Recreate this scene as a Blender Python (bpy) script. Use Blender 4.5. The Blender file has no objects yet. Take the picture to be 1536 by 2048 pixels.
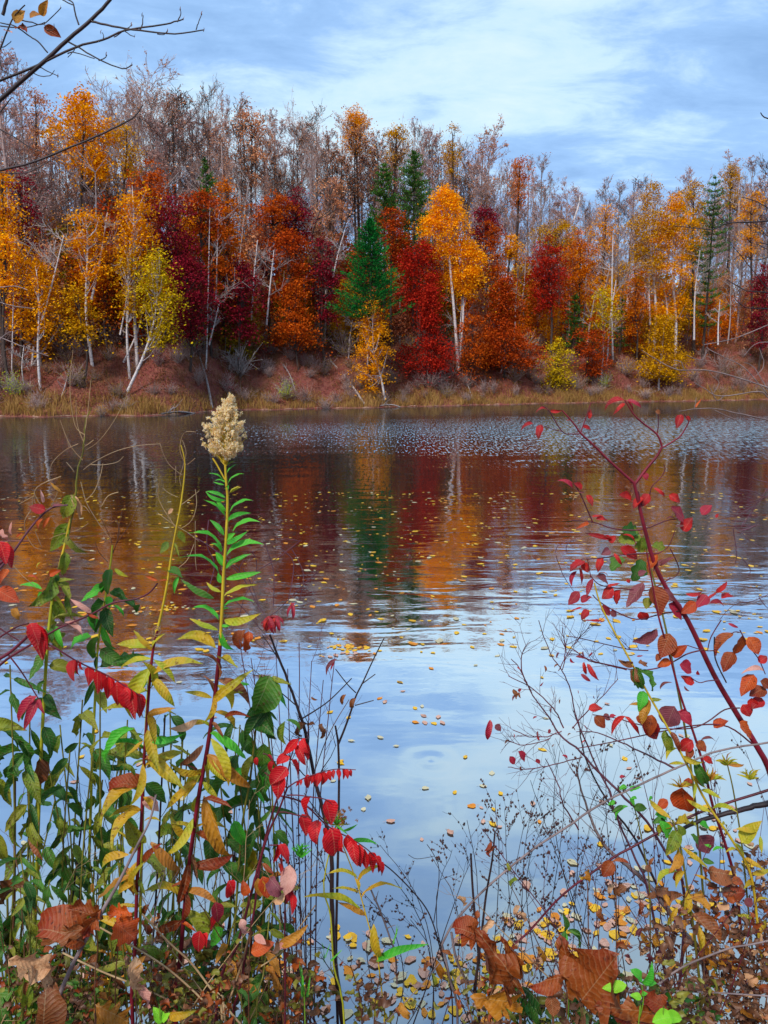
import bpy, math, random
import numpy as np
from mathutils import Vector, Matrix
R = math.radians
random.seed(7)
RNG = np.random.default_rng(7)

scene = bpy.context.scene
COL = scene.collection

# ------------------------------------------------------------------ camera
F_PX = 1479.0                      # focal length in pixels of the 1536 x 2048 picture
CAM_Z = 2.7
PITCH = R(10.4)
cam_data = bpy.data.cameras.new('camera')
cam_data.sensor_fit = 'VERTICAL'
cam_data.sensor_height = 36.0
cam_data.lens = 36.0 * F_PX / 2048.0
cam_data.clip_start = 0.05
cam_data.clip_end = 4000
cam = bpy.data.objects.new('camera', cam_data)
cam.location = (0, 0, CAM_Z)
cam.rotation_euler = (R(90) - PITCH, 0, 0)
COL.objects.link(cam)
scene.camera = cam

# ------------------------------------------------------------------ world: thin broken cloud over a Nishita sky
SUN_EL, SUN_AZ = R(48), R(205)     # behind the camera, a little to the left
world = bpy.data.worlds.new("World")
scene.world = world
world.use_nodes = True
wt = world.node_tree
wt.nodes.clear()
def wn(t, **k):
    n = wt.nodes.new(t)
    for a, b in k.items():
        setattr(n, a, b)
    return n
def wmath(op, a, b=None):
    n = wn('ShaderNodeMath', operation=op)
    for i, v in enumerate((a, b)):
        if v is None: continue
        if isinstance(v, (int, float)): n.inputs[i].default_value = v
        else: wt.links.new(v, n.inputs[i])
    return n.outputs[0]
sky = wn('ShaderNodeTexSky', sky_type='NISHITA')
sky.sun_disc = False
sky.sun_elevation = SUN_EL
sky.sun_rotation = SUN_AZ
sky.altitude = 200
tc = wn('ShaderNodeTexCoord')
sep = wn('ShaderNodeSeparateXYZ')
wt.links.new(tc.outputs['Generated'], sep.inputs[0])
zc = wmath('MAXIMUM', sep.outputs[2], 0.0)
zd = wmath('ADD', zc, 0.22)
cx_ = wmath('DIVIDE', sep.outputs[0], zd)
cy_ = wmath('DIVIDE', sep.outputs[1], zd)
comb = wn('ShaderNodeCombineXYZ')
wt.links.new(cx_, comb.inputs[0]); wt.links.new(cy_, comb.inputs[1])
def cloud_noise(scale, detail, rough, dist, loc, stretch, rot):
    m = wn('ShaderNodeMapping')
    m.inputs['Location'].default_value = loc
    m.inputs['Rotation'].default_value = (0, 0, rot)
    m.inputs['Scale'].default_value = stretch
    wt.links.new(comb.outputs[0], m.inputs[0])
    n = wn('ShaderNodeTexNoise')
    n.inputs['Scale'].default_value = scale
    n.inputs['Detail'].default_value = detail
    n.inputs['Roughness'].default_value = rough
    n.inputs['Distortion'].default_value = dist
    wt.links.new(m.outputs[0], n.inputs['Vector'])
    return n.outputs[0]
big = cloud_noise(0.9, 6, 0.55, 0.25, (3.1, 1.7, 0), (1.0, 1.7, 1), R(-14))
fine = cloud_noise(3.2, 9, 0.66, 0.35, (7.4, 2.2, 0), (1.0, 1.9, 1), R(-12))
mixn = wmath('ADD', wmath('MULTIPLY', big, 0.64), wmath('MULTIPLY', fine, 0.36))
ramp = wn('ShaderNodeValToRGB')
e = ramp.color_ramp.elements
e[0].position = 0.38; e[0].color = (0.25, 0.44, 0.76, 1)
e[1].position = 0.64; e[1].color = (0.74, 0.90, 0.98, 1)
m1 = e.new(0.455); m1.color = (0.33, 0.55, 0.90, 1)
m2 = e.new(0.53); m2.color = (0.58, 0.80, 0.98, 1)
mixn = wmath('ADD', mixn, wmath('ADD', wmath('MULTIPLY', wmath('SUBTRACT', wmath('MINIMUM', sep.outputs[2], 0.40), 0.2), 0.30), -0.060))
wt.links.new(mixn, ramp.inputs[0])
bg1 = wn('ShaderNodeBackground'); bg1.inputs['Strength'].default_value = 0.12
wt.links.new(sky.outputs[0], bg1.inputs['Color'])
bg2 = wn('ShaderNodeBackground'); bg2.inputs['Strength'].default_value = 0.88
wt.links.new(ramp.outputs[0], bg2.inputs['Color'])
mx = wn('ShaderNodeMixShader'); mx.inputs[0].default_value = 0.86
wt.links.new(bg1.outputs[0], mx.inputs[1]); wt.links.new(bg2.outputs[0], mx.inputs[2])
wo = wn('ShaderNodeOutputWorld')
wt.links.new(mx.outputs[0], wo.inputs[0])

# ------------------------------------------------------------------ sun (softened by the cloud)
sun_data = bpy.data.lights.new('sun', 'SUN')
sun_data.energy = 2.8
sun_data.angle = R(9)
sun_data.color = (1.0, 0.95, 0.88)
sun = bpy.data.objects.new('sun', sun_data)
sd = Vector((math.sin(SUN_AZ) * math.cos(SUN_EL), math.cos(SUN_AZ) * math.cos(SUN_EL), math.sin(SUN_EL)))
sun.rotation_euler = (-sd).to_track_quat('-Z', 'Y').to_euler()
sun.location = (0, 0, 60)
COL.objects.link(sun)
vs = scene.view_settings
vs.view_transform = 'Standard'; vs.look = 'None'; vs.gamma = 1; vs.use_curve_mapping = False
vs.exposure = 0.42
scene.render.engine = 'CYCLES'
cy = scene.cycles
cy.use_denoising = True
cy.max_bounces = 8; cy.diffuse_bounces = 4; cy.glossy_bounces = 3; cy.transmission_bounces = 2
cy.transparent_max_bounces = 4
cy.use_adaptive_sampling = False
cy.caustics_reflective = False; cy.caustics_refractive = False

# ------------------------------------------------------------------ picture geometry helpers (a pixel and a distance give a place)
CP, SP = math.cos(PITCH), math.sin(PITCH)
def ray(px, py):
    u = (px - 768.0) / F_PX; v = (1024.0 - py) / F_PX
    return (u, CP + v * SP, -SP + v * CP)
def P(px, py, Y):
    d = ray(px, py); s = Y / d[1]
    return Vector((d[0] * s, Y, CAM_Z + d[2] * s))
def WP(px, py):                      # point on the water
    d = ray(px, py); s = -CAM_Z / d[2]
    return Vector((d[0] * s, d[1] * s, 0))
def mpp(px, py, Y):                  # metres per pixel there
    return Y / ray(px, py)[1] / F_PX

# ------------------------------------------------------------------ object helpers
def tag(o, label=None, cat=None, group=None, kind=None):
    if label: o['label'] = label
    if cat: o['category'] = cat
    if group: o['group'] = group
    if kind: o['kind'] = kind
    return o
def mesh_np(name, V, Fq, mats, smooth=False, mi=None):
    """V (n,3); Fq list of arrays of faces, (m,3) or (m,4)"""
    me = bpy.data.meshes.new(name)
    V = np.asarray(V, dtype=np.float32).reshape(-1, 3)
    Fq = [np.asarray(f, dtype=np.int32) for f in Fq if len(f)]
    loops = np.concatenate([f.ravel() for f in Fq]) if Fq else np.zeros(0, np.int32)
    tot = np.concatenate([np.full(len(f), f.shape[1], np.int32) for f in Fq]) if Fq else np.zeros(0, np.int32)
    st = np.concatenate(([0], np.cumsum(tot)[:-1])).astype(np.int32) if len(tot) else tot
    me.vertices.add(len(V)); me.vertices.foreach_set('co', V.ravel())
    me.loops.add(len(loops)); me.loops.foreach_set('vertex_index', loops)
    me.polygons.add(len(tot)); me.polygons.foreach_set('loop_start', st)
    if smooth: me.polygons.foreach_set('use_smooth', np.ones(len(tot), bool))
    if mi is not None: me.polygons.foreach_set('material_index', np.asarray(mi, np.int32))
    for m in (mats if isinstance(mats, (list, tuple)) else [mats]): me.materials.append(m)
    me.update(calc_edges=True)
    return me
def link(name, data, parent=None, loc=None):
    o = bpy.data.objects.new(name, data)
    if parent: o.parent = parent
    if loc is not None: o.location = loc
    COL.objects.link(o)
    return o
def empty(name, loc, label, cat, group=None):
    o = bpy.data.objects.new(name, None)
    o.empty_display_size = 0.05
    o.location = loc
    COL.objects.link(o)
    return tag(o, label, cat, group)
class MB:
    def __init__(s): s.v = []; s.q = []; s.t = []; s.n = 0
    def tube(s, pts, rad, sides=4, cap=False):
        """pts (k,3), rad k"""
        pts = np.asarray(pts, float); k = len(pts)
        rad = np.broadcast_to(np.asarray(rad, float), (k,))
        d = np.gradient(pts, axis=0)
        d /= (np.linalg.norm(d, axis=1, keepdims=True) + 1e-9)
        m = d.mean(0)
        ref = np.array([0, 0, 1.0]) if abs(m[2]) < 0.7 * np.linalg.norm(m) + 1e-9 else np.array([0.9, 0.3, 0.1])
        a = np.cross(d, ref); a /= (np.linalg.norm(a, axis=1, keepdims=True) + 1e-9)
        b = np.cross(d, a)
        th = np.arange(sides) * 2 * math.pi / sides
        ring = pts[:, None, :] + rad[:, None, None] * (np.cos(th)[None, :, None] * a[:, None, :] + np.sin(th)[None, :, None] * b[:, None, :])
        base = s.n
        s.v.append(ring.reshape(-1, 3)); s.n += k * sides
        i = np.arange(k - 1)[:, None] * sides; j = np.arange(sides)[None, :]; j2 = (j + 1) % sides
        s.q.append((base + np.stack([i + j, i + j2, i + sides + j2, i + sides + j], -1)).reshape(-1, 4))
        if cap:
            s.v.append(pts[-1:] + d[-1:] * rad[-1]); e_ = base + (k - 1) * sides
            s.t.append(np.stack([e_ + j[0], e_ + j2[0], np.full(sides, s.n)], -1)); s.n += 1
    def add(s, V, T=None, Q=None):
        V = np.asarray(V, float).reshape(-1, 3)
        s.v.append(V)
        if T is not None and len(T): s.t.append(np.asarray(T) + s.n)
        if Q is not None and len(Q): s.q.append(np.asarray(Q) + s.n)
        s.n += len(V)
    def mesh(s, name, mat, origin=None, smooth=True):
        V = np.concatenate(s.v) if s.v else np.zeros((0, 3))
        if origin is not None: V = V - np.asarray(origin)
        F = []
        if s.q: F.append(np.concatenate(s.q))
        if s.t: F.append(np.concatenate(s.t))
        return mesh_np(name, V, F, mat, smooth)
def smooth_path(pts, n=4):
    pts = [np.asarray(p, float) for p in pts]
    if len(pts) < 3: return np.array([pts[0] + (pts[-1] - pts[0]) * i / n for i in range(n + 1)])
    out = []
    for i in range(len(pts) - 1):
        p0 = pts[max(i - 1, 0)]; p1 = pts[i]; p2 = pts[i + 1]; p3 = pts[min(i + 2, len(pts) - 1)]
        for j in range(n):
            t = j / n
            out.append(0.5 * (2 * p1 + (p2 - p0) * t + (2 * p0 - 5 * p1 + 4 * p2 - p3) * t * t + (3 * p1 - p0 - 3 * p2 + p3) * t ** 3))
    out.append(pts[-1])
    return np.array(out)

# ------------------------------------------------------------------ materials
def srgb(h):
    c = [int(h[i:i + 2], 16) / 255 for i in (0, 2, 4)]
    return tuple(((x + 0.055) / 1.055) ** 2.4 if x > 0.04045 else x / 12.92 for x in c) + (1,)
class NT:
    def __init__(s, name):
        s.m = bpy.data.materials.new(name); s.m.use_nodes = True
        s.t = s.m.node_tree; s.t.nodes.clear()
    def n(s, t, **k):
        o = s.t.nodes.new(t)
        ins = k.pop('ins', {})
        for a, b in k.items(): setattr(o, a, b)
        for a, b in ins.items(): s.put(o.inputs[a], b)
        return o
    def put(s, inp, v):
        if isinstance(v, bpy.types.NodeSocket): s.t.links.new(v, inp)
        else: inp.default_value = v
    def math(s, op, a, b=0.0, c=None, clamp=False):
        o = s.n('ShaderNodeMath', operation=op, use_clamp=clamp)
        s.put(o.inputs[0], a); s.put(o.inputs[1], b)
        if c is not None: s.put(o.inputs[2], c)
        return o.outputs[0]
    def noise(s, vec, scale, detail=3, rough=0.5, w=None, dist=0.0):
        o = s.n('ShaderNodeTexNoise')
        if w is not None: o.noise_dimensions = '4D'; s.put(o.inputs['W'], w)
        if vec is not None: s.put(o.inputs['Vector'], vec)
        o.inputs['Scale'].default_value = scale; o.inputs['Detail'].default_value = detail
        o.inputs['Roughness'].default_value = rough; o.inputs['Distortion'].default_value = dist
        return o.outputs[0]
    def ramp(s, fac, stops, interp='LINEAR'):
        o = s.n('ShaderNodeValToRGB'); cr = o.color_ramp; cr.interpolation = interp
        while len(cr.elements) < len(stops): cr.elements.new(0.5)
        for e_, (p, c) in zip(cr.elements, stops): e_.position = p; e_.color = c if len(c) == 4 else tuple(c) + (1,)
        s.put(o.inputs[0], fac)
        return o.outputs[0]
    def mix(s, f, a, b, mode='MIX'):
        o = s.n('ShaderNodeMix', data_type='RGBA', blend_type=mode)
        s.put(o.inputs[0], f); s.put(o.inputs[6], a); s.put(o.inputs[7], b)
        return o.outputs[2]
    def mapr(s, v, a, b, c, d):
        o = s.n('ShaderNodeMapRange')
        for i, x in enumerate((v, a, b, c, d)): s.put(o.inputs[i], x)
        return o.outputs[0]
    def coord(s, which='Object'): return s.n('ShaderNodeTexCoord').outputs[which]
    def out(s, sh):
        o = s.n('ShaderNodeOutputMaterial'); s.t.links.new(sh, o.inputs[0]); return s.m
    def bsdf(s, col, rough=0.7, spec=0.3, nrm=None):
        b = s.n('ShaderNodeBsdfPrincipled')
        s.put(b.inputs['Base Color'], col); s.put(b.inputs['Roughness'], rough); s.put(b.inputs['Specular IOR Level'], spec)
        if nrm is not None: s.put(b.inputs['Normal'], nrm)
        return b.outputs[0]

def foliage_mat(name, cols, trans=0.3, big=0.7):
    """far leaves: every leaf its own tone out of a list, clumps drift too"""
    k = NT(name)
    g = k.n('ShaderNodeNewGeometry')
    rnd = g.outputs['Random Per Island']
    cl = k.noise(k.coord('Object'), big, 3, 0.6)
    f = k.math('ADD', k.math('MULTIPLY', rnd, 0.55), k.math('MULTIPLY', k.mapr(cl, 0.3, 0.7, 0, 1), 0.45), clamp=True)
    n = len(cols)
    c = k.ramp(f, [(i / max(1, n - 1), srgb(h)) for i, h in enumerate(cols)])
    d = k.n('ShaderNodeBsdfDiffuse', ins={'Color': c}).outputs[0]
    t = k.n('ShaderNodeBsdfTranslucent', ins={'Color': c}).outputs[0]
    mx = k.n('ShaderNodeMixShader'); mx.inputs[0].default_value = trans
    k.t.links.new(d, mx.inputs[1]); k.t.links.new(t, mx.inputs[2])
    return k.out(mx.outputs[0])
FOL = {
 'gold':    foliage_mat('gold_foliage', ['A86C08', 'E8960C', 'F8AE14', 'EC9A0C']),
 'bright':  foliage_mat('bright_gold_foliage', ['E08408', 'FFA80E', 'FFBC1C', 'FF9A08']),
 'ochre':   foliage_mat('ochre_foliage', ['8A6410', 'C08A10', 'DCA414', 'C87C10']),
 'lemon':   foliage_mat('olive_yellow_foliage', ['8E7C10', 'C2A012', 'DDB81C', 'B89412']),
 'orange':  foliage_mat('orange_foliage', ['8A3C0A', 'C8640E', 'EA8616', 'B8580C', 'C88A18']),
 'rust':    foliage_mat('rust_foliage', ['7A2C0A', 'BC4C12', 'D8681A', 'A84414', 'C87C1C']),
 'red':     foliage_mat('red_foliage', ['5E1210', 'AE1E1A', 'D03A24', '8E1814', 'A83E1C']),
 'scarlet': foliage_mat('orange_red_foliage', ['6A200A', 'A83A12', 'D0581C', '8C2E10', 'B86A1C']),
 'maroon':  foliage_mat('maroon_foliage', ['4A0E14', '86182A', 'A82838', '661624', '8A3420']),
 'pine':    foliage_mat('pine_needles', ['0C3A1E', '16602A', '248432', '2E963A'], 0.2),
 'dpine':   foliage_mat('dark_pine_needles', ['1E4020', '386628', '567E30', '2C5426'], 0.15),
 'tan':     foliage_mat('tan_foliage', ['9A5E42', 'D08A5C', 'E4A478', 'B87A54']),
 'pink':    foliage_mat('pale_pink_foliage', ['9A706A', 'C8988C', 'DCB0A2', 'B08478']),
 'shrub':   foliage_mat('olive_shrub_foliage', ['4A3C10', '80691A', 'A08A22', '5E5214']),
 'lime':    foliage_mat('lime_shrub_foliage', ['7A8A10', 'A8B81A', 'C6CC2A', '8E9A14']),
 'dull':    foliage_mat('brown_shrub_foliage', ['5A2C1E', '8C4C34', 'A8664A', '6E3828']),
}
def bark_mat(name, c0, c1, scale=6, band=False):
    k = NT(name)
    co = k.coord('Object')
    if band:
        mp = k.n('ShaderNodeMapping'); k.put(mp.inputs[0], co); mp.inputs['Scale'].default_value = (1, 1, 3.5)
        nz = k.noise(mp.outputs[0], scale, 4, 0.7)
        c = k.ramp(nz, [(0.0, srgb(c1)), (0.36, srgb(c1)), (0.46, srgb(c0)), (1, srgb(c0))])
    else:
        nz = k.noise(co, scale, 4, 0.65)
        r = k.n('ShaderNodeObjectInfo').outputs['Random']
        f = k.math('ADD', k.mapr(nz, 0.3, 0.7, 0, 0.7), k.math('MULTIPLY', r, 0.3))
        c = k.mix(f, srgb(c0), srgb(c1))
    return k.out(k.bsdf(c, 0.85, 0.15))
BARK = {
 'grey':  bark_mat('grey_bark', '6A5C5A', 'A89A98'),
 'mauve': bark_mat('mauve_twig_bark', '806864', 'C2A8A0'),
 'dark':  bark_mat('dark_bark', '2A211E', '5A4A44'),
 'birch': bark_mat('white_birch_bark', 'CFC4C2', '5E5350', 5, True),
 'pale':  bark_mat('pale_bark', '8A7A76', 'BDB0AC'),
}

# ------------------------------------------------------------------ shoreline and terrain
_sh = [(-600, 46), (-150, 48.5), (0, 50), (300, 51.5), (480, 60), (700, 64), (900, 69), (1100, 75), (1300, 80), (1536, 88), (1800, 100)]
SX = np.array([(px - 768) / F_PX * D for px, D in _sh]); SY = np.array([D for px, D in _sh], float)
SX = np.concatenate(([-420, -160, -75], SX, [150, 260, 420])); SY = np.concatenate(([20, 36, 43], SY, [115, 135, 150]))
def shore(x): return np.interp(x, SX, SY)
def hnoise(x, y, s, ph):
    return (np.sin(x * s + ph) * np.cos(y * s * 1.13 + ph * 1.7) + 0.5 * np.sin(x * s * 2.3 + y * s * 1.9 + ph) + 0.3 * np.sin(x * s * 4.7 - y * s * 3.9 + 2 * ph)) / 1.8
def Yb(px, back):
    Y = 66.0
    for _ in range(12): Y = float(shore((px - 768) / F_PX * Y)) + back
    return Y
def ground(x, y):
    x = np.asarray(x, float); y = np.asarray(y, float)
    sh = shore(x) + 0.5 * np.sin(x * 0.9) + 0.3 * np.sin(x * 2.3 + 1)
    d = y - sh
    far = np.where(d < 0, np.maximum(-2.5, d * 0.35),
          np.interp(d, [0, 0.4, 2.0, 9.0, 14.0, 40.0, 90, 400], [0.0, 0.16, 0.8, 5.1, 6.5, 12.0, 17, 18]))
    far = far + np.clip(d / 6, 0, 1) * (hnoise(x, y, 0.35, 1.0) * 0.55 + hnoise(x, y, 1.1, 3.0) * 0.16)
    d2 = 2.25 + 0.12 * np.sin(x * 1.7) - y
    near = np.where(d2 < 0, np.maximum(-2.5, d2 * 0.6), np.interp(d2, [0, 0.3, 1.2, 3.0, 20, 400], [0, 0.22, 0.85, 1.15, 1.6, 6]))
    return np.where(y < 12, near, far)
def proj_y(x, Y, z):
    dz = z - CAM_Z; dep = Y * CP - dz * SP; v = Y * SP + dz * CP
    return 1024 - F_PX * v / dep
def gz(x, y): return float(ground(x, y))
def axis(a): return np.unique(np.concatenate(a))
gx = axis([np.linspace(-900, -90, 20), np.linspace(-90, -50, 21), np.linspace(-50, 75, 190), np.linspace(75, 120, 20), np.linspace(120, 900, 20)])
gy = axis([np.linspace(-500, -4, 12), np.linspace(-4, 4, 41), np.linspace(4, 44, 12), np.linspace(44, 112, 150), np.linspace(112, 160, 16), np.linspace(160, 1500, 16)])
XX, YY = np.meshgrid(gx, gy)
V = np.stack([XX, YY, ground(XX, YY)], -1).reshape(-1, 3)
i = np.arange(len(gy) - 1)[:, None] * len(gx); j = np.arange(len(gx) - 1)[None, :]
Fq = np.stack([i + j, i + j + 1, i + len(gx) + j + 1, i + len(gx) + j], -1).reshape(-1, 4)
k = NT('leaf_littered_earth')
co = k.coord('Object')
n1 = k.noise(co, 0.35, 5, 0.65); n2 = k.noise(co, 2.2, 6, 0.7); n3 = k.noise(co, 9, 4, 0.7)
c = k.ramp(n1, [(0.3, srgb('5A3A2C')), (0.45, srgb('7E403C')), (0.55, srgb('804A3E')), (0.68, srgb('6A5030'))])
c = k.mix(k.mapr(n2, 0.42, 0.62, 0, 0.8), c, srgb('8E5A4C'))
c = k.mix(k.mapr(n3, 0.5, 0.66, 0, 0.75), c, srgb('3C241E'))
bp = k.n('ShaderNodeBump', ins={'Height': n3, 'Strength': 0.9, 'Distance': 0.12})
earth = k.out(k.bsdf(c, 0.95, 0.1, bp.outputs[0]))
tag(link('ground', mesh_np('ground', V, [Fq], earth, True)), 'red brown leaf littered earth of both banks', None, None, 'structure')

# ------------------------------------------------------------------ the lake
k = NT('lake_water_surface')
geo = k.n('ShaderNodeNewGeometry')
pos = geo.outputs['Position']
sp = k.n('ShaderNodeSeparateXYZ', ins={0: pos})
yv = sp.outputs[1]; xv = sp.outputs[0]
def wv(sx, sy, scale, det, rough, dist=0.0):
    mp = k.n('ShaderNodeMapping'); k.put(mp.inputs[0], pos); mp.inputs['Scale'].default_value = (sx, sy, 1)
    return k.noise(mp.outputs[0], scale, det, rough, None, dist)
swell = wv(0.30, 1.0, 2.6, 2, 0.5, 0.5)
slow = wv(0.5, 1.0, 0.7, 1, 0.5, 0.8)
chop = wv(0.7, 1.0, 5.5, 3, 0.6)
rip = wv(1.0, 0.55, 3.2, 2, 0.6)
rip2 = wv(1.0, 0.8, 7.0, 2, 0.6)
bandn = wv(0.10, 0.35, 1.0, 4, 0.65)
yb = k.math('ADD', yv, k.math('MULTIPLY', k.math('SUBTRACT', bandn, 0.5), 16.0))
xs = k.mapr(xv, -14.0, 8.0, 0.0, 1.0)
band = k.math('MULTIPLY', k.mapr(yb, 23.0, 38.0, 0, 1), k.mapr(yb, 38.0, 54.0, 1, 0))
band = k.math('MULTIPLY', band, k.mapr(xs, 0, 1, 0.16, 1))
mid = k.math('MULTIPLY', k.mapr(yv, 5.0, 8.0, 0, 1), k.mapr(yv, 13.0, 21.0, 1, 0.12))
h = k.math('MULTIPLY', swell, k.math('ADD', k.math('MULTIPLY', mid, 0.0085), 0.0016))
h = k.math('ADD', h, k.math('MULTIPLY', chop, k.math('ADD', k.math('MULTIPLY', mid, 0.0020), 0.0002)))
h = k.math('ADD', h, k.math('MULTIPLY', slow, 0.014))
# rings left by something that touched the water
def rings(cxr, cyr, amp, rad):
    dx = k.math('SUBTRACT', xv, cxr); dy = k.math('SUBTRACT', yv, cyr)
    r_ = k.math('SQRT', k.math('ADD', k.math('MULTIPLY', dx, dx), k.math('MULTIPLY', dy, dy)))
    return k.math('MULTIPLY', k.math('SINE', k.math('MULTIPLY', r_, 30.0)), k.mapr(r_, 0.0, rad, amp, 0.0))
pr = WP(862, 1520)
h = k.math('ADD', h, rings(pr.x, pr.y, 0.0006, 0.34))
bp = k.n('ShaderNodeBump', ins={'Height': h, 'Strength': 1.0, 'Distance': 1.0})
# glints: small facets of ruffled water that lean towards the viewer's bank
g1 = wv(1.0, 0.14, 13.0, 3, 0.65); g2 = wv(1.0, 0.2, 27.0, 1, 0.5)
tilt = k.math('ADD', k.math('MULTIPLY', k.math('MAXIMUM', k.math('SUBTRACT', g1, 0.51), 0.0), 6.5), k.math('MULTIPLY', k.math('MAXIMUM', k.math('SUBTRACT', g2, 0.60), 0.0), 3.0))
tilt = k.math('MULTIPLY', tilt, k.math('ADD', band, k.math('MULTIPLY', k.mapr(yv, 9.0, 20.0, 0, 1), 0.035)))
tv = k.n('ShaderNodeCombineXYZ', ins={0: k.math('MULTIPLY', k.math('SUBTRACT', g2, 0.5), k.math('MULTIPLY', band, 0.12)), 1: k.math('MULTIPLY', tilt, -1.0)})
va = k.n('ShaderNodeVectorMath', operation='ADD', ins={0: bp.outputs[0], 1: tv.outputs[0]})
vn = k.n('ShaderNodeVectorMath', operation='NORMALIZE', ins={0: va.outputs[0]}).outputs[0]
gl = k.n('ShaderNodeBsdfGlossy', ins={'Color': (0.93, 0.97, 1.0, 1), 'Roughness': 0.03, 'Normal': vn})
murk = k.n('ShaderNodeBsdfDiffuse', ins={'Color': (0.026, 0.022, 0.020, 1)})
lw = k.n('ShaderNodeLayerWeight', ins={'Blend': 0.5, 'Normal': bp.outputs[0]})
fac = k.n('ShaderNodeValToRGB'); fr = fac.color_ramp
for p_, v_ in ((0.20, .36), (0.34, .46), (0.50, .74), (0.62, .88), (0.80, .82), (0.95, .58)):
    e_ = fr.elements.new(p_); e_.color = (v_, v_, v_, 1)
fr.elements.remove(fr.elements[0]); fr.elements.remove(fr.elements[-1])
k.put(fac.inputs[0], lw.outputs['Facing']); fac = fac.outputs[0]
mxs = k.n('ShaderNodeMixShader'); k.put(mxs.inputs[0], fac)
k.t.links.new(murk.outputs[0], mxs.inputs[1]); k.t.links.new(gl.outputs[0], mxs.inputs[2])
water = k.out(mxs.outputs[0])
me = mesh_np('lake_water', [(-700, -30, 0), (700, -30, 0), (700, 400, 0), (-700, 400, 0)], [[(0, 1, 2, 3)]], water)
tag(link('lake_water', me), 'dark rippled lake water reflecting trees and sky', None, None, 'structure')
# ================================================================== the far wood
def rdir(rng, d, ang):
    """turn unit vector d by ang about a random azimuth"""
    a = np.cross(d, [0.3, 0.7, 0.2]) if abs(d[2]) > 0.9 else np.cross(d, [0, 0, 1.0])
    a /= np.linalg.norm(a); b = np.cross(d, a)
    ph = rng.uniform(0, 2 * math.pi)
    return math.cos(ang) * d + math.sin(ang) * (math.cos(ph) * a + math.sin(ph) * b)
def bare_tree(seed, H=20.0, first=0.3, up=0.5, spread=0.2, n1=16, n2=5, n3=4, n4=3, r0=0.16, lean=(0, 0), twig=0.012, leaf=0, crook=0.05):
    """trunk and limbs in one mesh; returns (mesh builder, leaf points)"""
    rng = np.random.default_rng(seed)
    mb = MB(); tips = []
    k_ = 9
    zs = np.linspace(0, 1, k_)
    wob = np.cumsum(rng.normal(0, crook * 0.25, (k_, 2)), axis=0) * H * 0.3
    wob -= wob[0]
    tp = np.stack([lean[0] * H * zs + wob[:, 0], lean[1] * H * zs + wob[:, 1], H * zs], -1)
    mb.tube(tp, r0 * (1 - zs * 0.9) ** 0.85 + 0.012, 6)
    def at(t): return np.array([np.interp(t, zs, tp[:, c]) for c in range(3)])
    def branch(p, d, L, r, lev):
        segs = 4 if lev == 1 else 3 if lev == 2 else 2
        pts = [p]; dd = d.copy()
        for s in range(segs):
            dd = dd + np.array([0, 0, up * 0.5]) + rng.normal(0, 0.13, 3)
            dd /= np.linalg.norm(dd)
            pts.append(pts[-1] + dd * L / segs)
        pts = np.array(pts)
        mb.tube(pts, np.linspace(r, max(twig * 0.6, r * 0.3), len(pts)), 4 if lev == 1 else 3)
        if lev >= 3: tips.append(pts[-1]); tips.append(pts[len(pts) // 2])
        nn = (0, n2, n3, n4)[lev] if lev < 4 else 0
        if lev == 4 or nn == 0: return
        for q in range(nn):
            t = rng.uniform(0.25, 1.0); ii = t * segs; a = min(int(ii), segs - 1)
            pp = pts[a] + (pts[a + 1] - pts[a]) * (ii - a)
            dv = pts[a + 1] - pts[a]; dv /= np.linalg.norm(dv)
            nd = rdir(rng, dv, rng.uniform(0.45, 0.95))
            branch(pp, nd, L * rng.uniform(0.38, 0.62), max(twig, r * 0.45), lev + 1)
    for q in range(n1):
        t = first + (0.98 - first) * ((q + rng.uniform(0, 0.8)) / n1)
        ang = rng.uniform(0.55, 1.05) * (1.15 - 0.5 * t)
        L = H * spread * (1.25 - 0.75 * t) * rng.uniform(0.7, 1.25)
        branch(at(t), rdir(rng, np.array([0, 0, 1.0]), ang), L, max(twig, r0 * (1 - t * 0.8) * 0.5), 1)
    return mb, np.array(tips)
def leaf_quads(C, size, rng, flat=0.5, aspect=0.62):
    """rhombus leaves at points C"""
    n = len(C)
    nrm = rng.normal(0, 1, (n, 3)); nrm[:, 2] = np.abs(nrm[:, 2]) + flat
    nrm /= np.linalg.norm(nrm, axis=1, keepdims=True)
    a = np.cross(nrm, rng.normal(0, 1, (n, 3))); a /= np.linalg.norm(a, axis=1, keepdims=True)
    b = np.cross(nrm, a)
    s = (size * rng.uniform(0.6, 1.35, n))[:, None]
    V = np.stack([C + a * s, C + b * s * aspect, C - a * s, C - b * s * aspect], 1).reshape(-1, 3)
    return V, np.arange(n * 4).reshape(-1, 4)

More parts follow.
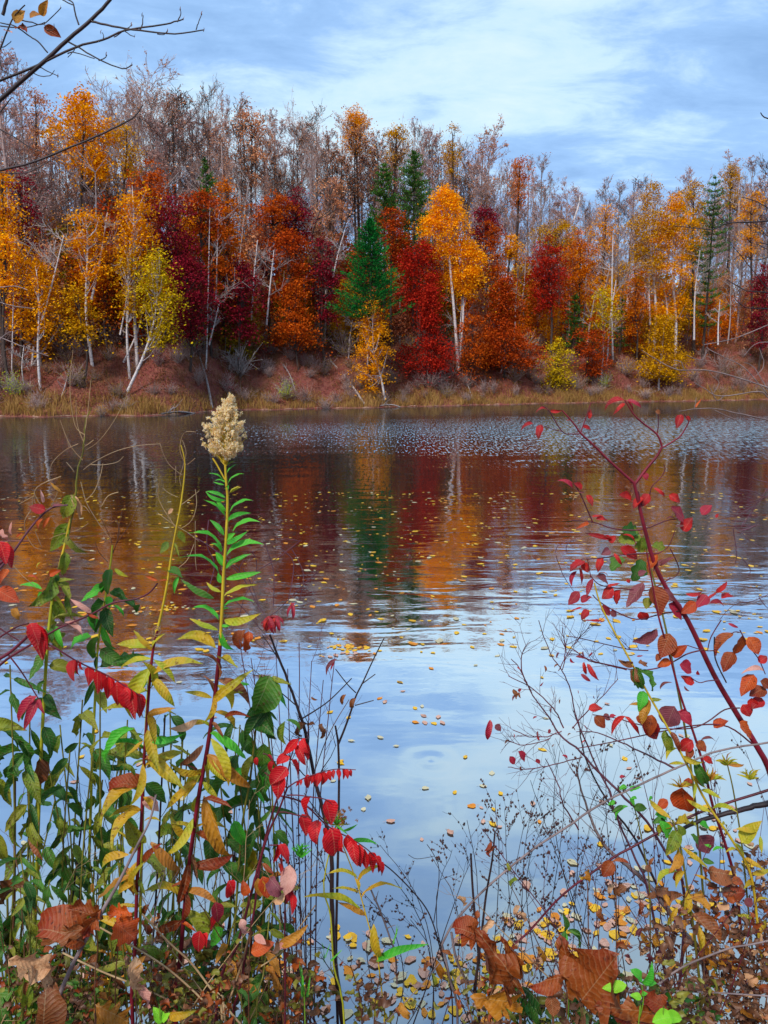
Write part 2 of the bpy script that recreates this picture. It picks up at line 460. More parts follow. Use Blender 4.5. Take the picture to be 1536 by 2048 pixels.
# --- individual leafy trees, every one with its own crown
def crown_points(rng, prof, n_cl, per, rx, ry_, H0, H1, cl_r=0.45, flatten=0.45, core=0.35):
    """clump centres inside a crown of radius prof(t); then points about them"""
    cs = []
    while len(cs) < n_cl:
        t = rng.uniform(0, 1); pr_ = prof(t)
        if rng.uniform() > pr_ + 0.15: continue
        a = rng.uniform(0, 2 * math.pi); rr = math.sqrt(rng.uniform(core * core, 1)) * pr_
        # lumpy outline
        rr *= 0.80 + 0.28 * math.sin(a * 2 + t * 9 + n_cl) + 0.16 * math.sin(a * 5 - t * 15)
        cs.append((math.cos(a) * rr * rx, math.sin(a) * rr * ry_, H0 + (H1 - H0) * t))
    cs = np.array(cs)
    m = rng.integers(int(per * 0.5), int(per * 1.5), len(cs))
    idx = np.repeat(np.arange(len(cs)), m)
    off = rng.normal(0, 1, (len(idx), 3)) * np.array([cl_r, cl_r, cl_r * flatten])
    # droop of the clump's rim
    off[:, 2] -= 0.25 * (off[:, 0] ** 2 + off[:, 1] ** 2) / max(cl_r, 0.1)
    return cs, cs[idx] + off * rng.choice([0.7, 1.0, 1.5], len(idx))[:, None]
PROF = {
 'round': lambda t: max(0.12, math.sin(math.pi * min(1, 0.12 + 0.88 * t)) ** 0.6),
 'oval': lambda t: max(0.1, math.sin(math.pi * (0.06 + 0.90 * t)) ** 0.75),
 'cone': lambda t: max(0.05, 1.0 - 0.95 * t),
 'column': lambda t: 0.55 + 0.45 * math.sin(math.pi * min(1, t * 1.1)) if t < 0.85 else max(0.15, (1 - t) * 4),
 'wide': lambda t: max(0.25, min(1, 1.6 * (1 - t)) * (0.75 + 0.25 * math.sin(t * 9))),
}
def featured(cxp, cyp, rxp, ryp, back, col, label, shape='oval', base=None, trunk='dark', dens=1.0, name='autumn_tree', cat='tree', leafs=0.085, per=46, clr=0.42, group=None, depth_k=0.85, twigs=True):
    """crown centre and half sizes as they show at the distance of the shore plus `back` metres"""
    Y = Yb(cxp, back * 0.62 if back < 25 else back * 0.8)
    seed = int(cxp * 7 + cyp * 13) % 100000
    rng = np.random.default_rng(seed)
    c = P(cxp, cyp, Y); m = mpp(cxp, cyp, Y)
    if base is None: base = (cxp + rng.uniform(-8, 8), None)
    bx = P(base[0], 700, Y).x
    bz = gz(bx, Y)
    if base[1] is not None: bz = max(bz - 0.2, min(P(base[0], base[1], Y).z, bz + 0.6))
    o = np.array([bx, Y, bz - 0.15])
    rx, rz = rxp * m * 1.10, ryp * m * 1.05
    root = empty(name, o, label, cat, group)
    vol = rx * rx * depth_k * rz
    n_cl = int(np.clip(12 + 9.5 * vol ** 0.72 * dens, 14, 260))
    per = int(per * 1.65); leafs *= 1.12; clr *= 1.12
    cs, pts = crown_points(rng, PROF[shape], n_cl, per, rx * 0.92, rx * depth_k * 0.92, -rz, rz, clr, 0.30 if col in ('red', 'scarlet', 'maroon', 'rust') else 0.42)
    cc = np.array(c) - o
    cs = cs + cc; pts = pts + cc
    V, Q = leaf_quads(pts, leafs, rng)
    mb = MB(); mb.add(V, None, Q)
    link('crown', mb.mesh('crown', FOL[col], None, False), root)
    # trunk and limbs
    top = cc + np.array([0, 0, rz * 0.75])
    tk = MB()
    mid_ = np.array([cc[0] * 0.35 + rng.normal(0, 0.2), cc[1] * 0.3, cc[2] * 0.45])
    tr = smooth_path([np.zeros(3), mid_, cc * np.array([0.9, 0.9, 1]) - np.array([0, 0, rz * 0.2]), top], 4)
    H = top[2]
    r0 = 0.05 + 0.0085 * H
    tk.tube(tr, np.linspace(r0, 0.02, len(tr)), 6)
    if twigs:
        for q in cs[:: max(1, len(cs) // 34)]:
            zt = np.clip(q[2] - rng.uniform(0.5, 1.6) - 0.3 * np.linalg.norm((q - cc)[:2]), 0.25 * H, H)
            s_ = tr[np.argmin(np.abs(tr[:, 2] - zt))]
            md = (s_ + q) / 2 + np.array([0, 0, -0.12 * np.linalg.norm(q - s_)]) + rng.normal(0, 0.08, 3)
            tk.tube(smooth_path([s_, md, q], 2), [0.045, 0.036, 0.026, 0.02, 0.012], 3)
    link('trunk', tk.mesh('trunk', BARK[trunk]), root)
    return root

FT = [
 # crown x, y, half width, half height, metres behind the shore, colour, label, options
 (168,268,72,78,24,'gold','tall golden tree whose broad crown tops the wood near its open end',dict(shape='round',dens=0.9,leafs=.10,per=34)),
 (8,430,34,92,9,'gold','golden tree cut by the edge, beside maroon branches',dict(shape='column')),
 (12,520,28,50,6,'bright','low golden birch at the very edge, under the taller golden one',dict()),
 (45,430,36,90,13,'maroon','dark maroon tree behind the golden tree at the edge',dict(dens=.6)),
 (268,435,36,75,11,'gold','narrow golden birch with a pointed top above leaning white trunks',dict(shape='column',trunk='birch')),
 (258,560,34,60,9,'ochre','ochre lower birch beneath the narrow golden birch',dict(dens=.7,trunk='birch')),
 (175,485,46,62,10,'gold','golden tree between the two leaning white trunks',dict(dens=.7,trunk='birch')),
 (215,560,40,80,13,'orange','dull orange tree filled in behind the leaning white trunks',dict(dens=.6)),
 (160,625,32,55,6,'ochre','small ochre tree low above the bank, beside a leaning white trunk',dict(dens=.9)),
 (78,600,20,70,6,'gold','thin golden sapling with sparse leaves on the steep bank',dict(dens=.5,trunk='birch')),
 (318,600,36,95,5,'lemon','slender olive yellow tree standing clear in front of maroon foliage',dict(shape='oval',dens=1.2,trunk='birch',base=(250,715))),
 (300,390,48,62,17,'rust','dark rust oak behind the pointed golden birch',dict(dens=.8)),
 (352,470,52,70,15,'maroon','deep maroon tree left of the bright red topped maple',dict(dens=.9)),
 (375,590,58,75,9,'maroon','wide maroon tree low over the bank behind the olive yellow tree',dict(dens=1.0)),
 (402,415,38,40,14,'scarlet','bright orange red maple top above the maroon trees',dict(dens=1.0)),
 (455,430,34,65,16,'orange','orange tree beside the orange red maple top',dict(dens=.9)),
 (430,510,48,55,12,'rust','rust brown oak under the orange red maple top',dict(dens=.9)),
 (482,600,42,75,8,'maroon','crimson maroon tree low on the bank beside bare white trees',dict(dens=1.0)),
 (545,440,44,52,17,'rust','rust orange oak left of the dark red crown',dict(dens=.9)),
 (592,430,34,52,18,'maroon','dark red crown standing over the orange oaks',dict(dens=1.2)),
 (575,530,52,65,12,'scarlet','orange red oak in the middle of the wood, left of the pine',dict(dens=.9)),
 (590,620,62,60,9,'rust','spreading rust oak low on the bank, left of the pine',dict(dens=1.0,shape='wide')),
 (645,560,36,75,11,'maroon','maroon tree squeezed between rust oaks and the pine',dict(dens=.9)),
 (640,470,30,45,19,'tan','pale tan tree behind the maroon one beside the pine',dict(dens=.6)),
 (785,470,38,48,16,'scarlet','orange red oak top showing over the shoulder of the pine',dict(dens=1.0)),
 (838,545,46,62,11,'red','bright crimson maple on the far side of the pine',dict(dens=1.2)),
 (858,655,54,78,5,'red','low spreading crimson maple reaching down to the bank',dict(dens=1.25,shape='wide')),
 (890,440,44,58,10,'bright','upper part of a brilliant golden aspen, tallest colour in the wood',dict(dens=1.5,trunk='birch',base=(918,690),per=60)),
 (928,530,44,52,9,'bright','lower lobe of the golden aspen on a thin white trunk',dict(dens=1.3,trunk='birch',base=(918,690),per=60)),
 (972,445,30,34,17,'maroon','small dark red crown beside the golden aspen',dict(dens=1.3)),
 (975,520,38,72,15,'rust','rust red oak right behind the golden aspen',dict(dens=1.0)),
 (1020,490,16,22,15,'gold','small golden tuft of a tree beside the rust red oak',dict(dens=1.3)),
 (1010,640,82,82,7,'scarlet','very wide orange red oak low over the bank',dict(dens=1.15,shape='wide')),
 (945,690,40,60,6,'rust','rust coloured young oak between the crimson maple and the wide oak',dict(dens=.7)),
 (1095,545,40,70,13,'red','dark crimson maple right of the wide orange red oak',dict(dens=1.1)),
 (1160,535,36,68,14,'orange','orange maple beside the dark crimson maple',dict(dens=1.0)),
 (1118,725,30,46,3,'lemon','small yellow shrub like tree at the foot of the wide oak',dict(dens=1.0)),
 (1185,690,38,52,6,'scarlet','low rust orange oak above the dry grass',dict(dens=1.0)),
 (1205,625,26,45,7,'lemon','thin yellow birch over the low rust orange oak',dict(dens=.8,trunk='birch')),
 (1110,470,50,30,24,'ochre','pale ochre crown low in the gap of the skyline',dict(dens=.5)),
 (1210,470,26,80,22,'gold','sparse golden poplar rising into the skyline',dict(dens=.6,shape='column')),
 (1300,470,46,95,12,'ochre','broad ochre birch left of the tall golden pair',dict(dens=.9,trunk='birch')),
 (1345,520,50,125,10,'gold','tall golden birch with several pale stems',dict(dens=.9,shape='column',trunk='birch')),
 (1385,440,38,70,15,'ochre','dull golden crown beside the dark white pine',dict(dens=.9)),
 (1325,690,62,58,4,'ochre','low ochre birch clump touching the dry grass',dict(dens=1.1,shape='wide',trunk='birch')),
 (1270,600,30,60,12,'orange','thin orange tree between pale trunks of the birch stand',dict(dens=.6)),
 (1525,610,30,78,8,'maroon','maroon red tree cut by the frame beyond the white pine',dict(dens=1.3)),
 (1500,440,26,70,20,'gold','sparse golden tree behind the white pine',dict(dens=.6)),
 (712,262,24,44,30,'gold','golden poplar tip standing above the middle of the wood',dict(dens=.9)),
 (792,290,24,40,30,'ochre','thin ochre poplar tip over the two dark pines',dict(dens=.7)),
 (905,300,16,44,28,'ochre','narrow ochre poplar tip among bare crowns',dict(dens=.7)),
 (1038,365,22,50,26,'orange','orange tipped poplar where the skyline starts to drop',dict(dens=.6)),
 (1460,370,22,40,26,'ochre','ochre topped poplar behind the white pine',dict(dens=.6)),
 (75,250,30,70,26,'tan','tan leaved poplar at the high end of the wood',dict(dens=.35)),
 (505,290,34,70,26,'tan','pale tan poplar amid bare crowns, thin leaves',dict(dens=.35)),
 (660,400,34,50,22,'tan','thin tan leaved tree in the bare part of the wood',dict(dens=.35)),
 (255,300,20,50,24,'ochre','thin ochre tree beside the tall golden crown',dict(dens=.5)),
]
for a in FT:
    featured(*a[:7], **a[7])

# small yellow aspen leaning over the bank in front of the pine
ya = featured(758,655,36,50,4,'bright','small yellow leaning aspen on the bank below the pine',dens=1.1,trunk='birch',base=(715,770),leafs=.075,clr=.33) if False else None
featured(745,690,40,82,2.2,'gold','small yellow aspen hanging over the bank below the dark pine','oval',(770,760),'birch',1.0,leafs=.075,clr=.34)

# --- pines
def pine(cxp, top, bot, rxp, back, col, label, dens=1.0, seed=1, ragged=0.25, lvl=26, pw=0.8):
    rng = np.random.default_rng(seed)
    Y = Yb(cxp, back * .7)
    tp = P(cxp, top, Y); bt = P(cxp, bot, Y); m = mpp(cxp, bot, Y)
    g = gz(bt.x, Y); o = np.array([tp.x, Y, g - 0.1])
    root = empty('pine_tree', o, label, 'pine tree')
    H = tp.z - o[2]; z0 = bt.z - o[2]; R0 = rxp * m
    tk = MB(); tk.tube([(0, 0, 0), (0.05, 0, H * .5), (0, 0, H)], [0.17, 0.11, 0.02], 6)
    pts = []; drs = []
    for L in range(lvl):
        t = L / (lvl - 1); z = z0 + (H - z0) * t ** 0.92
        r = R0 * (1 - t) ** pw * rng.uniform(1 - ragged, 1.0) + 0.12
        for b in range(max(4, int(8 * dens))):
            if rng.uniform() < ragged * 0.5: continue
            a = rng.uniform(0, 2 * math.pi); rr = r * rng.uniform(0.6, 1.1)
            e1 = np.array([math.cos(a) * rr, math.sin(a) * rr, z - 0.10 * rr + rng.uniform(-.15, .15)])
            s_ = np.array([0, 0, z - 0.10]); md = (s_ + e1) / 2 + np.array([0, 0, -0.12 * rr])
            e1[2] += 0.30 * rr
            tk.tube([s_, md, e1], [0.03, 0.022, 0.01], 3)
            n = int((12 + 46 * rr / max(R0, .5)) * min(dens, 1.3))
            for q in range(n):
                u = rng.uniform(0.25, 1.05)
                p = s_ * (1 - u) ** 2 + 2 * md * u * (1 - u) + e1 * u * u
                w = 0.22 * (0.4 + u * 0.5) * min(1, rr + .3)
                p = p + rng.normal(0, 1, 3) * np.array([w, w, 0.05])
                pts.append(p)
                d = np.array([math.cos(a), math.sin(a), 0.55]) + rng.normal(0, 0.45, 3)
                drs.append(d / np.linalg.norm(d))
    pts = np.array(pts); drs = np.array(drs); n = len(pts)
    # a needle spray: two crossed slim blades
    sd_ = np.cross(drs, rng.normal(0, 1, (n, 3))); sd_ /= np.linalg.norm(sd_, axis=1, keepdims=True)
    s = rng.uniform(0.12, 0.22, n)[:, None]
    V = np.stack([pts - drs * s * 0.3, pts + sd_ * s * .22 + drs * s * .5, pts + drs * s * 1.1, pts - sd_ * s * .22 + drs * s * .5], 1).reshape(-1, 3)
    mb = MB(); mb.add(V, None, np.arange(n * 4).reshape(-1, 4))
    link('crown', mb.mesh('crown', FOL[col], None, False), root)
    link('trunk', tk.mesh('trunk', BARK['dark']), root)
pine(740, 440, 628, 80, 3.4, 'pine', 'dense bright green pine in the middle of the wood above the yellow aspen', 1.5, 5, 0.22, 28)
pine(828, 305, 490, 52, 18, 'dpine', 'taller dark pine behind the golden aspen, right one of two', 1.5, 8, 0.5, 20, 0.45)
pine(768, 330, 480, 42, 19, 'dpine', 'thin dark pine behind the bright green pine, next to a taller one', 1.3, 9, 0.5, 16, 0.45)
pine(1432, 355, 650, 52, 9, 'dpine', 'ragged dark white pine among the birches of the lower skyline', 1.3, 11, 0.6, 24, 0.42)
pine(410, 320, 420, 22, 24, 'dpine', 'small dark pine top in the bare part above the orange trees', 0.8, 12, 0.5, 14)
pine(745, 470, 640, 30, 14, 'dpine', 'shaded pine standing close behind the bright green pine', 0.8, 14, 0.4, 16)
pine(1150, 590, 690, 30, 12, 'dpine', 'low dark pine under the orange maple', 0.9, 15, 0.4, 14)
pine(180, 450, 640, 26, 17, 'dpine', 'dim pine between the leaning white trunks', 0.7, 16, 0.5, 16)
pine(1245, 600, 690, 26, 14, 'dpine', 'low dark pine among the pale birch stems', 0.8, 17, 0.4, 12)

# --- bare trees: a set of grown forms, copied, turned and scaled
protos = []
specs = [dict(seed=1, up=.55, spread=.19), dict(seed=2, up=.7, spread=.15, first=.35), dict(seed=3, up=.45, spread=.24, first=.4, n1=13),
         dict(seed=4, up=.6, spread=.17, n1=18), dict(seed=5, up=.35, spread=.27, first=.45, n1=12, crook=.09), dict(seed=6, up=.65, spread=.16, first=.25, n1=18),
         dict(seed=7, up=.5, spread=.2, first=.5), dict(seed=8, up=.75, spread=.13, n1=20)]
for q, s_ in enumerate(specs):
    mb, tips = bare_tree(H=20.0, r0=.12, n4=2, twig=0.015, **s_)
    rng = np.random.default_rng(q + 50)
    me_t = mb.mesh('trunk', BARK[('mauve', 'grey', 'dark', 'mauve')[q % 4]])
    cr = None
    pick = tips[rng.uniform(0, 1, len(tips)) < (0.9, .5, .35, .9, .3, .8, .7, .5)[q]]
    if len(pick):
        V, Q = leaf_quads(pick + rng.normal(0, .08, pick.shape), 0.075, rng)
        m2 = MB(); m2.add(V, None, Q); cr = m2.mesh('crown', FOL['pink' if q % 2 else 'tan'], None, False)
    protos.append((me_t, cr))
LMK = [(0, 'the edge golden tree'), (168, 'the tall golden crown'), (270, 'the pointed golden birch'), (350, 'the deep maroon tree'),
       (405, 'the bright maple top'), (500, 'the tan poplar'), (592, 'the dark red crown'), (660, 'the thin tan tree'), (712, 'the golden poplar tip'),
       (792, 'the ochre poplar tip'), (830, 'the taller dark pine'), (900, 'the golden aspen'), (975, 'the small dark crown'), (1038, 'the orange tipped poplar'),
       (1100, 'the crimson maple'), (1160, 'the orange maple'), (1210, 'the sparse golden poplar'), (1300, 'the broad ochre birch'), (1345, 'the tall golden birch'),
       (1432, 'the ragged white pine'), (1525, 'the edge maroon tree')]
SKY = [(-200, 215), (0, 205), (60, 240), (200, 215), (270, 185), (330, 205), (430, 205), (500, 215), (560, 235), (640, 235), (700, 240), (780, 262), (840, 250),
       (900, 275), (950, 285), (1000, 300), (1060, 320), (1100, 370), (1150, 372), (1200, 385), (1260, 372), (1320, 390), (1380, 350), (1440, 350), (1500, 330), (1540, 320), (1750, 330)]
seen_l = {}
def uniq(lb):
    seen_l[lb] = seen_l.get(lb, 0) + 1
    return lb
HOW = ['dark upright', 'slim grey', 'crooked dark', 'fine twigged mauve', 'wide forked', 'dense twigged', 'high branched', 'very narrow']
def put_bare(px, back, topy, q, label, rot=None, group='bare trees at the back of the wood'):
    Y = Yb(px, back)
    x = P(px, 450, Y).x; z = gz(x, Y) - .2
    H = P(px, topy, Y).z - z
    me_t, cr = protos[q]
    root = empty('bare_tree', (x, Y, z), label, 'bare tree', group)
    s = H / 20.0
    wd = s * random.uniform(0.85, 1.7)
    root.scale = (wd, wd, s); root.rotation_euler = (0, 0, random.uniform(0, 6.28) if rot is None else rot)
    link('trunk', me_t, root)
    if cr: link('crown', cr, root)
ROWS = [(36, 0, 28, 'rearmost'), (29, 14, 32, 'farther back'), (23, 45, 38, 'set back'), (17, 120, 70, 'half hidden')]
for back, drop, step, rw in ROWS:
    px = -190.0
    while px < 1740:
        base_top = float(np.interp(px, [a[0] for a in SKY], [a[1] for a in SKY]))
        q = random.randrange(8)
        lm = min(LMK, key=lambda a: abs(a[0] - px))
        side = 'just beside' if abs(px - lm[0]) < 14 else ('left of' if px < lm[0] else 'right of')
        lb = f"{HOW[q]} bare tree, {rw}, {side} {lm[1]}"
        put_bare(px, back + random.uniform(-3, 3), base_top + drop + random.uniform(-8, 58) * (1 if drop else .9), q, lb)
        px += step * random.uniform(0.55, 1.45)
# big dark bare trees that show as silhouettes
for px, back, top, q, lb in [(290, 22, 172, 4, 'large crooked bare oak with dark limbs, tallest of the bare crowns'),
                             (60, 20, 150, 1, 'tall dark bare tree at the high end of the wood, twigs against sky'),
                             (20, 16, 120, 3, 'tallest bare tree by the edge, behind the hanging twigs'),
                             (345, 22, 210, 2, 'bare dark tree just beyond the large crooked oak'),
                             (425, 24, 205, 2, 'bare dark forked tree over the orange red maple top'),
                             (620, 17, 300, 4, 'bare tree with long slanting dark limbs over the dark red crown'),
                             (960, 22, 290, 0, 'dense bare tree over the small dark red crown'),
                             (1085, 20, 330, 1, 'pale bare tree where the skyline steps down')]:
    put_bare(px, back, top, q, lb)

# --- white birches and pale trunks in front, many of them leaning
def birch(x0, y0, x1, y1, back, label, w=7.0, seed=0, limbs=6, mat='birch', name='birch_tree', droop=0.0):
    rng = np.random.default_rng(seed + int(x0))
    Y = Yb(x0, back * .8)
    if y0 > 692:
        for bk_ in np.arange(0.6, 15, .3):
            Y = Yb(x0, bk_); xx_ = (x0 - 768) / F_PX * Y
            if proj_y(xx_, Y, gz(xx_, Y)) <= y0: break
    b = P(x0, y0, Y); b.z = gz(b.x, Y) - .2 if abs(gz(b.x, Y) - b.z) < 2.5 else b.z
    t = P(x1, y1, Y + rng.uniform(-.5, .8)); m = mpp(x0, y0, Y)
    root = empty(name, b, label, 'birch tree' if mat == 'birch' else 'tree')
    o = np.array(b); T = np.array(t) - o
    mid_ = T * 0.5 + np.array([rng.normal(0, .15), rng.normal(0, .2), 0])
    pth = smooth_path([np.zeros(3), mid_, T], 5)
    w *= .72
    mb = MB(); mb.tube(pth, np.linspace(w * m / 2, w * m * .18, len(pth)), 6)
    link('trunk', mb.mesh('trunk', BARK[mat]), root)
    mb = MB(); L = np.linalg.norm(T)
    for q in range(limbs):
        u = rng.uniform(0.4, 1.0); s_ = pth[int(u * (len(pth) - 1))]
        sg = rng.choice([-1, 1])
        d = np.array([sg * rng.uniform(.5, 1), rng.normal(0, .5), rng.uniform(.1, .9)]); d /= np.linalg.norm(d)
        ln = L * rng.uniform(.12, .3)
        p1 = s_ + d * ln * .5; p2 = p1 + (d + np.array([0, 0, .2 - droop])) * ln * .5
        mb.tube(smooth_path([s_, p1, p2], 2), [w*m*.2, w*m*.16, w*m*.12, w*m*.09, .012], 3)
        for z in range(7):
            u2 = rng.uniform(.2, 1); s2 = s_ + (p2 - s_) * u2
            d2 = d + rng.normal(0, .6, 3); d2[2] += .2 - droop; d2 /= np.linalg.norm(d2)
            e2 = s2 + d2 * ln * rng.uniform(.25, .5)
            mb.tube([s2, (s2 + e2) / 2 + rng.normal(0, .04, 3), e2], [.02, .016, .01], 3)
            for y in range(3):
                d3 = d2 + rng.normal(0, .6, 3); s3 = s2 + (e2 - s2) * rng.uniform(.3, 1)
                mb.tube([s3, s3 + d3 * ln * .18], [.013, .008], 3)
    link('limbs', mb.mesh('limbs', BARK['pale' if mat != 'dark' else 'dark']), root)
    return root
BI = [
 (62,725,112,480,3,'white birch leaning out from the bank with a hooked top',8),(60,720,130,640,2,'short thick white log like birch leaning low over the bank',8),
 (85,640,128,470,6,'pale birch with arching twigs left of the leaning trunks',6),(183,600,215,425,8,'pale trunk leaning toward the golden tree, forked top',8),
 (245,720,290,590,3,'slim white birch leaning under the olive yellow tree',7),(240,670,262,500,7,'straight thin birch between golden leaves',5),
 (252,640,260,480,8,'thinnest white stem below the pointed golden birch',4),(22,750,30,470,4,'thin pale sapling near the edge',4),(50,780,48,690,2,'short pale stem on the open bank',4),
 (410,690,420,400,8,'tall straight white birch before the orange red maple top',5),(432,600,437,430,9,'slim white birch right of the tall straight one',5),
 (418,690,440,600,5,'thin pale birch rising from the bank among maroon leaves',5),
 (502,640,515,480,8,'pale bare tree with many white twigs, first of the white pair',7),(533,650,548,500,8,'pale bare tree with many white twigs, second of the white pair',6),
 (697,720,705,640,3,'dead pale stem beside the yellow aspen',5),(735,735,738,650,2.6,'white stem of a twin trunk inside the yellow aspen',5),
 (665,560,690,460,11,'pale twiggy tree close to the pine',5),
 (918,690,926,580,8,'thin curved white trunk of the golden aspen',6),
 (1002,745,1012,690,4,'pair of short pale stems under the wide oak',5),(1228,680,1226,470,9,'tall pale trunk in the birch stand, straightest one',6),
 (1216,690,1232,560,8,'second pale trunk crossing the straightest one',5),(1300,650,1302,480,9,'white trunk left of the tall golden birch',6),
 (1335,640,1322,560,8,'forked white stem low in the golden birch',6),(1388,680,1400,500,8,'white curved birch right of the tall golden birch',6),
 (1436,690,1440,600,6,'short white stem under the white pine',5),(1322,760,1320,700,3,'short pale stump like stem in the low ochre clump',5),
 (1175,690,1190,590,8,'leaning grey trunk above the low rust oak',6),(1148,440,1160,390,22,'white trunk showing high in the gap',6),
 (1480,560,1478,400,18,'tall pale trunk behind the white pine',5),(965,640,980,520,12,'grey trunk behind the golden aspen',5),
 (640,610,700,420,14,'dark leaning trunk between the rust oaks and the pine',8),(560,640,640,420,15,'long slanting dark trunk over the rust oaks',7)]
for q, (x0, y0, x1, y1, bk, lb, w) in enumerate(BI):
    birch(x0, y0, x1, y1, bk, lb, w, q, 9 if 'twig' in lb else 6, 'dark' if 'dark' in lb else ('pale' if 'grey' in lb or 'dead' in lb else 'birch'), 'birch_tree' if not ('dark' in lb or 'grey' in lb) else 'leaning_tree')
# extra pale trunks deep in the wood
rng = np.random.default_rng(77)
for q in range(46):
    px = rng.uniform(-60, 1600); Y = Yb(px, rng.uniform(9, 24))
    b = P(px, 690, Y); H = rng.uniform(9, 14)
    lm = min(LMK, key=lambda a: abs(a[0] - px))
    root = empty('slender_tree', (b.x, Y, gz(b.x, Y) - .2), f"slender {'pale' if q % 3 else 'grey'} trunk behind {lm[1]}", 'tree', 'slender trunks deep in the wood')
    mb = MB(); lx = rng.normal(0, .07)
    pth = np.array([(lx * H * t + .12 * math.sin(t * 5 + q), 0, H * t) for t in np.linspace(0, 1, 8)])
    mb.tube(pth, np.linspace(.10, .04, 8), 5)
    for w_ in range(26):
        s_ = pth[rng.integers(3, 8)]; d = rdir(rng, np.array([0, 0, 1.]), rng.uniform(.5, 1.2)); ln = rng.uniform(.8, 2.2)
        e1 = s_ + d * ln
        mb.tube([s_, e1 - [0, 0, .1], e1 + d * .3 + [0, 0, .2]], [.03, .02, .012], 3)
        for z in range(3):
            d2 = d + rng.normal(0, .6, 3); s2 = s_ + (e1 - s_) * rng.uniform(.3, 1); mb.tube([s2, s2 + d2 * ln * .35], [.014, .009], 3)
    link('trunk', mb.mesh('trunk', BARK['pale' if q % 3 else 'grey']), root)

# --- lower leafy trees that fill the wood between the trunks
up_ = []
for q, (cl, shp) in enumerate([('rust', 'wide'), ('maroon', 'oval'), ('gold', 'oval'), ('tan', 'wide'), ('ochre', 'oval'), ('orange', 'wide'), ('dull', 'wide'), ('shrub', 'oval'), ('scarlet', 'oval'), ('rust', 'oval')]):
    rng = np.random.default_rng(300 + q)
    cs, pts = crown_points(rng, PROF[shp], 60, 62, 2.3, 2.3, 1.6, 8.6, .5)
    V, Q = leaf_quads(pts, .12, rng); mb = MB(); mb.add(V, None, Q)
    tk = MB(); tk.tube([(0, 0, 0), (.1, 0, 3), (0, .1, 7.5)], [.1, .07, .02], 5)
    for c_ in cs[::2]:
        s_ = np.array([.05, 0, max(.6, c_[2] - 1.2)]); tk.tube([s_, (s_ + c_) / 2 - [0, 0, .15], c_], [.04, .025, .012], 3)
    up_.append((tk.mesh('trunk', BARK['grey']), mb.mesh('crown', FOL[cl], None, False), {'rust': 'rust', 'maroon': 'maroon', 'dull': 'brown', 'gold': 'golden', 'tan': 'tan', 'ochre': 'ochre', 'orange': 'orange', 'shrub': 'olive', 'scarlet': 'orange red'}[cl]))
rng = np.random.default_rng(31)
for row, (bk, n) in enumerate([(9, 26), (14, 34), (20, 40), (28, 46), (38, 46)]):
    for q in range(n):
        px = -160 + 1860 * (q + rng.uniform(0, 1)) / n; Y = Yb(px, bk + rng.uniform(-2, 2))
        b = P(px, 650, Y); kd = rng.integers(0, 10)
        if px > 1150 and kd in (1, 8): kd = 4
        lm = min(LMK, key=lambda a: abs(a[0] - px))
        root = empty('understorey_tree', (b.x, Y, gz(b.x, Y) - .3), f"low {up_[kd][2]} tree {('in front', 'just inside', 'midway in', 'deep in', 'far back')[row]}, near {lm[1]}", 'tree', 'low trees filling the wood')
        s = rng.uniform(.75, 1.2) * (.8 if row == 0 else 1); root.scale = (s, s, s * rng.uniform(.85, 1.15)); root.rotation_euler = (0, 0, rng.uniform(0, 6.28))
        link('trunk', up_[kd][0], root); link('crown', up_[kd][1], root)

# --- understorey shrubs on and above the bank
def shrub_proto(seed, col, twigc, nt=34, r=1.0, leafs=0.05, nl=420):
    rng = np.random.default_rng(seed); mb = MB(); ends = []
    for q in range(nt):
        d = rdir(rng, np.array([0, 0, 1.]), rng.uniform(0, .95)); L = r * rng.uniform(.7, 1.5)
        p1 = d * L * .5; p2 = p1 + (d + np.array([0, 0, .25]) + rng.normal(0, .15, 3)) * L * .5
        mb.tube([np.zeros(3), p1, p2], [.018, .014, .008], 3)
        for z in range(6):
            s2 = p1 + (p2 - p1) * rng.uniform(-.5, 1); e2 = s2 + (d + rng.normal(0, .6, 3)) * L * .3
            mb.tube([s2, e2], [.011, .007], 3); ends.append(e2); ends.append((s2 + e2) / 2)
    ends = np.array(ends)
    c = ends[rng.integers(0, len(ends), nl)] + rng.normal(0, .08, (nl, 3))
    V, Q = leaf_quads(c, leafs, rng); m2 = MB(); m2.add(V, None, Q)
    return mb.mesh('stems', BARK[twigc]), m2.mesh('foliage', FOL[col], None, False)
SP_ = {'olive': shrub_proto(1, 'shrub', 'mauve'), 'dull': shrub_proto(2, 'dull', 'mauve', nl=260), 'lime': shrub_proto(3, 'lime', 'pale', nl=700),
       'twiggy': shrub_proto(4, 'pink', 'mauve', nt=46, nl=120), 'maroon': shrub_proto(5, 'maroon', 'mauve', nl=380), 'ochre': shrub_proto(6, 'ochre', 'mauve', nl=420),
       'pale': shrub_proto(7, 'pink', 'pale', nt=40, nl=20), 'rust': shrub_proto(8, 'rust', 'mauve', nl=420)}
def shrub(px, d, kind, s, label, group=None):
    Y = Yb(px, d)
    x = P(px, 760, Y).x
    root = empty('shrub', (x, Y, gz(x, Y) - .05), label, 'shrub', group)
    root.scale = (s, s, s * random.uniform(.8, 1.1)); root.rotation_euler = (0, 0, random.uniform(0, 6.28))
    a, b = SP_[kind]
    link('stems', a, root); link('foliage', b, root)
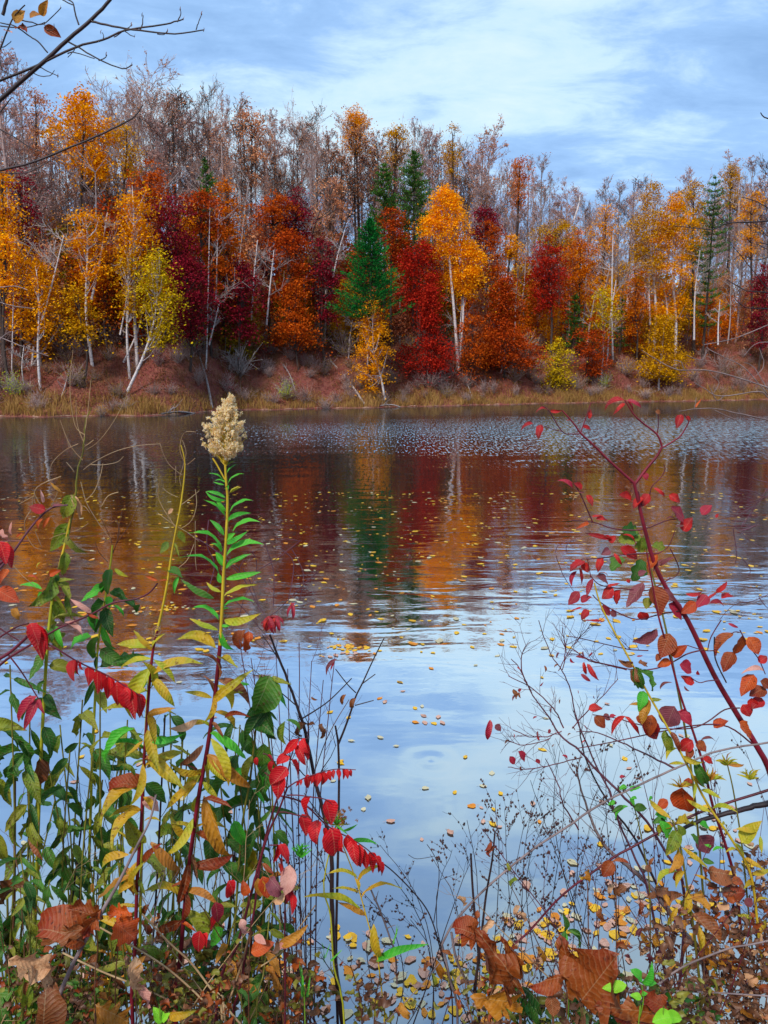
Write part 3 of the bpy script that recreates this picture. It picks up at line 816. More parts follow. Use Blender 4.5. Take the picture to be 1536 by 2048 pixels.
for px, d, kd, s, lb in [(572, 1.8, 'lime', 1.0, 'lime yellow shrub at the waterline behind the seed head'), (380, 8, 'lime', 1.5, 'yellow green shrub at the top of the bare bank'),
        (602, 9, 'lime', 1.2, 'small lime shrub under the rust oak'), (455, 3.6, 'maroon', 1.0, 'low maroon shrub in the middle of the bank'), (480, 5.5, 'pale', 1.9, 'dead silvery shrub lying down the bank'),
        (25, 3, 'lime', 1.0, 'yellow green shrub low on the bank by the edge'), (145, 3.5, 'olive', 1.2, 'olive shrub halfway down the bank near the edge'), (1150, 2.5, 'ochre', 1.0, 'ochre shrub in the dry grass below the orange oak'),
        (860, 2.5, 'maroon', 1.3, 'dark red shrub under the low crimson maple'), (835, 3.5, 'maroon', 1.0, 'smaller dark red shrub touching the crimson maple'), (1210, 3, 'lime', 1.0, 'yellow shrub under the thin birch'),
        (1030, 4, 'olive', 1.4, 'olive shrub beneath the wide oak'), (690, 8, 'olive', 1.6, 'dark olive shrub beneath the pine'), (1250, 4, 'ochre', 1.3, 'ochre shrub at the foot of the birch stand'),
        (1440, 5, 'dull', 1.4, 'brown shrub under the white pine')]:
    shrub(px, d, kd, s, lb)
rng = np.random.default_rng(5)
kinds = ['olive', 'dull', 'twiggy', 'dull', 'twiggy', 'ochre', 'rust', 'maroon', 'twiggy', 'olive']
KD = {'olive': 'olive leaved', 'dull': 'brown leaved', 'twiggy': 'leafless mauve', 'ochre': 'ochre leaved', 'rust': 'rust leaved', 'maroon': 'maroon leaved'}
for q in range(268):
    px = rng.uniform(-120, 1680); d = rng.uniform(1.2, 15) if q % 2 else rng.uniform(.5, 8) ; kd = kinds[rng.integers(0, 10)]
    if d < 5 and kd in ('rust', 'maroon'): kd = 'dull'
    lm = min(LMK, key=lambda a: abs(a[0] - px))
    shrub(px, d, kd, rng.uniform(.5, .9) if d < 8 else rng.uniform(1.0, 1.7), f"{KD[kd]} shrub {'on the open bank' if d < 8 else 'by the trees'} below {lm[1]}", 'shrubs of the far bank')

rng = np.random.default_rng(66); FOL['brush'] = foliage_mat('mixed_brush_leaves', ['4A2A20', '84463A', '965840', '74622A', '9C5444', '86484E'], .2, .9)
n = 2700; x = rng.uniform(-46, 66, n); y = shore(x) + rng.uniform(.4, 15, n); m_ = 26; idx = np.repeat(np.arange(n), m_); h_ = rng.uniform(.3, 1.1, n)
cc_ = np.stack([x[idx] + rng.normal(0, .35, n * m_), y[idx] + rng.normal(0, .35, n * m_), np.zeros(n * m_)], -1)
cc_[:, 2] = ground(cc_[:, 0], cc_[:, 1]) + rng.uniform(0, 1, n * m_) * h_[idx]
V, Q = leaf_quads(cc_, .06, rng, .3)
mb = MB(); mb.add(V, None, Q)
for q in range(0, n, 1):
    p0 = np.array([x[q], y[q], gz(x[q], y[q])])
    for z in range(3):
        mb.tube([p0, p0 + [rng.normal(0, .3), rng.normal(0, .2), h_[q] * 1.15]], [.012, .006], 3)
tag(link('undergrowth', mb.mesh('undergrowth', FOL['brush'], None, False)), 'low rust brown brush covering the far bank', 'undergrowth', None, 'stuff')

# --- fallen logs on the bank
def log_(x0, y0, x1, y1, d0, d1, w, label, mat='pale', stubs=3):
    def g(px, d):
        Y = Yb(px, d); x = P(px, 760, Y).x
        return np.array([x, Y, gz(x, Y)])
    a, b = g(x0, d0), g(x1, d1); a[2] += w * .9; b[2] += w * .5
    root = empty('fallen_log', a, label, 'log')
    mb = MB(); T = b - a
    mb.tube(smooth_path([np.zeros(3), T * .5 + np.array([.1, 0, .15]), T], 4), np.linspace(w * .6, w, 9), 6, True)
    link('trunk', mb.mesh('trunk', BARK[mat]), root)
    mb = MB()
    for q in range(stubs):
        s_ = T * random.uniform(0, .5); d = np.array([random.uniform(-1, 1), random.uniform(-.5, .2), random.uniform(.4, 1)])
        mb.tube([s_, s_ + d * .3, s_ + d * .7 + [0.1, 0, .05]], [w * .4, w * .3, w * .12], 4)
    link('branch_stubs', mb.mesh('branch_stubs', BARK[mat]), root)
log_(662, 700, 728, 812, 8, .3, .11, 'long pale log sliding down the bank into the water')
log_(398, 700, 422, 792, 8, 1.5, .11, 'dark dead log upright against the bank below the white pair', 'grey')
log_(568, 740, 590, 775, 5.5, 2.8, .07, 'short grey log on the open bank', 'grey')
log_(1258, 690, 1290, 735, 7, 4, .08, 'grey log under the birch stand', 'grey')
log_(925, 745, 945, 780, 5, 2.4, .05, 'thin pale stick lying on the bank right of the crimson maple')
log_(318, 822, 385, 826, .25, .15, .08, 'driftwood branch at the waterline below the olive yellow tree', 'grey')
log_(350, 815, 330, 822, .9, .2, .06, 'short driftwood piece beside the longer driftwood', 'grey')
log_(120, 770, 140, 740, 2.0, 5, .07, 'grey stick standing on the bank near the edge', 'grey')
log_(760, 806, 800, 808, .2, .15, .06, 'small pale driftwood at the waterline under the yellow aspen')

# --- dry grass along the water and over the bank
def blades(n, dmin, dmax, hmin, hmax, w, seed, bias=1.0):
    rng = np.random.default_rng(seed)
    x = rng.uniform(-46, 62, n); d = dmin + (dmax - dmin) * rng.uniform(0, 1, n) ** bias
    y = shore(x) + .5 * np.sin(x * .9) + .3 * np.sin(x * 2.3 + 1) + d
    z = ground(x, y)
    pat = hnoise(x, y, .8, 2.0)
    h = rng.uniform(hmin, hmax, n) * np.clip(.85 + .8 * pat, .25, 1.6)
    a = rng.uniform(0, 2 * math.pi, n); lean = rng.normal(0, .28, (n, 2)) * h[:, None]
    c = np.stack([x, y, z - .03], -1)
    sd_ = np.stack([np.cos(a), np.sin(a) * .5, np.zeros(n)], -1) * (w * rng.uniform(.6, 1.4, n))[:, None]
    mid_ = c + np.stack([lean[:, 0] * .35, lean[:, 1] * .35, h * .6], -1)
    tip = c + np.stack([lean[:, 0] * 1.2, lean[:, 1] * 1.2, h], -1)
    V = np.stack([c - sd_, c + sd_, mid_ + sd_ * .8, mid_ - sd_ * .8, tip], 1).reshape(-1, 3)
    b = np.arange(n)[:, None] * 5
    return V, b + np.array([[0, 1, 2, 3]]), b + np.array([[3, 2, 4]])
FOL['hay'] = foliage_mat('dry_grass_blades', ['5A4420', '96703A', 'B48A54', '80682A'], .25, .5)
FOL['sedge'] = foliage_mat('olive_grass_blades', ['4E2C20', '7E4C3A', '986250', '6E5430'], .25, .5)
FOL['litter'] = foliage_mat('fallen_leaf_litter', ['5A241E', '8E3E34', 'A85A48', '74382C'], .1, .6)
V, Q, T = blades(26000, .12, 2.6, .3, .85, .02, 1, 1.3)
tag(link('grass', mesh_np('grass', V, [Q, T], FOL['hay'])), 'dry yellow grass along the far waterline', 'grass', None, 'stuff')
V, Q, T = blades(30000, 1.5, 15, .15, .6, .016, 2)
tag(link('grass', mesh_np('grass', V, [Q, T], FOL['sedge'])), 'brown weeds scattered over the far bank', 'grass', None, 'stuff')
rng = np.random.default_rng(9); n = 42000
x = rng.uniform(-46, 66, n); y = shore(x) + rng.uniform(.3, 26, n); c = np.stack([x, y, ground(x, y) + .03 + rng.uniform(0, .08, n)], -1)
V, Q = leaf_quads(c, .07, rng, 1.5)
tag(link('leaf_litter', mesh_np('leaf_litter', V, [Q], FOL['litter'])), 'fallen red brown leaves covering the far bank', 'fallen leaves', None, 'stuff')
# pale strip of washed stones and roots at the waterline
mb = MB(); x = np.linspace(-50, 66, 260); y = shore(x) + .5 * np.sin(x * .9) + .3 * np.sin(x * 2.3 + 1) + .1
mb.tube(np.stack([x, y + .05, 0.02 + .03 * np.sin(x * 3.1)], -1), .05 + .045 * np.sin(x * 5.3) * np.sin(x * .7), 5)
kk = NT('washed_sand'); cc_ = kk.ramp(kk.noise(kk.coord(), 3, 4, .7), [(.35, srgb('5E4638')), (.65, srgb('B08C78'))])
tag(link('shore_strip', mb.mesh('shore_strip', kk.out(kk.bsdf(cc_, .9, .1)))), 'pale washed strip of sand at the far waterline', None, None, 'structure')
# ================================================================== the near bank: leaves
def leaf_mesh(kind, v):
    rng = random.Random(kind + str(v))
    n = 9; prof = {'lance': lambda t: 0.080 * math.sin(math.pi * t ** 0.75) ** 0.9,
        'blade': lambda t: 0.03 * (1 - t) ** 0.5 + .002,
        'ovate': lambda t: 0.30 * math.sin(math.pi * t ** 0.72) ** 0.85,
        'broad': lambda t: 0.215 * math.sin(math.pi * t ** 0.62) ** 0.95,
        'narrow': lambda t: 0.118 * math.sin(math.pi * t ** 0.7) ** 0.95,
        'leaflet': lambda t: 0.19 * math.sin(math.pi * t ** 0.6) ** 0.8 * (1 - .25 * t),
        'dead': lambda t: 0.16 * math.sin(math.pi * t ** 0.7) ** 0.8,
        'oak': None, 'lobed': None, 'maple': None}[kind]
    if kind == 'oak': n = 17; prof = lambda t: (0.06 + 0.30 * math.sin(math.pi * t ** 1.05)) * (0.66 + 0.34 * math.sin(t * 27 + v)) + .012
    if kind == 'lobed': n = 15; prof = lambda t: (0.10 + 0.50 * math.sin(math.pi * min(1, t * 1.02)) ** .6) * (0.80 + 0.20 * math.sin(t * 19 + v)) + .01
    if kind == 'maple': n = 13; prof = lambda t: (0.05 + 0.46 * math.sin(math.pi * t ** .8)) * (0.62 + 0.38 * abs(math.sin(t * 8.5 + .4)))
    curv = -rng.uniform(-.1, 1.2) * {'lance': 1.3, 'narrow': 1.3, 'broad': 1.3, 'dead': 2.4, 'oak': 1.3, 'blade': .8, 'lobed': .8, 'leaflet': .9}.get(kind, .7)
    lat = rng.uniform(-1, 1) * {'lance': .16, 'narrow': .13, 'broad': .07, 'dead': .2, 'oak': .14, 'lobed': .05, 'leaflet': .07}.get(kind, .05)
    fold = rng.uniform(.1, .8) * {'leaflet': 1.3, 'dead': 2.4, 'lobed': .7, 'oak': 1.3}.get(kind, .8)
    twist = rng.uniform(-.5, .5) * (3 if kind == 'dead' else 1.4 if kind == 'oak' else 1)
    rip = {'dead': .07, 'oak': .10, 'lobed': .085, 'maple': .03, 'broad': .03, 'ovate': .03}.get(kind, .014)
    V = []; T = []; y = z = 0.0; a = -curv / 2
    cols = 5 if kind in ('oak', 'lobed', 'broad', 'ovate', 'dead', 'narrow') else 3
    for i in range(n + 1):
        t = i / n; w = max(0.0, prof(t)) if 0 < i < n else (.012 if i == 0 else 0.002)
        tw = twist * t
        for c in range(cols):
            u = (c / (cols - 1) - .5) * 2
            xx = u * w; zz = abs(u) ** 1.15 * w * fold * 1.35 + rip * (math.sin(t * 13 + u * 2.5 + v) + .6 * math.sin(t * 29 - u * 4 + 2 * v)) * abs(u)
            x2 = xx * math.cos(tw) - zz * math.sin(tw); z2 = xx * math.sin(tw) + zz * math.cos(tw)
            V.append((x2 + lat * math.sin(math.pi * t), y - z2 * math.sin(a), z + z2 * math.cos(a)))
        y += math.cos(a) / n; z += math.sin(a) / n; a += curv / n
    V = np.array(V); chord = V[-1 - cols // 2] - V[cols // 2]
    L = np.linalg.norm(chord); th = math.atan2(chord[2], chord[1])
    Vy = V[:, 1] * math.cos(th) + V[:, 2] * math.sin(th); Vz = -V[:, 1] * math.sin(th) + V[:, 2] * math.cos(th)
    V = np.stack([V[:, 0], Vy, Vz], -1) / L
    Q = [(i * cols + c, i * cols + c + 1, (i + 1) * cols + c + 1, (i + 1) * cols + c) for i in range(n) for c in range(cols - 1)]
    return V, np.array(Q)
_LM = {}
def get_leaf(kind, v, mat):
    key = (kind, v, mat.name)
    if key not in _LM:
        V, Q = leaf_mesh(kind, v)
        _LM[key] = mesh_np('leaf', V, [Q], mat, True)
    return _LM[key]
def leaf_mat(name, cols, spot='3A2410', amt=0.25, edge=None, trans=0.32, rough=.5):
    k = NT(name); co = k.coord('Object')
    rnd = k.n('ShaderNodeObjectInfo').outputs['Random']
    w = k.math('MULTIPLY', rnd, 37.0)
    nz = k.noise(co, 3.0, 3, .6, w); n2 = k.noise(co, 11.0, 4, .65, w)
    f = k.math('ADD', k.math('MULTIPLY', rnd, .6), k.math('MULTIPLY', k.mapr(nz, .3, .7, 0, 1), .4), clamp=True)
    n = len(cols)
    c = k.ramp(f, [(i / max(1, n - 1), srgb(h)) for i, h in enumerate(cols)])
    sp_ = k.n('ShaderNodeSeparateXYZ', ins={0: co})
    ax = k.math('ABSOLUTE', sp_.outputs[0])
    if edge:
        c = k.mix(k.math('MULTIPLY', k.mapr(k.math('ADD', k.math('MULTIPLY', nz, .6), k.math('MULTIPLY', sp_.outputs[1], .4)), .45, .72, 0, 1), .8), c, srgb(edge))
    c = k.mix(k.math('MULTIPLY', k.mapr(n2, .56, .66, 0, 1), amt * 2, clamp=True), c, srgb(spot))
    vein = k.math('SINE', k.math('MULTIPLY', k.math('SUBTRACT', sp_.outputs[1], k.math('MULTIPLY', ax, .9)), 62.0))
    c = k.mix(k.mapr(vein, .6, 1.0, 0, .13), c, k.mix(.6, c, (.75, .6, .3, 1)))
    c = k.mix(k.mapr(ax, .004, .010, .28, 0), c, k.mix(.5, c, (.8, .7, .4, 1)))
    bp = k.n('ShaderNodeBump', ins={'Height': k.math('ADD', k.math('MULTIPLY', vein, .4), k.math('MULTIPLY', n2, 4.0)), 'Strength': .3, 'Distance': .004})
    pb = k.bsdf(c, rough, .35, bp.outputs[0])
    t = k.n('ShaderNodeBsdfTranslucent', ins={'Color': c}).outputs[0]
    mx = k.n('ShaderNodeMixShader'); mx.inputs[0].default_value = trans
    k.t.links.new(pb, mx.inputs[1]); k.t.links.new(t, mx.inputs[2])
    return k.out(mx.outputs[0])
LF = {
 'red': leaf_mat('crimson_leaf', ['8E0C16', 'B41020', 'CC1C18', '9E1024'], '4A080E', .3, '6E0A18'),
 'sumac': leaf_mat('sumac_leaf', ['A40818', 'CC0A1C', 'E21020', 'B40A22'], '6A060E', .22, '86081E', trans=.38),
 'magenta': leaf_mat('purple_red_leaf', ['8E1430', 'B01C3C', '9A1A30', '7A1630'], '4A0C1C', .25),
 'plum': leaf_mat('dull_plum_leaf', ['6A3440', '8A4450', '7A3A3C', '5E2E3A'], '3A1A1E', .25),
 'orange': leaf_mat('orange_leaf', ['9C300C', 'BE440E', 'D05A12', 'A03C10'], '5A1A0A', .4, '9A3010'),
 'bronze': leaf_mat('bronze_leaf', ['6A2812', '8E3A14', 'A04C18', '782612'], '401608', .45, '8A1E10'),
 'green': leaf_mat('fresh_green_leaf', ['2C8A1C', '3FAA2A', '56B82C', '2E9A34'], '1E5A14', .1),
 'dgreen': leaf_mat('dark_green_leaf', ['1A4414', '2A5E18', '3E7420', '5A8220'], '54481A', .5),
 'olive': leaf_mat('spotted_olive_leaf', ['3C6216', '66801C', '8A8E22', '7A7420'], '44320E', .7, '8A8622'),
 'lime': leaf_mat('lime_leaf', ['68B81C', '86D02A', '98D430'], '4A8A18', .08),
 'yellow': leaf_mat('yellowing_leaf', ['A07C12', 'CC9A18', 'B8A020', 'D08E14'], '70460E', .45, '8A9A24'),
 'ygreen': leaf_mat('yellow_green_leaf', ['7E9A1C', 'A4AC22', 'C0B428', '8AA022'], '6A5212', .3, 'C8A01E'),
 'ochre': leaf_mat('ochre_leaf', ['A0661A', 'C08424', 'B87420', '94581C'], '5E3412', .4),
 'brown': leaf_mat('brown_dead_leaf', ['5E3018', '8A4A22', '74401E', '4E2814'], '2E160A', .4, trans=.15),
 'oak': leaf_mat('russet_oak_leaf', ['7A3A12', '985016', '884014', 'A65E1C'], '5A1E0A', .5, '7A2A10', .22),
 'tan': leaf_mat('tan_curled_leaf', ['B88458', 'D4A47A', 'C09068', 'A87450'], '7A4A2A', .3, trans=.2),
 'pink': leaf_mat('pale_pink_leaf', ['C88478', 'E0A898', 'D08C7C', 'C07868'], '8A4A3E', .2),
}
def stem_mat(name, c0, c1, sc=14, rough=.5):
    k = NT(name); nz = k.noise(k.coord('Object'), sc, 4, .6)
    return k.out(k.bsdf(k.mix(k.mapr(nz, .35, .65, 0, 1), srgb(c0), srgb(c1)), rough, .35))
ST = {
 'red': stem_mat('red_stem', '560E1A', '801C2E'), 'wine': stem_mat('wine_dark_stem', '3E141C', '6A2030'),
 'yellow': stem_mat('yellow_stem', 'A88A1C', 'C8AC2E'), 'ygreen': stem_mat('yellow_green_stem', '8A9420', 'B4AC2E'),
 'green': stem_mat('green_stem', '4E7A1C', '7A9A2A'), 'dark': stem_mat('dark_stem', '1C1416', '3A2A2A'),
 'grey': stem_mat('grey_woody_stem', '5A4C4C', '8E7C7A', 20, .8), 'brown': stem_mat('brown_stem', '4A2C1E', '7A5238'),
 'mauve': stem_mat('mauve_stem', '4A2430', '6E4450'), 'straw': stem_mat('straw_stem', '86684A', 'B89A70'), 'olive': stem_mat('olive_stem', '54501C', '7E7A2A'),
}
def c8(x, y): return (1016 + .33854 * x, 780 + .33854 * y)
def c6(x, y): return (1016 + .33854 * x, 1240 + .33854 * y)
def c7(x, y): return (1016 + .33854 * x, 1628 + .33854 * y)
def c5(x, y): return (840 + .33854 * x, 1628 + .33854 * y)
def c4(x, y): return (380 + .33854 * x, 1628 + .33854 * y)
def c3(x, y): return (380 + .33854 * x, 1240 + .33854 * y)
def c2(x, y): return (.33854 * x, 1628 + .33854 * y)
def c1(x, y): return (.33854 * x, 1240 + .33854 * y)
def ci(x, y): return (.5 * x, 780 + .5 * y)
def ct(x, y): return (.5 * x, .5 * y)
def cr4(x, y): return (768 + .5 * x, 300 + .5 * y)
def ce(x, y): return (.2604 * x, 880 + .2604 * y)
def cg(x, y): return (340 + .2344 * x, 960 + .2344 * y)
def same(x, y): return (x, y)

class Plant:
    """a plant: an Empty at its foot; stems are one mesh per kind of stem, each leaf its own object"""
    def __init__(s, name, label, cat, foot, Y, group=None, grounded=True):
        s.Y = Y; s.rng = random.Random(label)
        s.nl = 0
        if grounded:
            x = P(foot[0], 2048, Y).x
            s.o = Vector((x, Y, gz(x, Y) - .02))
        else: s.o = P(foot[0], foot[1], Y)
        s.root = empty(name, s.o, label, cat, group)
        s.mbs = {}
    def mb(s, mat, name='stem'):
        if (mat, name) not in s.mbs: s.mbs[(mat, name)] = MB()
        return s.mbs[(mat, name)]
    def path(s, pts, w0, w1, mat, f=same, ground=False, dy=0.0, dy1=None, sides=5, name='stem', sub=4, wig=0.0):
        """pts px list from the tip of the stem down or the other way; w in px"""
        n = len(pts); W = []
        for i, p in enumerate(pts):
            yy = s.Y + (dy + ((dy if dy1 is None else dy1) - dy) * i / max(1, n - 1))
            W.append(np.array(P(*f(*p), yy)))
        if ground:
            last = W[-1]; W.append(np.array([last[0] * .4 + s.o.x * .6, s.Y, s.o.z]))
        Wp = smooth_path(W, sub)
        if wig: Wp = Wp + np.random.default_rng(abs(n + int(pts[0][0]))).normal(0, wig * mpp(768, 1400, s.Y), Wp.shape)
        m = mpp(768, 1400, s.Y)
        s.mb(mat, name).tube(Wp, np.linspace(w0, w1, len(Wp)) * m / 2, sides)
        return Wp
    def leaf3(s, b, t, kind, mat, v=None, wide=1.0, name='leaf', roll=None):
        b = Vector(b); t = Vector(t); d = t - b; L = d.length
        if L < 1e-4: return
        v = s.rng.randrange(5) if v is None else v
        y = d / L
        view = (Vector((0, 0, CAM_Z)) - b).normalized()
        up = Vector((0, 0, 1))
        uw = 1.6 if kind in ('lance', 'narrow', 'dead') else .9
        hint = view * s.rng.uniform(.3, 1.2) + up * s.rng.uniform(0, uw) + Vector((s.rng.uniform(-.6, .6), s.rng.uniform(-.3, .3), 0))
        if roll is not None: hint = view + up * .2
        z = (hint - y * hint.dot(y)); z.normalize()
        x = y.cross(z)
        M = Matrix(((x.x, y.x, z.x), (x.y, y.y, z.y), (x.z, y.z, z.z)))
        o = bpy.data.objects.new(name, get_leaf(kind, v, LF[mat]))
        o.parent = s.root; o.location = b - s.o
        o.rotation_euler = M.to_euler(); o.scale = (L * wide, L, L)
        COL.objects.link(o); s.nl += 1
        return o
    def leaf(s, b, t, kind, mat, f=same, wide=1.0, dy=0.0, ddy=None, v=None, name='leaf', roll=None):
        """leaf from pixel b to pixel t"""
        L = math.hypot(b[0] - t[0], b[1] - t[1]) * (f(1, 0)[0] - f(0, 0)[0]) * mpp(768, 1400, s.Y)
        if ddy is None: ddy = s.rng.uniform(-.35, .25) * L
        return s.leaf3(P(*f(*b), s.Y + dy), P(*f(*t), s.Y + dy + ddy), kind, mat, v, wide, name, roll)
    def leaves(s, lst, kind, mat, f=same, wide=1.0, dy=0.0):
        for q in lst:
            kd = q[4] if len(q) > 4 else kind; mt = q[5] if len(q) > 5 else mat; wd = q[6] if len(q) > 6 else wide
            s.leaf((q[0], q[1]), (q[2], q[3]), kd, mt, f, wd, dy)
    def along(s, Wp, n, Lpx, kinds, mats, t0=0.0, t1=1.0, droop=.5, pair=False, wide=1.0, jit=.3, spread=1.0):
        """leaves set along a stem (world points), alternate sides"""
        m = mpp(768, 1400, s.Y); r = s.rng
        for q in range(n):
            u = t0 + (t1 - t0) * (q + r.uniform(-.3, .3)) / n; u = min(max(u, 0), .999)
            ii = u * (len(Wp) - 1); a = int(ii); p = Wp[a] + (Wp[min(a + 1, len(Wp) - 1)] - Wp[a]) * (ii - a)
            for sg in ((-1, 1) if pair else ((1 if q % 2 else -1),)):
                L = Lpx * m * r.choice([r.uniform(.4, .8), r.uniform(.75, 1.15), r.uniform(.9, 1.35)])
                if r.random() < .12: continue
                d = Vector((sg * r.uniform(.25, 1) * spread, r.uniform(-.8, .6), .55 - droop * r.uniform(.3, 1.9))); d.normalize()
                mt = mats[min(len(mats) - 1, int((u + r.uniform(-.25, .25)) * len(mats)))] if u + .25 > 0 else mats[0]
                mt = mats[max(0, min(len(mats) - 1, int((u + r.uniform(-.2, .2)) * len(mats))))]
                b = Vector(p) + d * L * .10
                s.mb('olive', 'leaf_stalks').tube([np.array(p), np.array(b + d * L * .04)], [.9 * m, .6 * m], 3)
                s.leaf3(b, b + d * L, r.choice(kinds), mt, wide=wide)
    def brush(s, pts, w0, w1, mat, n, L, lev=2, f=same, dy=0, dy1=None, ang=.6, ground=False, beads=None, bname='seed_pods', up=.15, name='stem', wig=0.6):
        """a branch given by pixels that carries random side twigs"""
        Wp = s.path(pts, w0, w1, mat, f, ground, dy, dy1, 4, name, 4, wig)
        m = mpp(768, 1400, s.Y); r = s.rng; T = s.mb(mat, name)
        def side(W, n, L, w, lev):
            for q in range(n):
                u = r.uniform(.12, 1) * (len(W) - 1); a = min(int(u), len(W) - 2)
                p = W[a] + (W[a + 1] - W[a]) * (u - a); d = W[a + 1] - W[a]; d = d / (np.linalg.norm(d) + 1e-9)
                if d[2] < 0 and ground is False and lev == 2 and up > 0: pass
                g = r.uniform(ang * .5, ang * 1.5) * r.choice([-1, 1])
                dx = math.cos(g) * d[0] - math.sin(g) * d[2]; dz = math.sin(g) * d[0] + math.cos(g) * d[2]
                dd = np.array([dx, d[1] + r.uniform(-.5, .5), dz]); dd /= np.linalg.norm(dd)
                l_ = L * r.uniform(.5, 1.25); P_ = [p]
                for z in range(3):
                    dd = dd + np.array([r.uniform(-.22, .22), r.uniform(-.15, .15), r.uniform(-.15, .2) + up * .5]); dd /= np.linalg.norm(dd)
                    P_.append(P_[-1] + dd * l_ / 3)
                P_ = np.array(P_)
                T.tube(P_, np.linspace(w, max(w * .45, .5), 4) * m / 2, 3)
                if beads:
                    for z in range(beads):
                        t_ = r.uniform(.1, 1) * 3; a_ = min(int(t_), 2); pb = P_[a_] + (P_[a_ + 1] - P_[a_]) * (t_ - a_)
                        s.bead(pb + np.array([r.uniform(-1, 1), r.uniform(-1, 1), r.uniform(-1, 1)]) * 1.5 * m, r.uniform(1.3, 2.6) * m, bname)
                if lev > 1: side(P_, max(2, n // 3), L * .45, max(w * .6, .8), lev - 1)
        side(Wp, n, L * m, max(w1 * .8, .9), lev)
        return Wp
    def bead(s, p, r_, name='seed_pods'):
        B = s.mb('bead', name)
        v = np.array([(1, 0, 0), (-1, 0, 0), (0, 1, 0), (0, -1, 0), (0, 0, 1.5), (0, 0, -1.5)]) * r_ + p
        B.add(v, [(0, 2, 4), (2, 1, 4), (1, 3, 4), (3, 0, 4), (2, 0, 5), (1, 2, 5), (3, 1, 5), (0, 3, 5)])
    def done(s, beadmat='dark'):
        for (mat, nm), mb in s.mbs.items():
            if not mb.n: continue
            mt = ST[beadmat] if mat == 'bead' else (ST[mat] if mat in ST else LF[mat])
            o = link(nm, mb.mesh(nm, mt, s.o), s.root)
            if nm in ('seed_pods', 'dead_leaves', 'fluff', 'twigs'): o['kind'] = 'stuff'
        return s.root
ST['seed'] = stem_mat('dark_seed_pods', '2A1A18', '5A342C')
# ------------------------------------------------------------------ 1 the tall plumed stem
p = Plant('plumed_goldenrod', 'tall plumed green stalk topped by a fluffy cream seed head', 'wildflower', (345, 2048), 1.40)
W1 = p.path([(449, 900), (452, 960), (455, 1000), (452, 1080), (447, 1150), (444, 1220), (440, 1290)], 4.2, 7.2, 'yellow')
W2 = p.path([(440, 1290), (430, 1390), (414, 1500), (396, 1600), (376, 1750), (362, 1900), (352, 2060)], 8.5, 10, 'red', ground=True)
UL = [(480,30,370,15),(490,95,460,70),(515,110,612,60,'lance','ygreen',1.2),(470,150,305,98),(475,265,390,155,'lance','green',1.6),(500,290,705,172),(470,320,288,170),
 (490,345,690,282),(490,385,560,330,'lance','ygreen',1.4),(535,435,765,355),(460,470,340,340,'lance','green',1.5),(465,520,560,450,'ovate','green',.7),(485,545,660,440,'lance','green',1.3),
 (440,600,160,455),(440,615,350,540,'lance','green',1.6),(460,735,390,615,'ovate','green',.7),(485,635,800,548),(475,755,700,630),(415,795,85,665),(440,880,410,790,'ovate','green',.8),
 (480,845,780,785),(435,955,310,870,'lance','ygreen',1.4),(465,990,745,895,'lance','ygreen'),(375,1010,90,845,'lance','dgreen',1.1),(445,1095,715,1035),(415,1195,160,1100),(450,1110,505,1095,'lance','green',1.5),
 (465,1200,780,1135,'lance','ygreen'),(410,1280,165,1180,'lance','ygreen'),(440,1240,540,1230,'lance','green',1.4),(500,1240,580,1180,'lance','green',1.8),(430,1285,550,1450,'narrow','green',1.0)]
p.leaves(UL, 'lance', 'green', cg, 1.15)
p.leaves([(700,1400,840,1245,'lance','green'),(705,1250,790,1195,'lance','ygreen')], 'lance', 'green', lambda x, y: (360+.1302*x, 760+.1302*y))
fh = lambda x, y: (360 + .1302 * x, 760 + .1302 * y)
p.leaves([(650,1520,440,1435),(680,1610,510,1565),(710,1700,750,1610,'ovate','green',.8),(720,1430,880,1290),(700,1340,850,1255,'lance','straw' if False else 'ygreen'),(735,1590,985,1440),(690,1310,780,1210,'lance','green',1.4),(700,1850,395,1715),(760,1740,930,1630,'lance','ygreen',1.2)], 'lance', 'green', fh)
LL = [(1255,490,1500,400-110,'lance','yellow'),(1290,345,1180,235-30,'narrow','brown'),(1265,480,1440,430,'lance','yellow',1.3),(1250,460,1090,425,'lance','yellow',1.2),(1270,470,1200,330,'narrow','brown',.8),
 (1285,350,1470,500,'lance','brown',1.4),(1245,640,1165,590,'lance','ygreen',1.3),(1165,590,1000,640,'lance','tan',1.6),(1250,600,1320,700,'narrow','brown',.9),(1235,660,1450,820,'lance','green',1.4),
 (1220,790,1480,985,'narrow','ochre',.8),(1210,830,1230,1010,'narrow','ygreen',1.0),(1200,740,1060,850,'lance','brown',1.5),(1190,890,1000,840,'lance','yellow',1.2),(1180,970,1060,860,'narrow','bronze',.8),
 (1170,950,980,1120,'narrow','yellow',.9),(1190,1090,1280,1190,'narrow','ygreen',1.1),(1205,1040,1370,1390,'narrow','ochre',.7),(1160,1230,1000,1200,'lance','yellow',1.4),(1330,580,1480,575,'narrow','bronze',.7)]
p.leaves(LL, 'lance', 'yellow', c1)
LL2 = [(1140,90,1380,150,'lance','yellow'),(1105,140,1000,0,'lance','yellow',1.4),(1110,380,1010,430,'lance','bronze',1.5),(1130,230,1170,420,'narrow','brown',.7),(1090,500,830,470,'lance','yellow',1.2),
 (1100,450,1290,540,'lance','ochre',1.2),(1070,640,1160,700,'narrow','orange',.8),(1060,1020,1190,1120,'ovate','oak',1.0),(1050,1190,1170,1150,'narrow','yellow')]
p.leaves(LL2, 'lance', 'yellow', c2)
p.along(W2, 26, 88, ['lance', 'narrow'], ['yellow', 'ygreen', 'bronze', 'olive'], .02, .85, 1.0, wide=1.2)
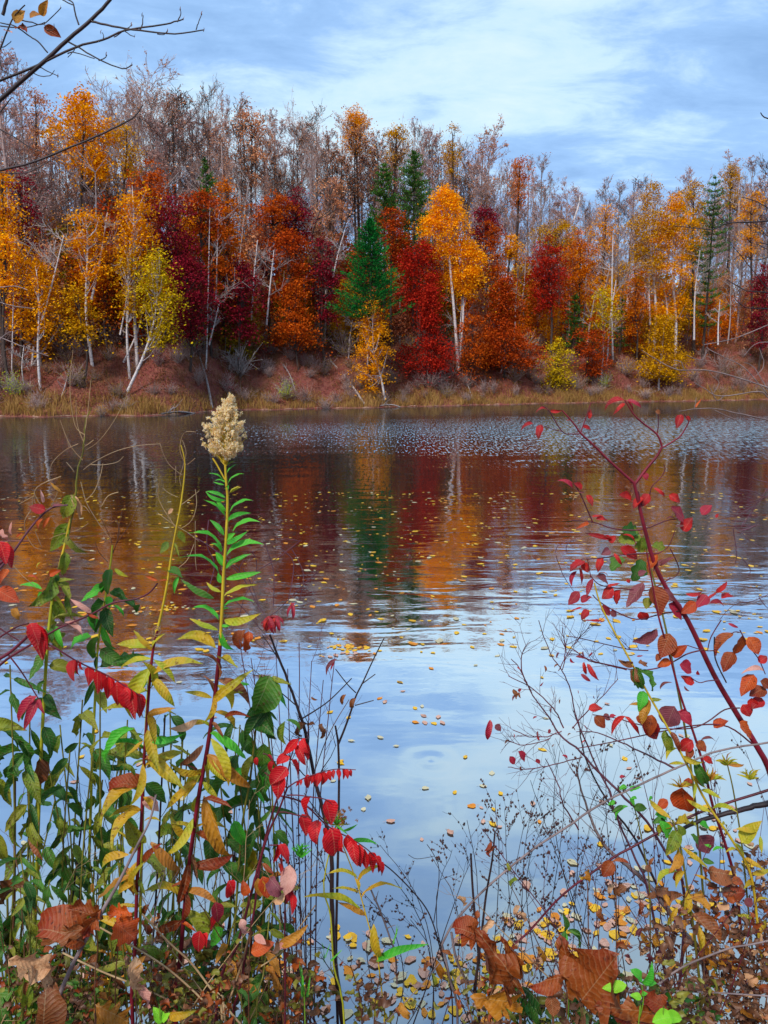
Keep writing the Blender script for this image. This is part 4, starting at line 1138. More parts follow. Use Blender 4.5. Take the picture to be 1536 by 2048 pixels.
# seed head: branchlets and fluff
r = random.Random(3); m1 = mpp(450, 850, p.Y)
fluff = MB(); arms = p.mb('yellow', 'flower_branches')
def puff(mb, c, R_):
    c = np.array(c)
    for q in range(18):
        d = np.array([r.gauss(0, 1), r.gauss(0, 1), r.gauss(0, 1) + .3]); d /= np.linalg.norm(d)
        s_ = np.cross(d, [r.gauss(0, 1), r.gauss(0, 1), r.gauss(0, 1)]); s_ /= np.linalg.norm(s_)
        e_ = c + d * R_ * r.uniform(.7, 1.1)
        mb.add([c - s_ * R_ * .05, e_ - s_ * R_ * .17, e_ + s_ * R_ * .17, c + s_ * R_ * .05], None, [(0, 1, 2, 3)])
top = (461, 783)
for q in range(165):
    t = (q / 165) ** .8                       # 0 top .. 1 bottom
    sy = 790 + 112 * t
    half = np.interp(t, [0, .12, .3, .45, .6, .8, 1], [4, 11, 24, 42, 52, 48, 34])
    a = r.uniform(0, 6.28); rr = math.sqrt(r.uniform(.03, 1)) * half
    cxp = np.interp(t, [0, .3, 1], [462, 452, 447]); ex = cxp + rr * math.cos(a); ey = sy + abs(math.cos(a)) * r.uniform(-10, 8) + (10 if t > .7 else 0) * r.random()
    dyy = math.sin(a) * rr * m1
    E = np.array(P(ex, ey, p.Y + dyy)); S0 = np.array(P(np.interp(t, [0, 1], [460, 448]), min(930, ey + 14 + rr * .9), p.Y))
    md = (E + S0) / 2 + np.array([0, 0, .25 * rr * m1 * .3])
    arms.tube(smooth_path([S0, md, E], 3), np.linspace(1.6, .7, 7) * m1 / 2, 3)
    for z in range(r.randint(4, 7)):
        u = r.uniform(.45, 1.05); c_ = S0 * (1 - u) ** 2 + 2 * md * u * (1 - u) + E * u * u + np.array([r.gauss(0, 2.2), r.gauss(0, 2.2), r.gauss(0, 2.2) + 1]) * m1
        puff(fluff, c_, r.uniform(3.4, 5.6) * m1)
kk = NT('cream_seed_fluff'); isl = kk.n('ShaderNodeNewGeometry').outputs['Random Per Island']
cc_ = kk.ramp(isl, [(0, srgb('D89C50')), (.25, srgb('FFE0A8')), (.7, srgb('FFFAE6')), (1, srgb('FFE070'))])
dd_ = kk.n('ShaderNodeBsdfDiffuse', ins={'Color': cc_}); tt_ = kk.n('ShaderNodeBsdfTranslucent', ins={'Color': cc_}); mm_ = kk.n('ShaderNodeMixShader', ins={0: .5, 1: dd_.outputs[0], 2: tt_.outputs[0]})
fo = link('fluff', fluff.mesh('fluff', kk.out(mm_.outputs[0]), p.o, False), p.root); fo['kind'] = 'stuff'
p.path([(500,1200),(560,1290),(620,1400),(690,1530)], 3.5, 3, 'yellow', fh); p.path([(850,1060),(760,1180),(700,1330)], 3, 3, 'yellow', fh)
p.done()

# ------------------------------------------------------------------ 2 yellow leaved companion stem
p = Plant('goldenrod_plant', 'dark red stalk with drooping yellow leaves beside the plumed one', 'wildflower', (265, 2048), 1.34)
W = p.path([(315,1262),(306,1300),(298,1380),(293,1450),(287,1540),(283,1640),(275,1750),(270,1900),(266,2060)], 5, 9, 'red', ground=True)
p.leaves([(900,180,790,60,'lance','yellow',1.4),(900,170,980,80,'narrow','ygreen',1.1),(890,400,840,245,'narrow','ygreen',1.2),(900,320,1200,260,'lance','yellow',1.1),(880,380,1010,370,'narrow','brown',.9),(895,230,710,290,'lance','ygreen',1.1),
 (870,560,1040,520,'lance','ochre',1.4),(870,610,1040,560,'lance','yellow',1.5),(865,690,1090,670,'lance','green',1.1),(860,700,910,790,'narrow','yellow',1.2),(855,770,640,765,'lance','yellow',1.0),(850,760,620,750,'narrow','green',.7),
 (855,830,780,870,'narrow','olive',1.2),(855,880,1010,820,'lance','yellow',1.3),(850,830,940,860,'dead','brown',1.0),(800,920,690,850,'narrow','olive',.9),(845,1000,650,1030,'dead','bronze',1.0),(840,1060,940,1130,'ovate','pink',1.0),
 (835,1120,640,1170,'narrow','yellow',.8),(790,640,620,850,'broad','green',.6)], 'lance', 'yellow', c1)
p.leaves([(830,200,700,100,'lance','ygreen'),(830,180,740,30,'ovate','olive',.8),(760,240,600,330,'lance','yellow',1.4),(800,350,570,540,'lance','ochre',1.1),(800,400,700,480,'narrow','yellow',1.1),(820,470,860,280,'narrow','yellow',.9),
 (850,290,960,170,'lance','bronze',1.3),(890,170,1060,330,'lance','ochre',1.6),(700,540,850,550,'lance','yellow'),(640,1050,520,1010,'lance','ygreen',1.2)], 'lance', 'yellow', c2)
p.along(W, 30, 82, ['lance', 'narrow', 'narrow'], ['ygreen', 'yellow', 'yellow', 'olive'], .05, .85, 1.0, wide=1.15)
for q in range(2):
    c_ = np.array(P(314, 1262, p.Y)); th = np.linspace(0, 11, 40)
    p.mb('straw').tube(np.stack([c_[0] + np.cos(th) * (4 + th * .7) * m1 * .9, c_[1] + np.sin(th * .9 + q) * 3 * m1, c_[2] + np.sin(th) * (4 + th * .7) * m1 * .9], -1), 1.1 * m1, 3)
p.done()

# ------------------------------------------------------------------ 3 tall withered stalk with curling vine
p = Plant('withered_stalk', 'tall withered stalk with wiry curling tendrils, drooping green leaves below', 'wildflower', (75, 2048), 1.5)
W = p.path([(181,815),(170,850),(168,890),(157,935),(150,1000),(132,1080),(117,1140)], 1.6, 5, 'olive', wig=.8)
p.path([(150,1000),(132,1080),(117,1140)], 4.6, 5.6, 'yellow')
W2 = p.path([(117,1140),(105,1200),(95,1290),(88,1400),(80,1560),(74,1750),(70,2060)], 6, 8, 'ygreen', ground=True)
for pt in [[(720,0),(650,50)],[(640,230),(720,170),(880,90),(1050,45),(1230,30)],[(1230,30),(1260,120),(1310,200),(1400,270)],[(600,30),(500,80),(400,180),(375,310)],[(470,280),(360,320),(280,370),(262,450),(300,560),(320,600)],
           [(260,430),(150,490)],[(260,400),(300,480),(370,530),(430,430),(440,380)],[(250,440),(240,530),(190,620),(200,720),(260,820),(320,840)],[(620,320),(660,470),(720,580),(800,700),(850,760)],[(790,180),(770,280),(720,400),(650,470)],
           [(910,400),(830,430),(780,510)],[(700,190),(800,190),(900,170),(950,125)],[(600,510),(650,510),(690,560)],[(680,640),(600,690),(450,730),(380,760)],[(560,780),(640,840),(740,860)],[(90,950),(180,1050),(290,1140)],[(270,700),(320,820)]]:
    p.path(pt, 1.7, 1.1, 'straw', ce, sides=3, name='tendril')
for pt in [[(170,870),(150,850),(140,780),(146,700)],[(172,900),(200,880),(235,830),(262,770)],[(165,920),(140,890),(120,840)],[(168,880),(176,820),(182,760)],[(170,890),(155,850),(152,800)]]:
    p.path(pt, 2.0, 1.0, 'straw', sides=3, name='tendril')
for pt in [[(510,170),(560,230),(570,250)],[(520,0),(530,80)],[(650,50),(700,20)]]:
    p.path(pt, 1.8, 1, 'straw', ce, sides=3, name='tendril')
p.leaves([(560,420,480,600,'broad','olive',1.2),(550,420,615,600,'dead','straw' if False else 'tan',.9),(520,640,380,860,'broad','olive',.9),(520,720,670,870,'broad','olive',.8),(500,860,480,1040,'broad','olive',.9),(470,400,385,325,'lance','ochre',1.6),
 (440,1080,570,1070,'narrow','olive',1.3),(430,1110,400,1240,'broad','dgreen',.9),(320,1145,150,1120,'lance','green',1.5),(410,1180,520,1350,'narrow','ygreen',.7),(510,1180,560,1390,'narrow','olive',.8),(330,1170,290,1200,'broad','green',1.2),
 (400,1030,460,1110,'ovate','dgreen',1.0),(310,940,290,1000,'lance','ygreen',1.4),(400,960,370,955,'lance','ygreen',1),(340,1450,400,1560,'broad','dgreen',1.1),(430,1430,490,1600,'narrow','green',1.0)], 'broad', 'olive', ce)
p.along(W2, 26, 62, ['broad', 'narrow', 'dead'], ['olive', 'dgreen', 'olive', 'brown', 'olive'], .02, .95, 1.4, wide=1.0)
p.done()
p = Plant('withered_stalk', 'slim yellow stalk with bare curled tip, between the withered one and plume', 'wildflower', (295, 2048), 1.55)
W = p.path([(362,890),(370,930),(363,1000),(352,1060),(343,1110),(334,1170),(322,1230),(312,1270)], 2.2, 6, 'yellow')
W2 = p.path([(312,1270),(300,1340),(292,1450),(286,1600),(282,2060)], 5, 7, 'ygreen', ground=True)
for pt in [[(1400,0),(1430,100),(1400,220),(1380,290),(1390,350)],[(1500,380),(1510,500),(1470,620),(1390,680)],[(1250,370),(1300,410),(1370,440)],[(1210,560),(1320,640),(1440,710),(1530,780)],[(1390,500),(1470,440),(1530,390)],[(1500,140),(1440,190)],[(1490,800),(1440,920),(1360,990)],
           [(1500,620),(1500,900),(1510,1000)],[(1350,200),(1350,330)]]:
    p.path(pt, 1.8, 1.0, 'straw', ce, sides=3, name='tendril')
for pt in [[(372,930),(360,900),(368,866),(392,864)],[(352,1056),(318,1000),(320,960)]]:
    p.path(pt, 2, 1, 'straw', sides=3, name='tendril')
p.leaves([(1370,700,1420,790,'ovate','olive',.8),(1290,780,1230,870,'ovate','olive',.9),(1340,790,1380,910,'narrow','olive',.9),(1290,1000,1400,1060,'broad','dgreen',1.1),(1370,1050,1340,1180,'narrow','green',1.1),(1330,530,1290,570,'ovate','tan',.9)], 'broad', 'olive', ce)
p.along(W2, 16, 60, ['broad', 'narrow'], ['dgreen', 'olive'], .15, .9, 1.0)
p.done()
p = Plant('withered_stalk', 'short brown branched stalk over green leaves, lower than its neighbours', 'wildflower', (190, 2048), 1.6)
W = p.path([(225,1090),(222,1120),(210,1200),(196,1290),(190,1400),(182,1600),(176,2060)], 3, 7, 'ygreen', ground=True)
for pt in [[(870,860),(900,770),(940,540),(1030,460),(1090,390)],[(900,770),(920,690),(880,600)],[(870,870),(850,760),(770,590)],[(890,800),(1000,640),(1090,440)],[(860,620),(850,510)],[(850,640),(900,620),(910,690),(900,740)],[(830,940),(760,860),(730,780)],[(1060,340),(1080,370),(1120,370)]]:
    p.path(pt, 2, 1, 'brown', ce, sides=3, name='tendril')
p.leaves([(850,990,830,1190,'broad','dgreen',.8),(880,990,990,1050,'narrow','ygreen',1.2),(810,1110,620,1240,'broad','green',.8),(770,1110,780,1180,'ovate','green',.8),(830,1200,840,1290,'ovate','green',1.0),(790,1260,700,1320,'broad','olive',1.2),(700,1320,740,1480,'broad','green',1.0),
 (810,1280,830,1420,'narrow','olive',1.3),(870,1270,950,1360,'narrow','green',1.0),(880,1180,980,1220,'narrow','green'),(700,1510,540,1610,'broad','green',.8),(800,1540,900,1610,'narrow','dgreen',1)], 'broad', 'dgreen', ce)
p.along(W, 24, 60, ['broad', 'narrow', 'dead'], ['green', 'dgreen', 'olive', 'olive'], .22, .95, 1.4, wide=.95)
p.done()

# ------------------------------------------------------------------ 4 broad leaved clumps (spotted drooping leaves)
def clump(label, foot, Y, tips, mats, n=16, L=66, kinds=('broad', 'broad', 'broad', 'narrow', 'narrow', 'dead'), stem='olive', droop=1.15, wide=.92, w=5, pair=True, name='leafy_plant'):
    n = int(n * 1.15); L *= .84; wide *= .85; droop *= 1.35; mats = list(mats) + ['ochre']
    p = Plant(name, label, 'plant', foot, Y, 'leafy plants crowding the near bank')
    for q, t in enumerate(tips):
        x0, y0 = t; x1 = foot[0] + (x0 - foot[0]) * .3
        mx_ = (x0 * .55 + x1 * .45 + p.rng.uniform(-34, 34), (y0 + 2060) / 2)
        W = p.path([(x0, y0), mx_, (x1, 2070)], 3, w, stem, ground=True, dy=p.rng.uniform(-.08, .1), dy1=0, sub=6)
        p.along(W, n, L, list(kinds), mats, .02, .9, droop, pair=pair, wide=wide)
    return p.done()
clump('spotted green leafy clump at the edge under the hanging red leaf', (20, 2048), 1.45, [(20,1330),(60,1390),(-20,1400)], ['dgreen', 'olive', 'dgreen', 'olive'], 13, 72)
clump('green leafy clump below the short brown branched stalk', (130, 2048), 1.62, [(120,1450),(165,1400),(95,1520)], ['olive', 'dgreen', 'olive'], 12, 62)
clump('olive leaves in shade behind the dark red stalk', (235, 2048), 1.7, [(240,1480),(205,1560)], ['dgreen', 'olive', 'dgreen'], 12, 62)
clump('big dark green leaves hanging between the plumed stalk and the sumac', (540, 2048), 1.5, [(528,1350),(500,1420)], ['dgreen', 'dgreen', 'olive', 'dgreen'], 11, 76, stem='olive', wide=1.2)
clump('dark green drooping leaves just right of the plumed stalk', (455, 2048), 1.55, [(470,1500),(440,1560)], ['dgreen', 'olive', 'dgreen'], 10, 72)
clump('low green leaves between the two red stalks', (325, 2048), 1.65, [(330,1520),(345,1620)], ['dgreen', 'olive', 'ygreen'], 11, 64)
clump('low dark leaves in the corner behind the tan curled leaf', (50, 2048), 1.3, [(40,1700),(100,1760)], ['dgreen', 'olive', 'brown'], 9, 66)
clump('dense dark green leaves just under the hanging crimson frond', (160, 2048), 1.56, [(140,1500),(190,1470),(240,1540)], ['dgreen', 'dgreen', 'olive', 'dgreen'], 12, 74)
clump('dense dark green leaves under the very large ones by the sumac', (500, 2048), 1.6, [(480,1450),(530,1500),(505,1600)], ['dgreen', 'dgreen', 'dgreen', 'olive'], 12, 74)
clump('dark green leaves crowding the edge beside the withered stalk', (30, 2048), 1.55, [(0,1440),(45,1480),(80,1560)], ['dgreen', 'olive', 'dgreen', 'dgreen'], 12, 78)
clump('dark green leaves hanging between the plumed stalk and its yellow neighbour', (360, 2048), 1.6, [(340,1420),(375,1500)], ['dgreen', 'olive', 'dgreen'], 12, 70)
clump('shaded olive leaves far down by the water behind the withered stalk', (70, 2048), 1.95, [(55,1560),(110,1600),(160,1680)], ['dgreen', 'olive', 'brown'], 11, 60)
clump('shaded green leaves far down by the water behind the plumed stalk', (380, 2048), 1.95, [(330,1640),(400,1600),(450,1680)], ['dgreen', 'dgreen', 'olive'], 10, 58)
clump('mixed ochre and olive leaves low between the stalks', (200, 2048), 1.5, [(180,1720),(235,1680)], ['olive', 'ochre', 'brown', 'olive'], 10, 56)
clump('low olive leaves in front of the sumac foot', (500, 2048), 1.35, [(480,1800),(540,1820)], ['olive', 'ochre', 'dgreen'], 8, 58)
clump('drooping spotted leaves on the stem right behind the hanging crimson frond', (260, 2048), 1.42, [(200,1380),(255,1440)], ['olive', 'dgreen', 'olive'], 11, 66)
p = Plant('leafy_plant', 'group of very large dark green leaves at the height of the reflection edge', 'plant', (560, 2048), 1.48, 'leafy plants crowding the near bank')
W = p.path([(520,1350),(512,1450),(500,1560),(480,1700),(470,2060)], 4, 6, 'olive', ground=True)
p.leaves([(470,330,370,560,'broad','dgreen',1.5),(480,340,600,380,'narrow','olive',1.3),(500,380,570,520,'narrow','green',1.0),(440,520,330,720,'narrow','dgreen',1.0),(450,530,480,700,'narrow','dgreen',1.3),(470,540,520,600,'narrow','dgreen',1),(560,600,570,740,'narrow','olive',1.3),
 (430,730,440,900,'ovate','dgreen',.75),(370,800,340,960,'narrow','olive',1.2),(400,870,430,990,'narrow','green',1.2),(240,880,160,1060,'narrow','dgreen',1.2),(300,870,250,980,'broad','green',.9),(370,1000,350,1180,'narrow','dgreen',1.2),(370,1000,440,1090,'narrow','green',1.2),
 (250,600,220,780,'narrow','dgreen',.9),(350,380,250,370,'lance','green',1.5),(570,590,650,670,'lance','dgreen',1.3)], 'broad', 'dgreen', c3)
p.leaves([(130,120,130,330,'broad','dgreen',1.0),(260,40,330,180,'broad','green',1.0),(200,300,310,420,'broad','dgreen',1.3),(190,330,110,450,'narrow','dgreen'),(350,180,360,340,'ovate','yellow',.8),(90,570,60,690,'ovate','olive',.9),(200,680,120,770,'ovate','green',1),(230,830,290,900,'ovate','olive',1.1)], 'broad', 'dgreen', c4)
p.done()

# ------------------------------------------------------------------ 5 sumac
def sumac(label, foot, Y, stems, fronds, grounded=True):
    p = Plant('sumac', label, 'sumac', foot, Y, None, grounded)
    for pts, w0, w1, f, g in stems: p.path(pts, w0, w1, 'wine', f, g)
    for rach, lv, f, dy in fronds:
        if rach: p.path(rach, 3.2, 1.8, 'wine', f, False, dy, dy, 4, 'stalk')
        for q in lv:
            p.leaf((q[0], q[1]), (q[2], q[3]), 'leaflet', q[5] if len(q) > 5 else 'sumac', f, (q[4] if len(q) > 4 else 1.15)* .88, dy, None, None, 'leaflet')
    return p.done()
sumac('scarlet sumac stem with hanging fronds beside the dark slanting stem', (430, 2048), 1.32,
  [([(575,990),(520,1135),(470,1241),(425,1380),(360,1620),(280,1920),(150,2380)], 4, 8, c3, True), ([(575,990),(620,960)], 3, 3, c3, False), ([(570,1035),(640,1035),(710,1045)], 3, 2.5, c3, False), ([(520,1135),(560,1135),(600,1145),(690,1165)], 3.5, 3, c3, False), ([(570,990),(480,930),(440,900)], 3, 2, c3, False), ([(470,1330),(520,1330)], 3, 2, c3, False)],
  [([(570,985),(585,860),(610,770),(640,705),(690,700)], [(640,700,545,800),(665,700,710,790,1.6),(630,740,685,860),(590,810,512,865,1.6),(600,825,635,935),(590,760,560,800),(572,870,475,975,1.9),(540,900,520,1062,1.9),(660,720,700,830)], c3, 0),
   ([(430,790),(460,800),(500,860)], [(455,800,505,885,1.7),(390,810,400,860,1.5),(480,830,480,900)], c3, .03),
   ([(620,960),(700,925),(800,893),(880,880),(980,885)], [(640,950,625,985,1.6),(655,940,655,980,1.6),(690,912,700,995,1.5),(735,915,738,985,1.5),(725,912,715,970,1.4),(765,900,750,985,1.6),(795,895,780,975,1.6),(825,887,835,950,1.5),(850,885,848,940,1.5),(872,882,880,948,1.5),(900,880,905,945,1.5),(925,880,932,940,1.5),(945,885,955,925,1.5)], c3, -.03),
   ([(710,1045),(800,1060),(850,1100)], [(712,1040,722,1182,1.3),(800,1060,835,1215,2.0)], c3, 0)]),
sumac('lower scarlet sumac frond arching out over the water', (560, 2048), 1.36,
  [([(520,-110),(640,-80),(720,-20),(800,60),(880,110),(960,150),(1060,220),(1130,300)], 4, 2, c4, False), ([(520,-110),(430,200),(380,560),(300,1000),(260,1400)], 4, 7, c4, True)],
  [(None, [(660,0,688,132,1.9),(750,35,750,182,1.7),(790,80,800,150,1.3),(835,80,855,250,2.0),(890,110,925,235,1.6),(930,120,940,230,1.6),(960,150,990,310,1.5),(1000,180,1010,315,1.5),(1030,205,1045,325,1.5),(1060,225,1080,350,1.5),(1090,250,1110,350,1.5),(1120,280,1132,365,1.5)], c4, 0)])
sumac('small drooping red sumac leaves above the pale crumpled leaves', (520, 2048), 1.3,
  [([(515,180),(520,240),(545,300),(560,420),(560,700),(560,1300)], 3, 4, c4, True)],
  [(None, [(515,178,488,295,1.5),(530,178,580,300,1.5),(545,260,540,400,1.4),(225,395,240,485,2.2),(150,520,165,640,1.6,'magenta'),(60,690,50,815,1.8),(100,700,100,790,1.6),(610,470,600,600,1.0),(590,440,560,540,1.1,'magenta'),(140,590,120,690,1.3),(560,430,620,500,1.0)], c4, 0)])
sumac('sumac branch entering at the edge with a drooping crimson frond', (10, 2048), 1.25,
  [([(160,100),(300,150),(440,235),(520,275),(620,320),(740,390),(830,450)], 4, 2.5, c1, False), ([(160,100),(60,190),(-60,270),(-200,420)], 6, 8, c1, False), ([(50,205),(130,310),(230,470)], 3.5, 2.5, c1, False), ([(-200,420),(-120,900),(-80,1800)], 8, 10, c1, True), ([(0,50),(60,90),(110,120)], 3, 2.5, c1, False),([(0,100),(100,40),(170,20)], 4, 3, c1, False)],
  [(None, [(440,232,440,365,1.5),(465,240,470,330,1.5),(480,245,500,300,1.4),(522,275,522,390,1.6),(575,298,575,440,1.4),(595,305,600,420,1.6),(635,333,635,468,1.5),(655,340,665,440,1.6),(690,365,695,505,1.5),(715,372,740,470,1.7),(750,395,770,530,1.5),(775,410,800,590,1.4),(800,430,825,580,1.6),(815,450,835,530,1.4)], c1, 0),
   (None, [(190,30,250,240,1.6),(200,30,290,180,1.3),(180,20,230,150,1.6),(235,100,260,240,1.0)], c1, 0),
   (None, [(215,450,110,605,.9,'magenta'),(220,470,140,655,.9,'magenta'),(225,470,265,560,.8,'magenta')], c1, -.03)])
p = Plant('sumac', 'big glossy red sumac leaf cut by the edge over an orange one', 'sumac', (-60, 2048), 1.15)
p.path([(10,1120),(-60,1200),(-120,1500),(-140,2060)], 6, 9, 'wine', ground=True)
p.leaves([(0,780,50,960,'leaflet','sumac',1.6),(10,800,90,990,'leaflet','sumac',1.4),(-30,960,60,1050,'leaflet','sumac',1.3),(60,990,0,1110,'leaflet','orange',1.2),(-20,1150,150,1250,'ovate','orange',.9),(0,700,70,770,'dead','pink',1.4),(110,1290,150,1380,'dead','ochre',1.3),(160,1240,190,1245,'lance','pink')], 'leaflet', 'sumac', ce)
p.done()
p = Plant('dogwood_shrub', 'thin purple branch with few curled red and pink leaves near the edge', 'shrub', (-20, 2048), 1.42)
p.path([(520,500),(400,520),(300,600),(200,720),(80,890),(-100,1100)], 3, 5, 'mauve', ce)
p.path([(-26,1166),(-40,1500),(-50,2060)], 5, 7, 'mauve', ground=True)
p.path([(0,780),(110,775),(220,775)], 2.2, 1.6, 'mauve', ce); p.path([(1210,1100),(1150,1170),(1050,1220),(870,1250),(700,1340),(560,1400),(460,1440)], 3.5, 4, 'wine', ce)
p.path([(120,1255),(60,1290),(0,1330),(-60,1400)], 4, 6, 'wine')
p.leaves([(350,540,225,510,'ovate','red',1.1),(330,480,310,380,'narrow','pink',1.1),(400,520,500,500,'narrow','plum',.9),(330,600,310,700,'narrow','orange',1.2),(380,590,330,680,'lance','orange',1.6),(90,730,95,625,'narrow','pink',1.0),(130,750,180,710,'narrow','orange',1.0),
 (1210,1080,1110,1040,'narrow','orange',1.1),(1220,1090,1300,1085,'lance','orange',1.0),(700,1330,540,1220,'narrow','pink',1.0),(500,1400,635,1500,'ovate','pink',.75),(760,1370,660,1320,'lance','orange',1.3),(240,1440,330,1560,'ovate','sumac',1.2),(380,1030,470,1000,'ovate','orange',.9),(210,1050,300,1080,'lance','orange',1.1)], 'ovate', 'red', ce)
p.done()

# ------------------------------------------------------------------ 6 dark slanting stems and bare twigs in the middle
p = Plant('bare_sapling', 'dark slanting bare stem rising through the sumac fronds', 'sapling', (690, 2048), 1.6)
W = p.brush([(540,1270),(563,1330),(590,1400),(607,1450),(622,1520),(640,1600),(655,1660),(663,1720),(664,1800),(668,1900),(680,2000),(688,2070)][::-1], 12, 4, 'dark', 10, 110, 2, ground=False, ang=.6)
p.path([(688,2070),(692,2200)], 12, 13, 'dark', ground=True)
p.leaves([(700,610,660,690,'dead','brown',.8),(715,455,755,470,'narrow','brown',1.2)], 'dead', 'brown', c3); p.done()
p = Plant('bare_sapling', 'thin forked dark stem with a few dried buds, tip over the light water', 'sapling', (690, 2048), 1.66)
p.path([c3(1145,110), c3(1080,240), c3(1020,370), c3(980,450), c3(950,540), c3(910,650), c3(875,735)], 2.2, 5, 'dark')
p.path([c3(858,625), c3(868,680), c3(875,735), c3(880,900), c3(878,1095), (676,1700), (672,1900), (676,2070)], 4, 7, 'dark', ground=True)
p.path([c3(1095,320), c3(1020,375)], 2, 2.5, 'dark'); p.path([c3(1085,475), c3(975,505)], 2, 2.5, 'dark'); p.path([c3(860,290), c3(930,380), c3(980,430)], 2, 2.5, 'dark')
p.path([c3(955,345), c3(830,470), c3(740,535), c3(650,590)], 2.2, 3.5, 'dark'); p.path([c3(940,470), c3(860,600), c3(800,720), c3(740,880)], 1.4, 2.2, 'brown')
p.leaves([(870,230,805,330,'narrow','plum',.9),(855,240,830,300,'lance','magenta',1.4),(920,440,905,500,'dead','brown',1),(980,460,970,515,'dead','brown',1),(740,620,700,640,'dead','brown',1),(760,620,790,680,'dead','brown',1.2),(800,640,770,700,'dead','brown',1)], 'dead', 'brown', c3)
p.done()
p = Plant('twiggy_shrub', 'bare mauve twigs with one tuft of narrow crimson leaves', 'shrub', (600, 2048), 1.75)
for pt in [[(1255,790),(1130,900),(1000,1030),(920,1110),(850,1160)],[(810,540),(870,720),(890,850),(880,1090)],[(1240,1045),(1060,1085),(940,1110)],[(950,590),(1050,690),(1040,880),(1010,1020)],[(1040,590),(1100,700),(1140,820),(1110,1020)],[(1115,515),(940,650),(750,770),(620,850)],
           [(700,610),(740,700),(720,850),(640,990),(590,1160),(520,1300)],[(480,680),(640,860),(740,1050),(810,1150),(820,1260)],[(640,680),(590,760),(640,860)],[(500,990),(620,1090),(760,1260),(870,1380)],[(150,455),(330,560),(480,680),(600,760)],[(620,750),(700,900),(760,1080)],
           [(1100,520+0),(980,500)],[(330,340),(315,560),(380,720),(320,960)]]:
    p.path(pt, 2.0, 1.6, 'mauve', cg, sides=3, name='twigs')
for q in range(9):
    x0 = 520 + q * 24; p.brush([(600 + (q - 4) * 7, 2060), (585 + (q - 4) * 13, 1650), (575 + (q - 4) * 24, 1280 + (q * 37) % 90)], 3.6, 1.6, 'mauve', 6, 90, 2, ang=.5, dy=0, dy1=p.rng.uniform(-.1, .15))
p.path([(600,2060),(600,2150)], 5, 6, 'mauve', ground=True)
r = p.rng
for q in range(16):
    a = r.uniform(.2, 2.9); p.leaf((545 + r.uniform(-8, 8), 1232), (545 + math.cos(a) * 26, 1238 + math.sin(a) * 30), 'lance', r.choice(['magenta', 'red', 'magenta']), wide=1.1)
p.leaves([(582,1205,585,1240,'narrow','magenta'),(590,1205,575,1235,'lance','magenta'),(500,1235,515,1245,'narrow','plum'),(490,1260,485,1300,'dead','bronze',1.6),(498,1262,494,1305,'dead','orange',1.3)], 'lance', 'magenta'); p.done()

# ------------------------------------------------------------------ 7 the red dogwood
p = Plant('dogwood_shrub', 'red stemmed dogwood with two tall forks and scarlet leaves over the lake', 'shrub', (1600, 2048), 1.62)
p.path([(1268,965),(1276,1000),(1290,1060),(1310,1130),(1338,1185),(1375,1240),(1428,1350),(1475,1430),(1512,1490),(1545,1560),(1590,1750),(1620,2070)], 6, 14.5, 'red', ground=True, sides=8)
p.path([(1190,880),(1100,1300)][:0] or [(750,555),(600,420),(520,340),(430,255),(390,200),(320,120)], 5.5, 2.5, 'red', c8); p.path([(425,258),(380,260),(320,245),(240,120),(200,95)], 2.5, 1.8, 'wine', c8); p.path([(320,245),(260,230),(215,212)], 1.8, 1.4, 'wine', c8)
p.path([(430,250),(455,180),(490,75)], 2.5, 1.5, 'red', c8); p.path([(750,555),(830,450),(880,390),(910,335)], 6, 4.5, 'red', c8); p.path([(910,335),(880,262),(790,190),(740,140),(690,60)], 4, 2.5, 'red', c8)
p.path([(915,340),(980,300),(1020,270),(1060,205),(1065,180),(1040,145)], 3.5, 2, 'red', c8); p.path([(880,262),(888,210),(888,140)], 2.2, 1.6, 'wine', c8); p.path([(770,600),(790,680),(830,640),(850,570),(900,520),(928,470),(920,440)], 2.8, 1.6, 'wine', c8)
p.path([(835,810),(760,828),(620,818),(500,780),(375,770)], 3.2, 2, 'wine', c8); p.path([(500,780),(470,710),(440,640),(415,590),(385,545)], 3, 2, 'wine', c8); p.path([(835,812),(940,770),(1030,760)], 3, 2, 'wine', c8); p.path([(440,615),(400,625),(385,650)], 1.8, 1.2, 'straw', c8)
p.path([(890,965),(760,968),(640,978),(560,992),(430,1000)], 3, 2, 'wine', c8); p.path([(960,1110),(900,1150),(820,1185),(740,1180),(640,1170),(540,1150),(490,1100)], 3, 2, 'wine', c8); p.path([(1040,1300),(900,1325),(760,1355),(640,1310),(540,1250),(500,1210)], 3, 2, 'wine', c8)
p.path([(890,965),(950,920),(990,820)], 2.2, 1.5, 'wine', c8); p.path([(960,940),(1010,1050),(990,1100),(950,1120)], 2.4, 1.6, 'wine', c8)
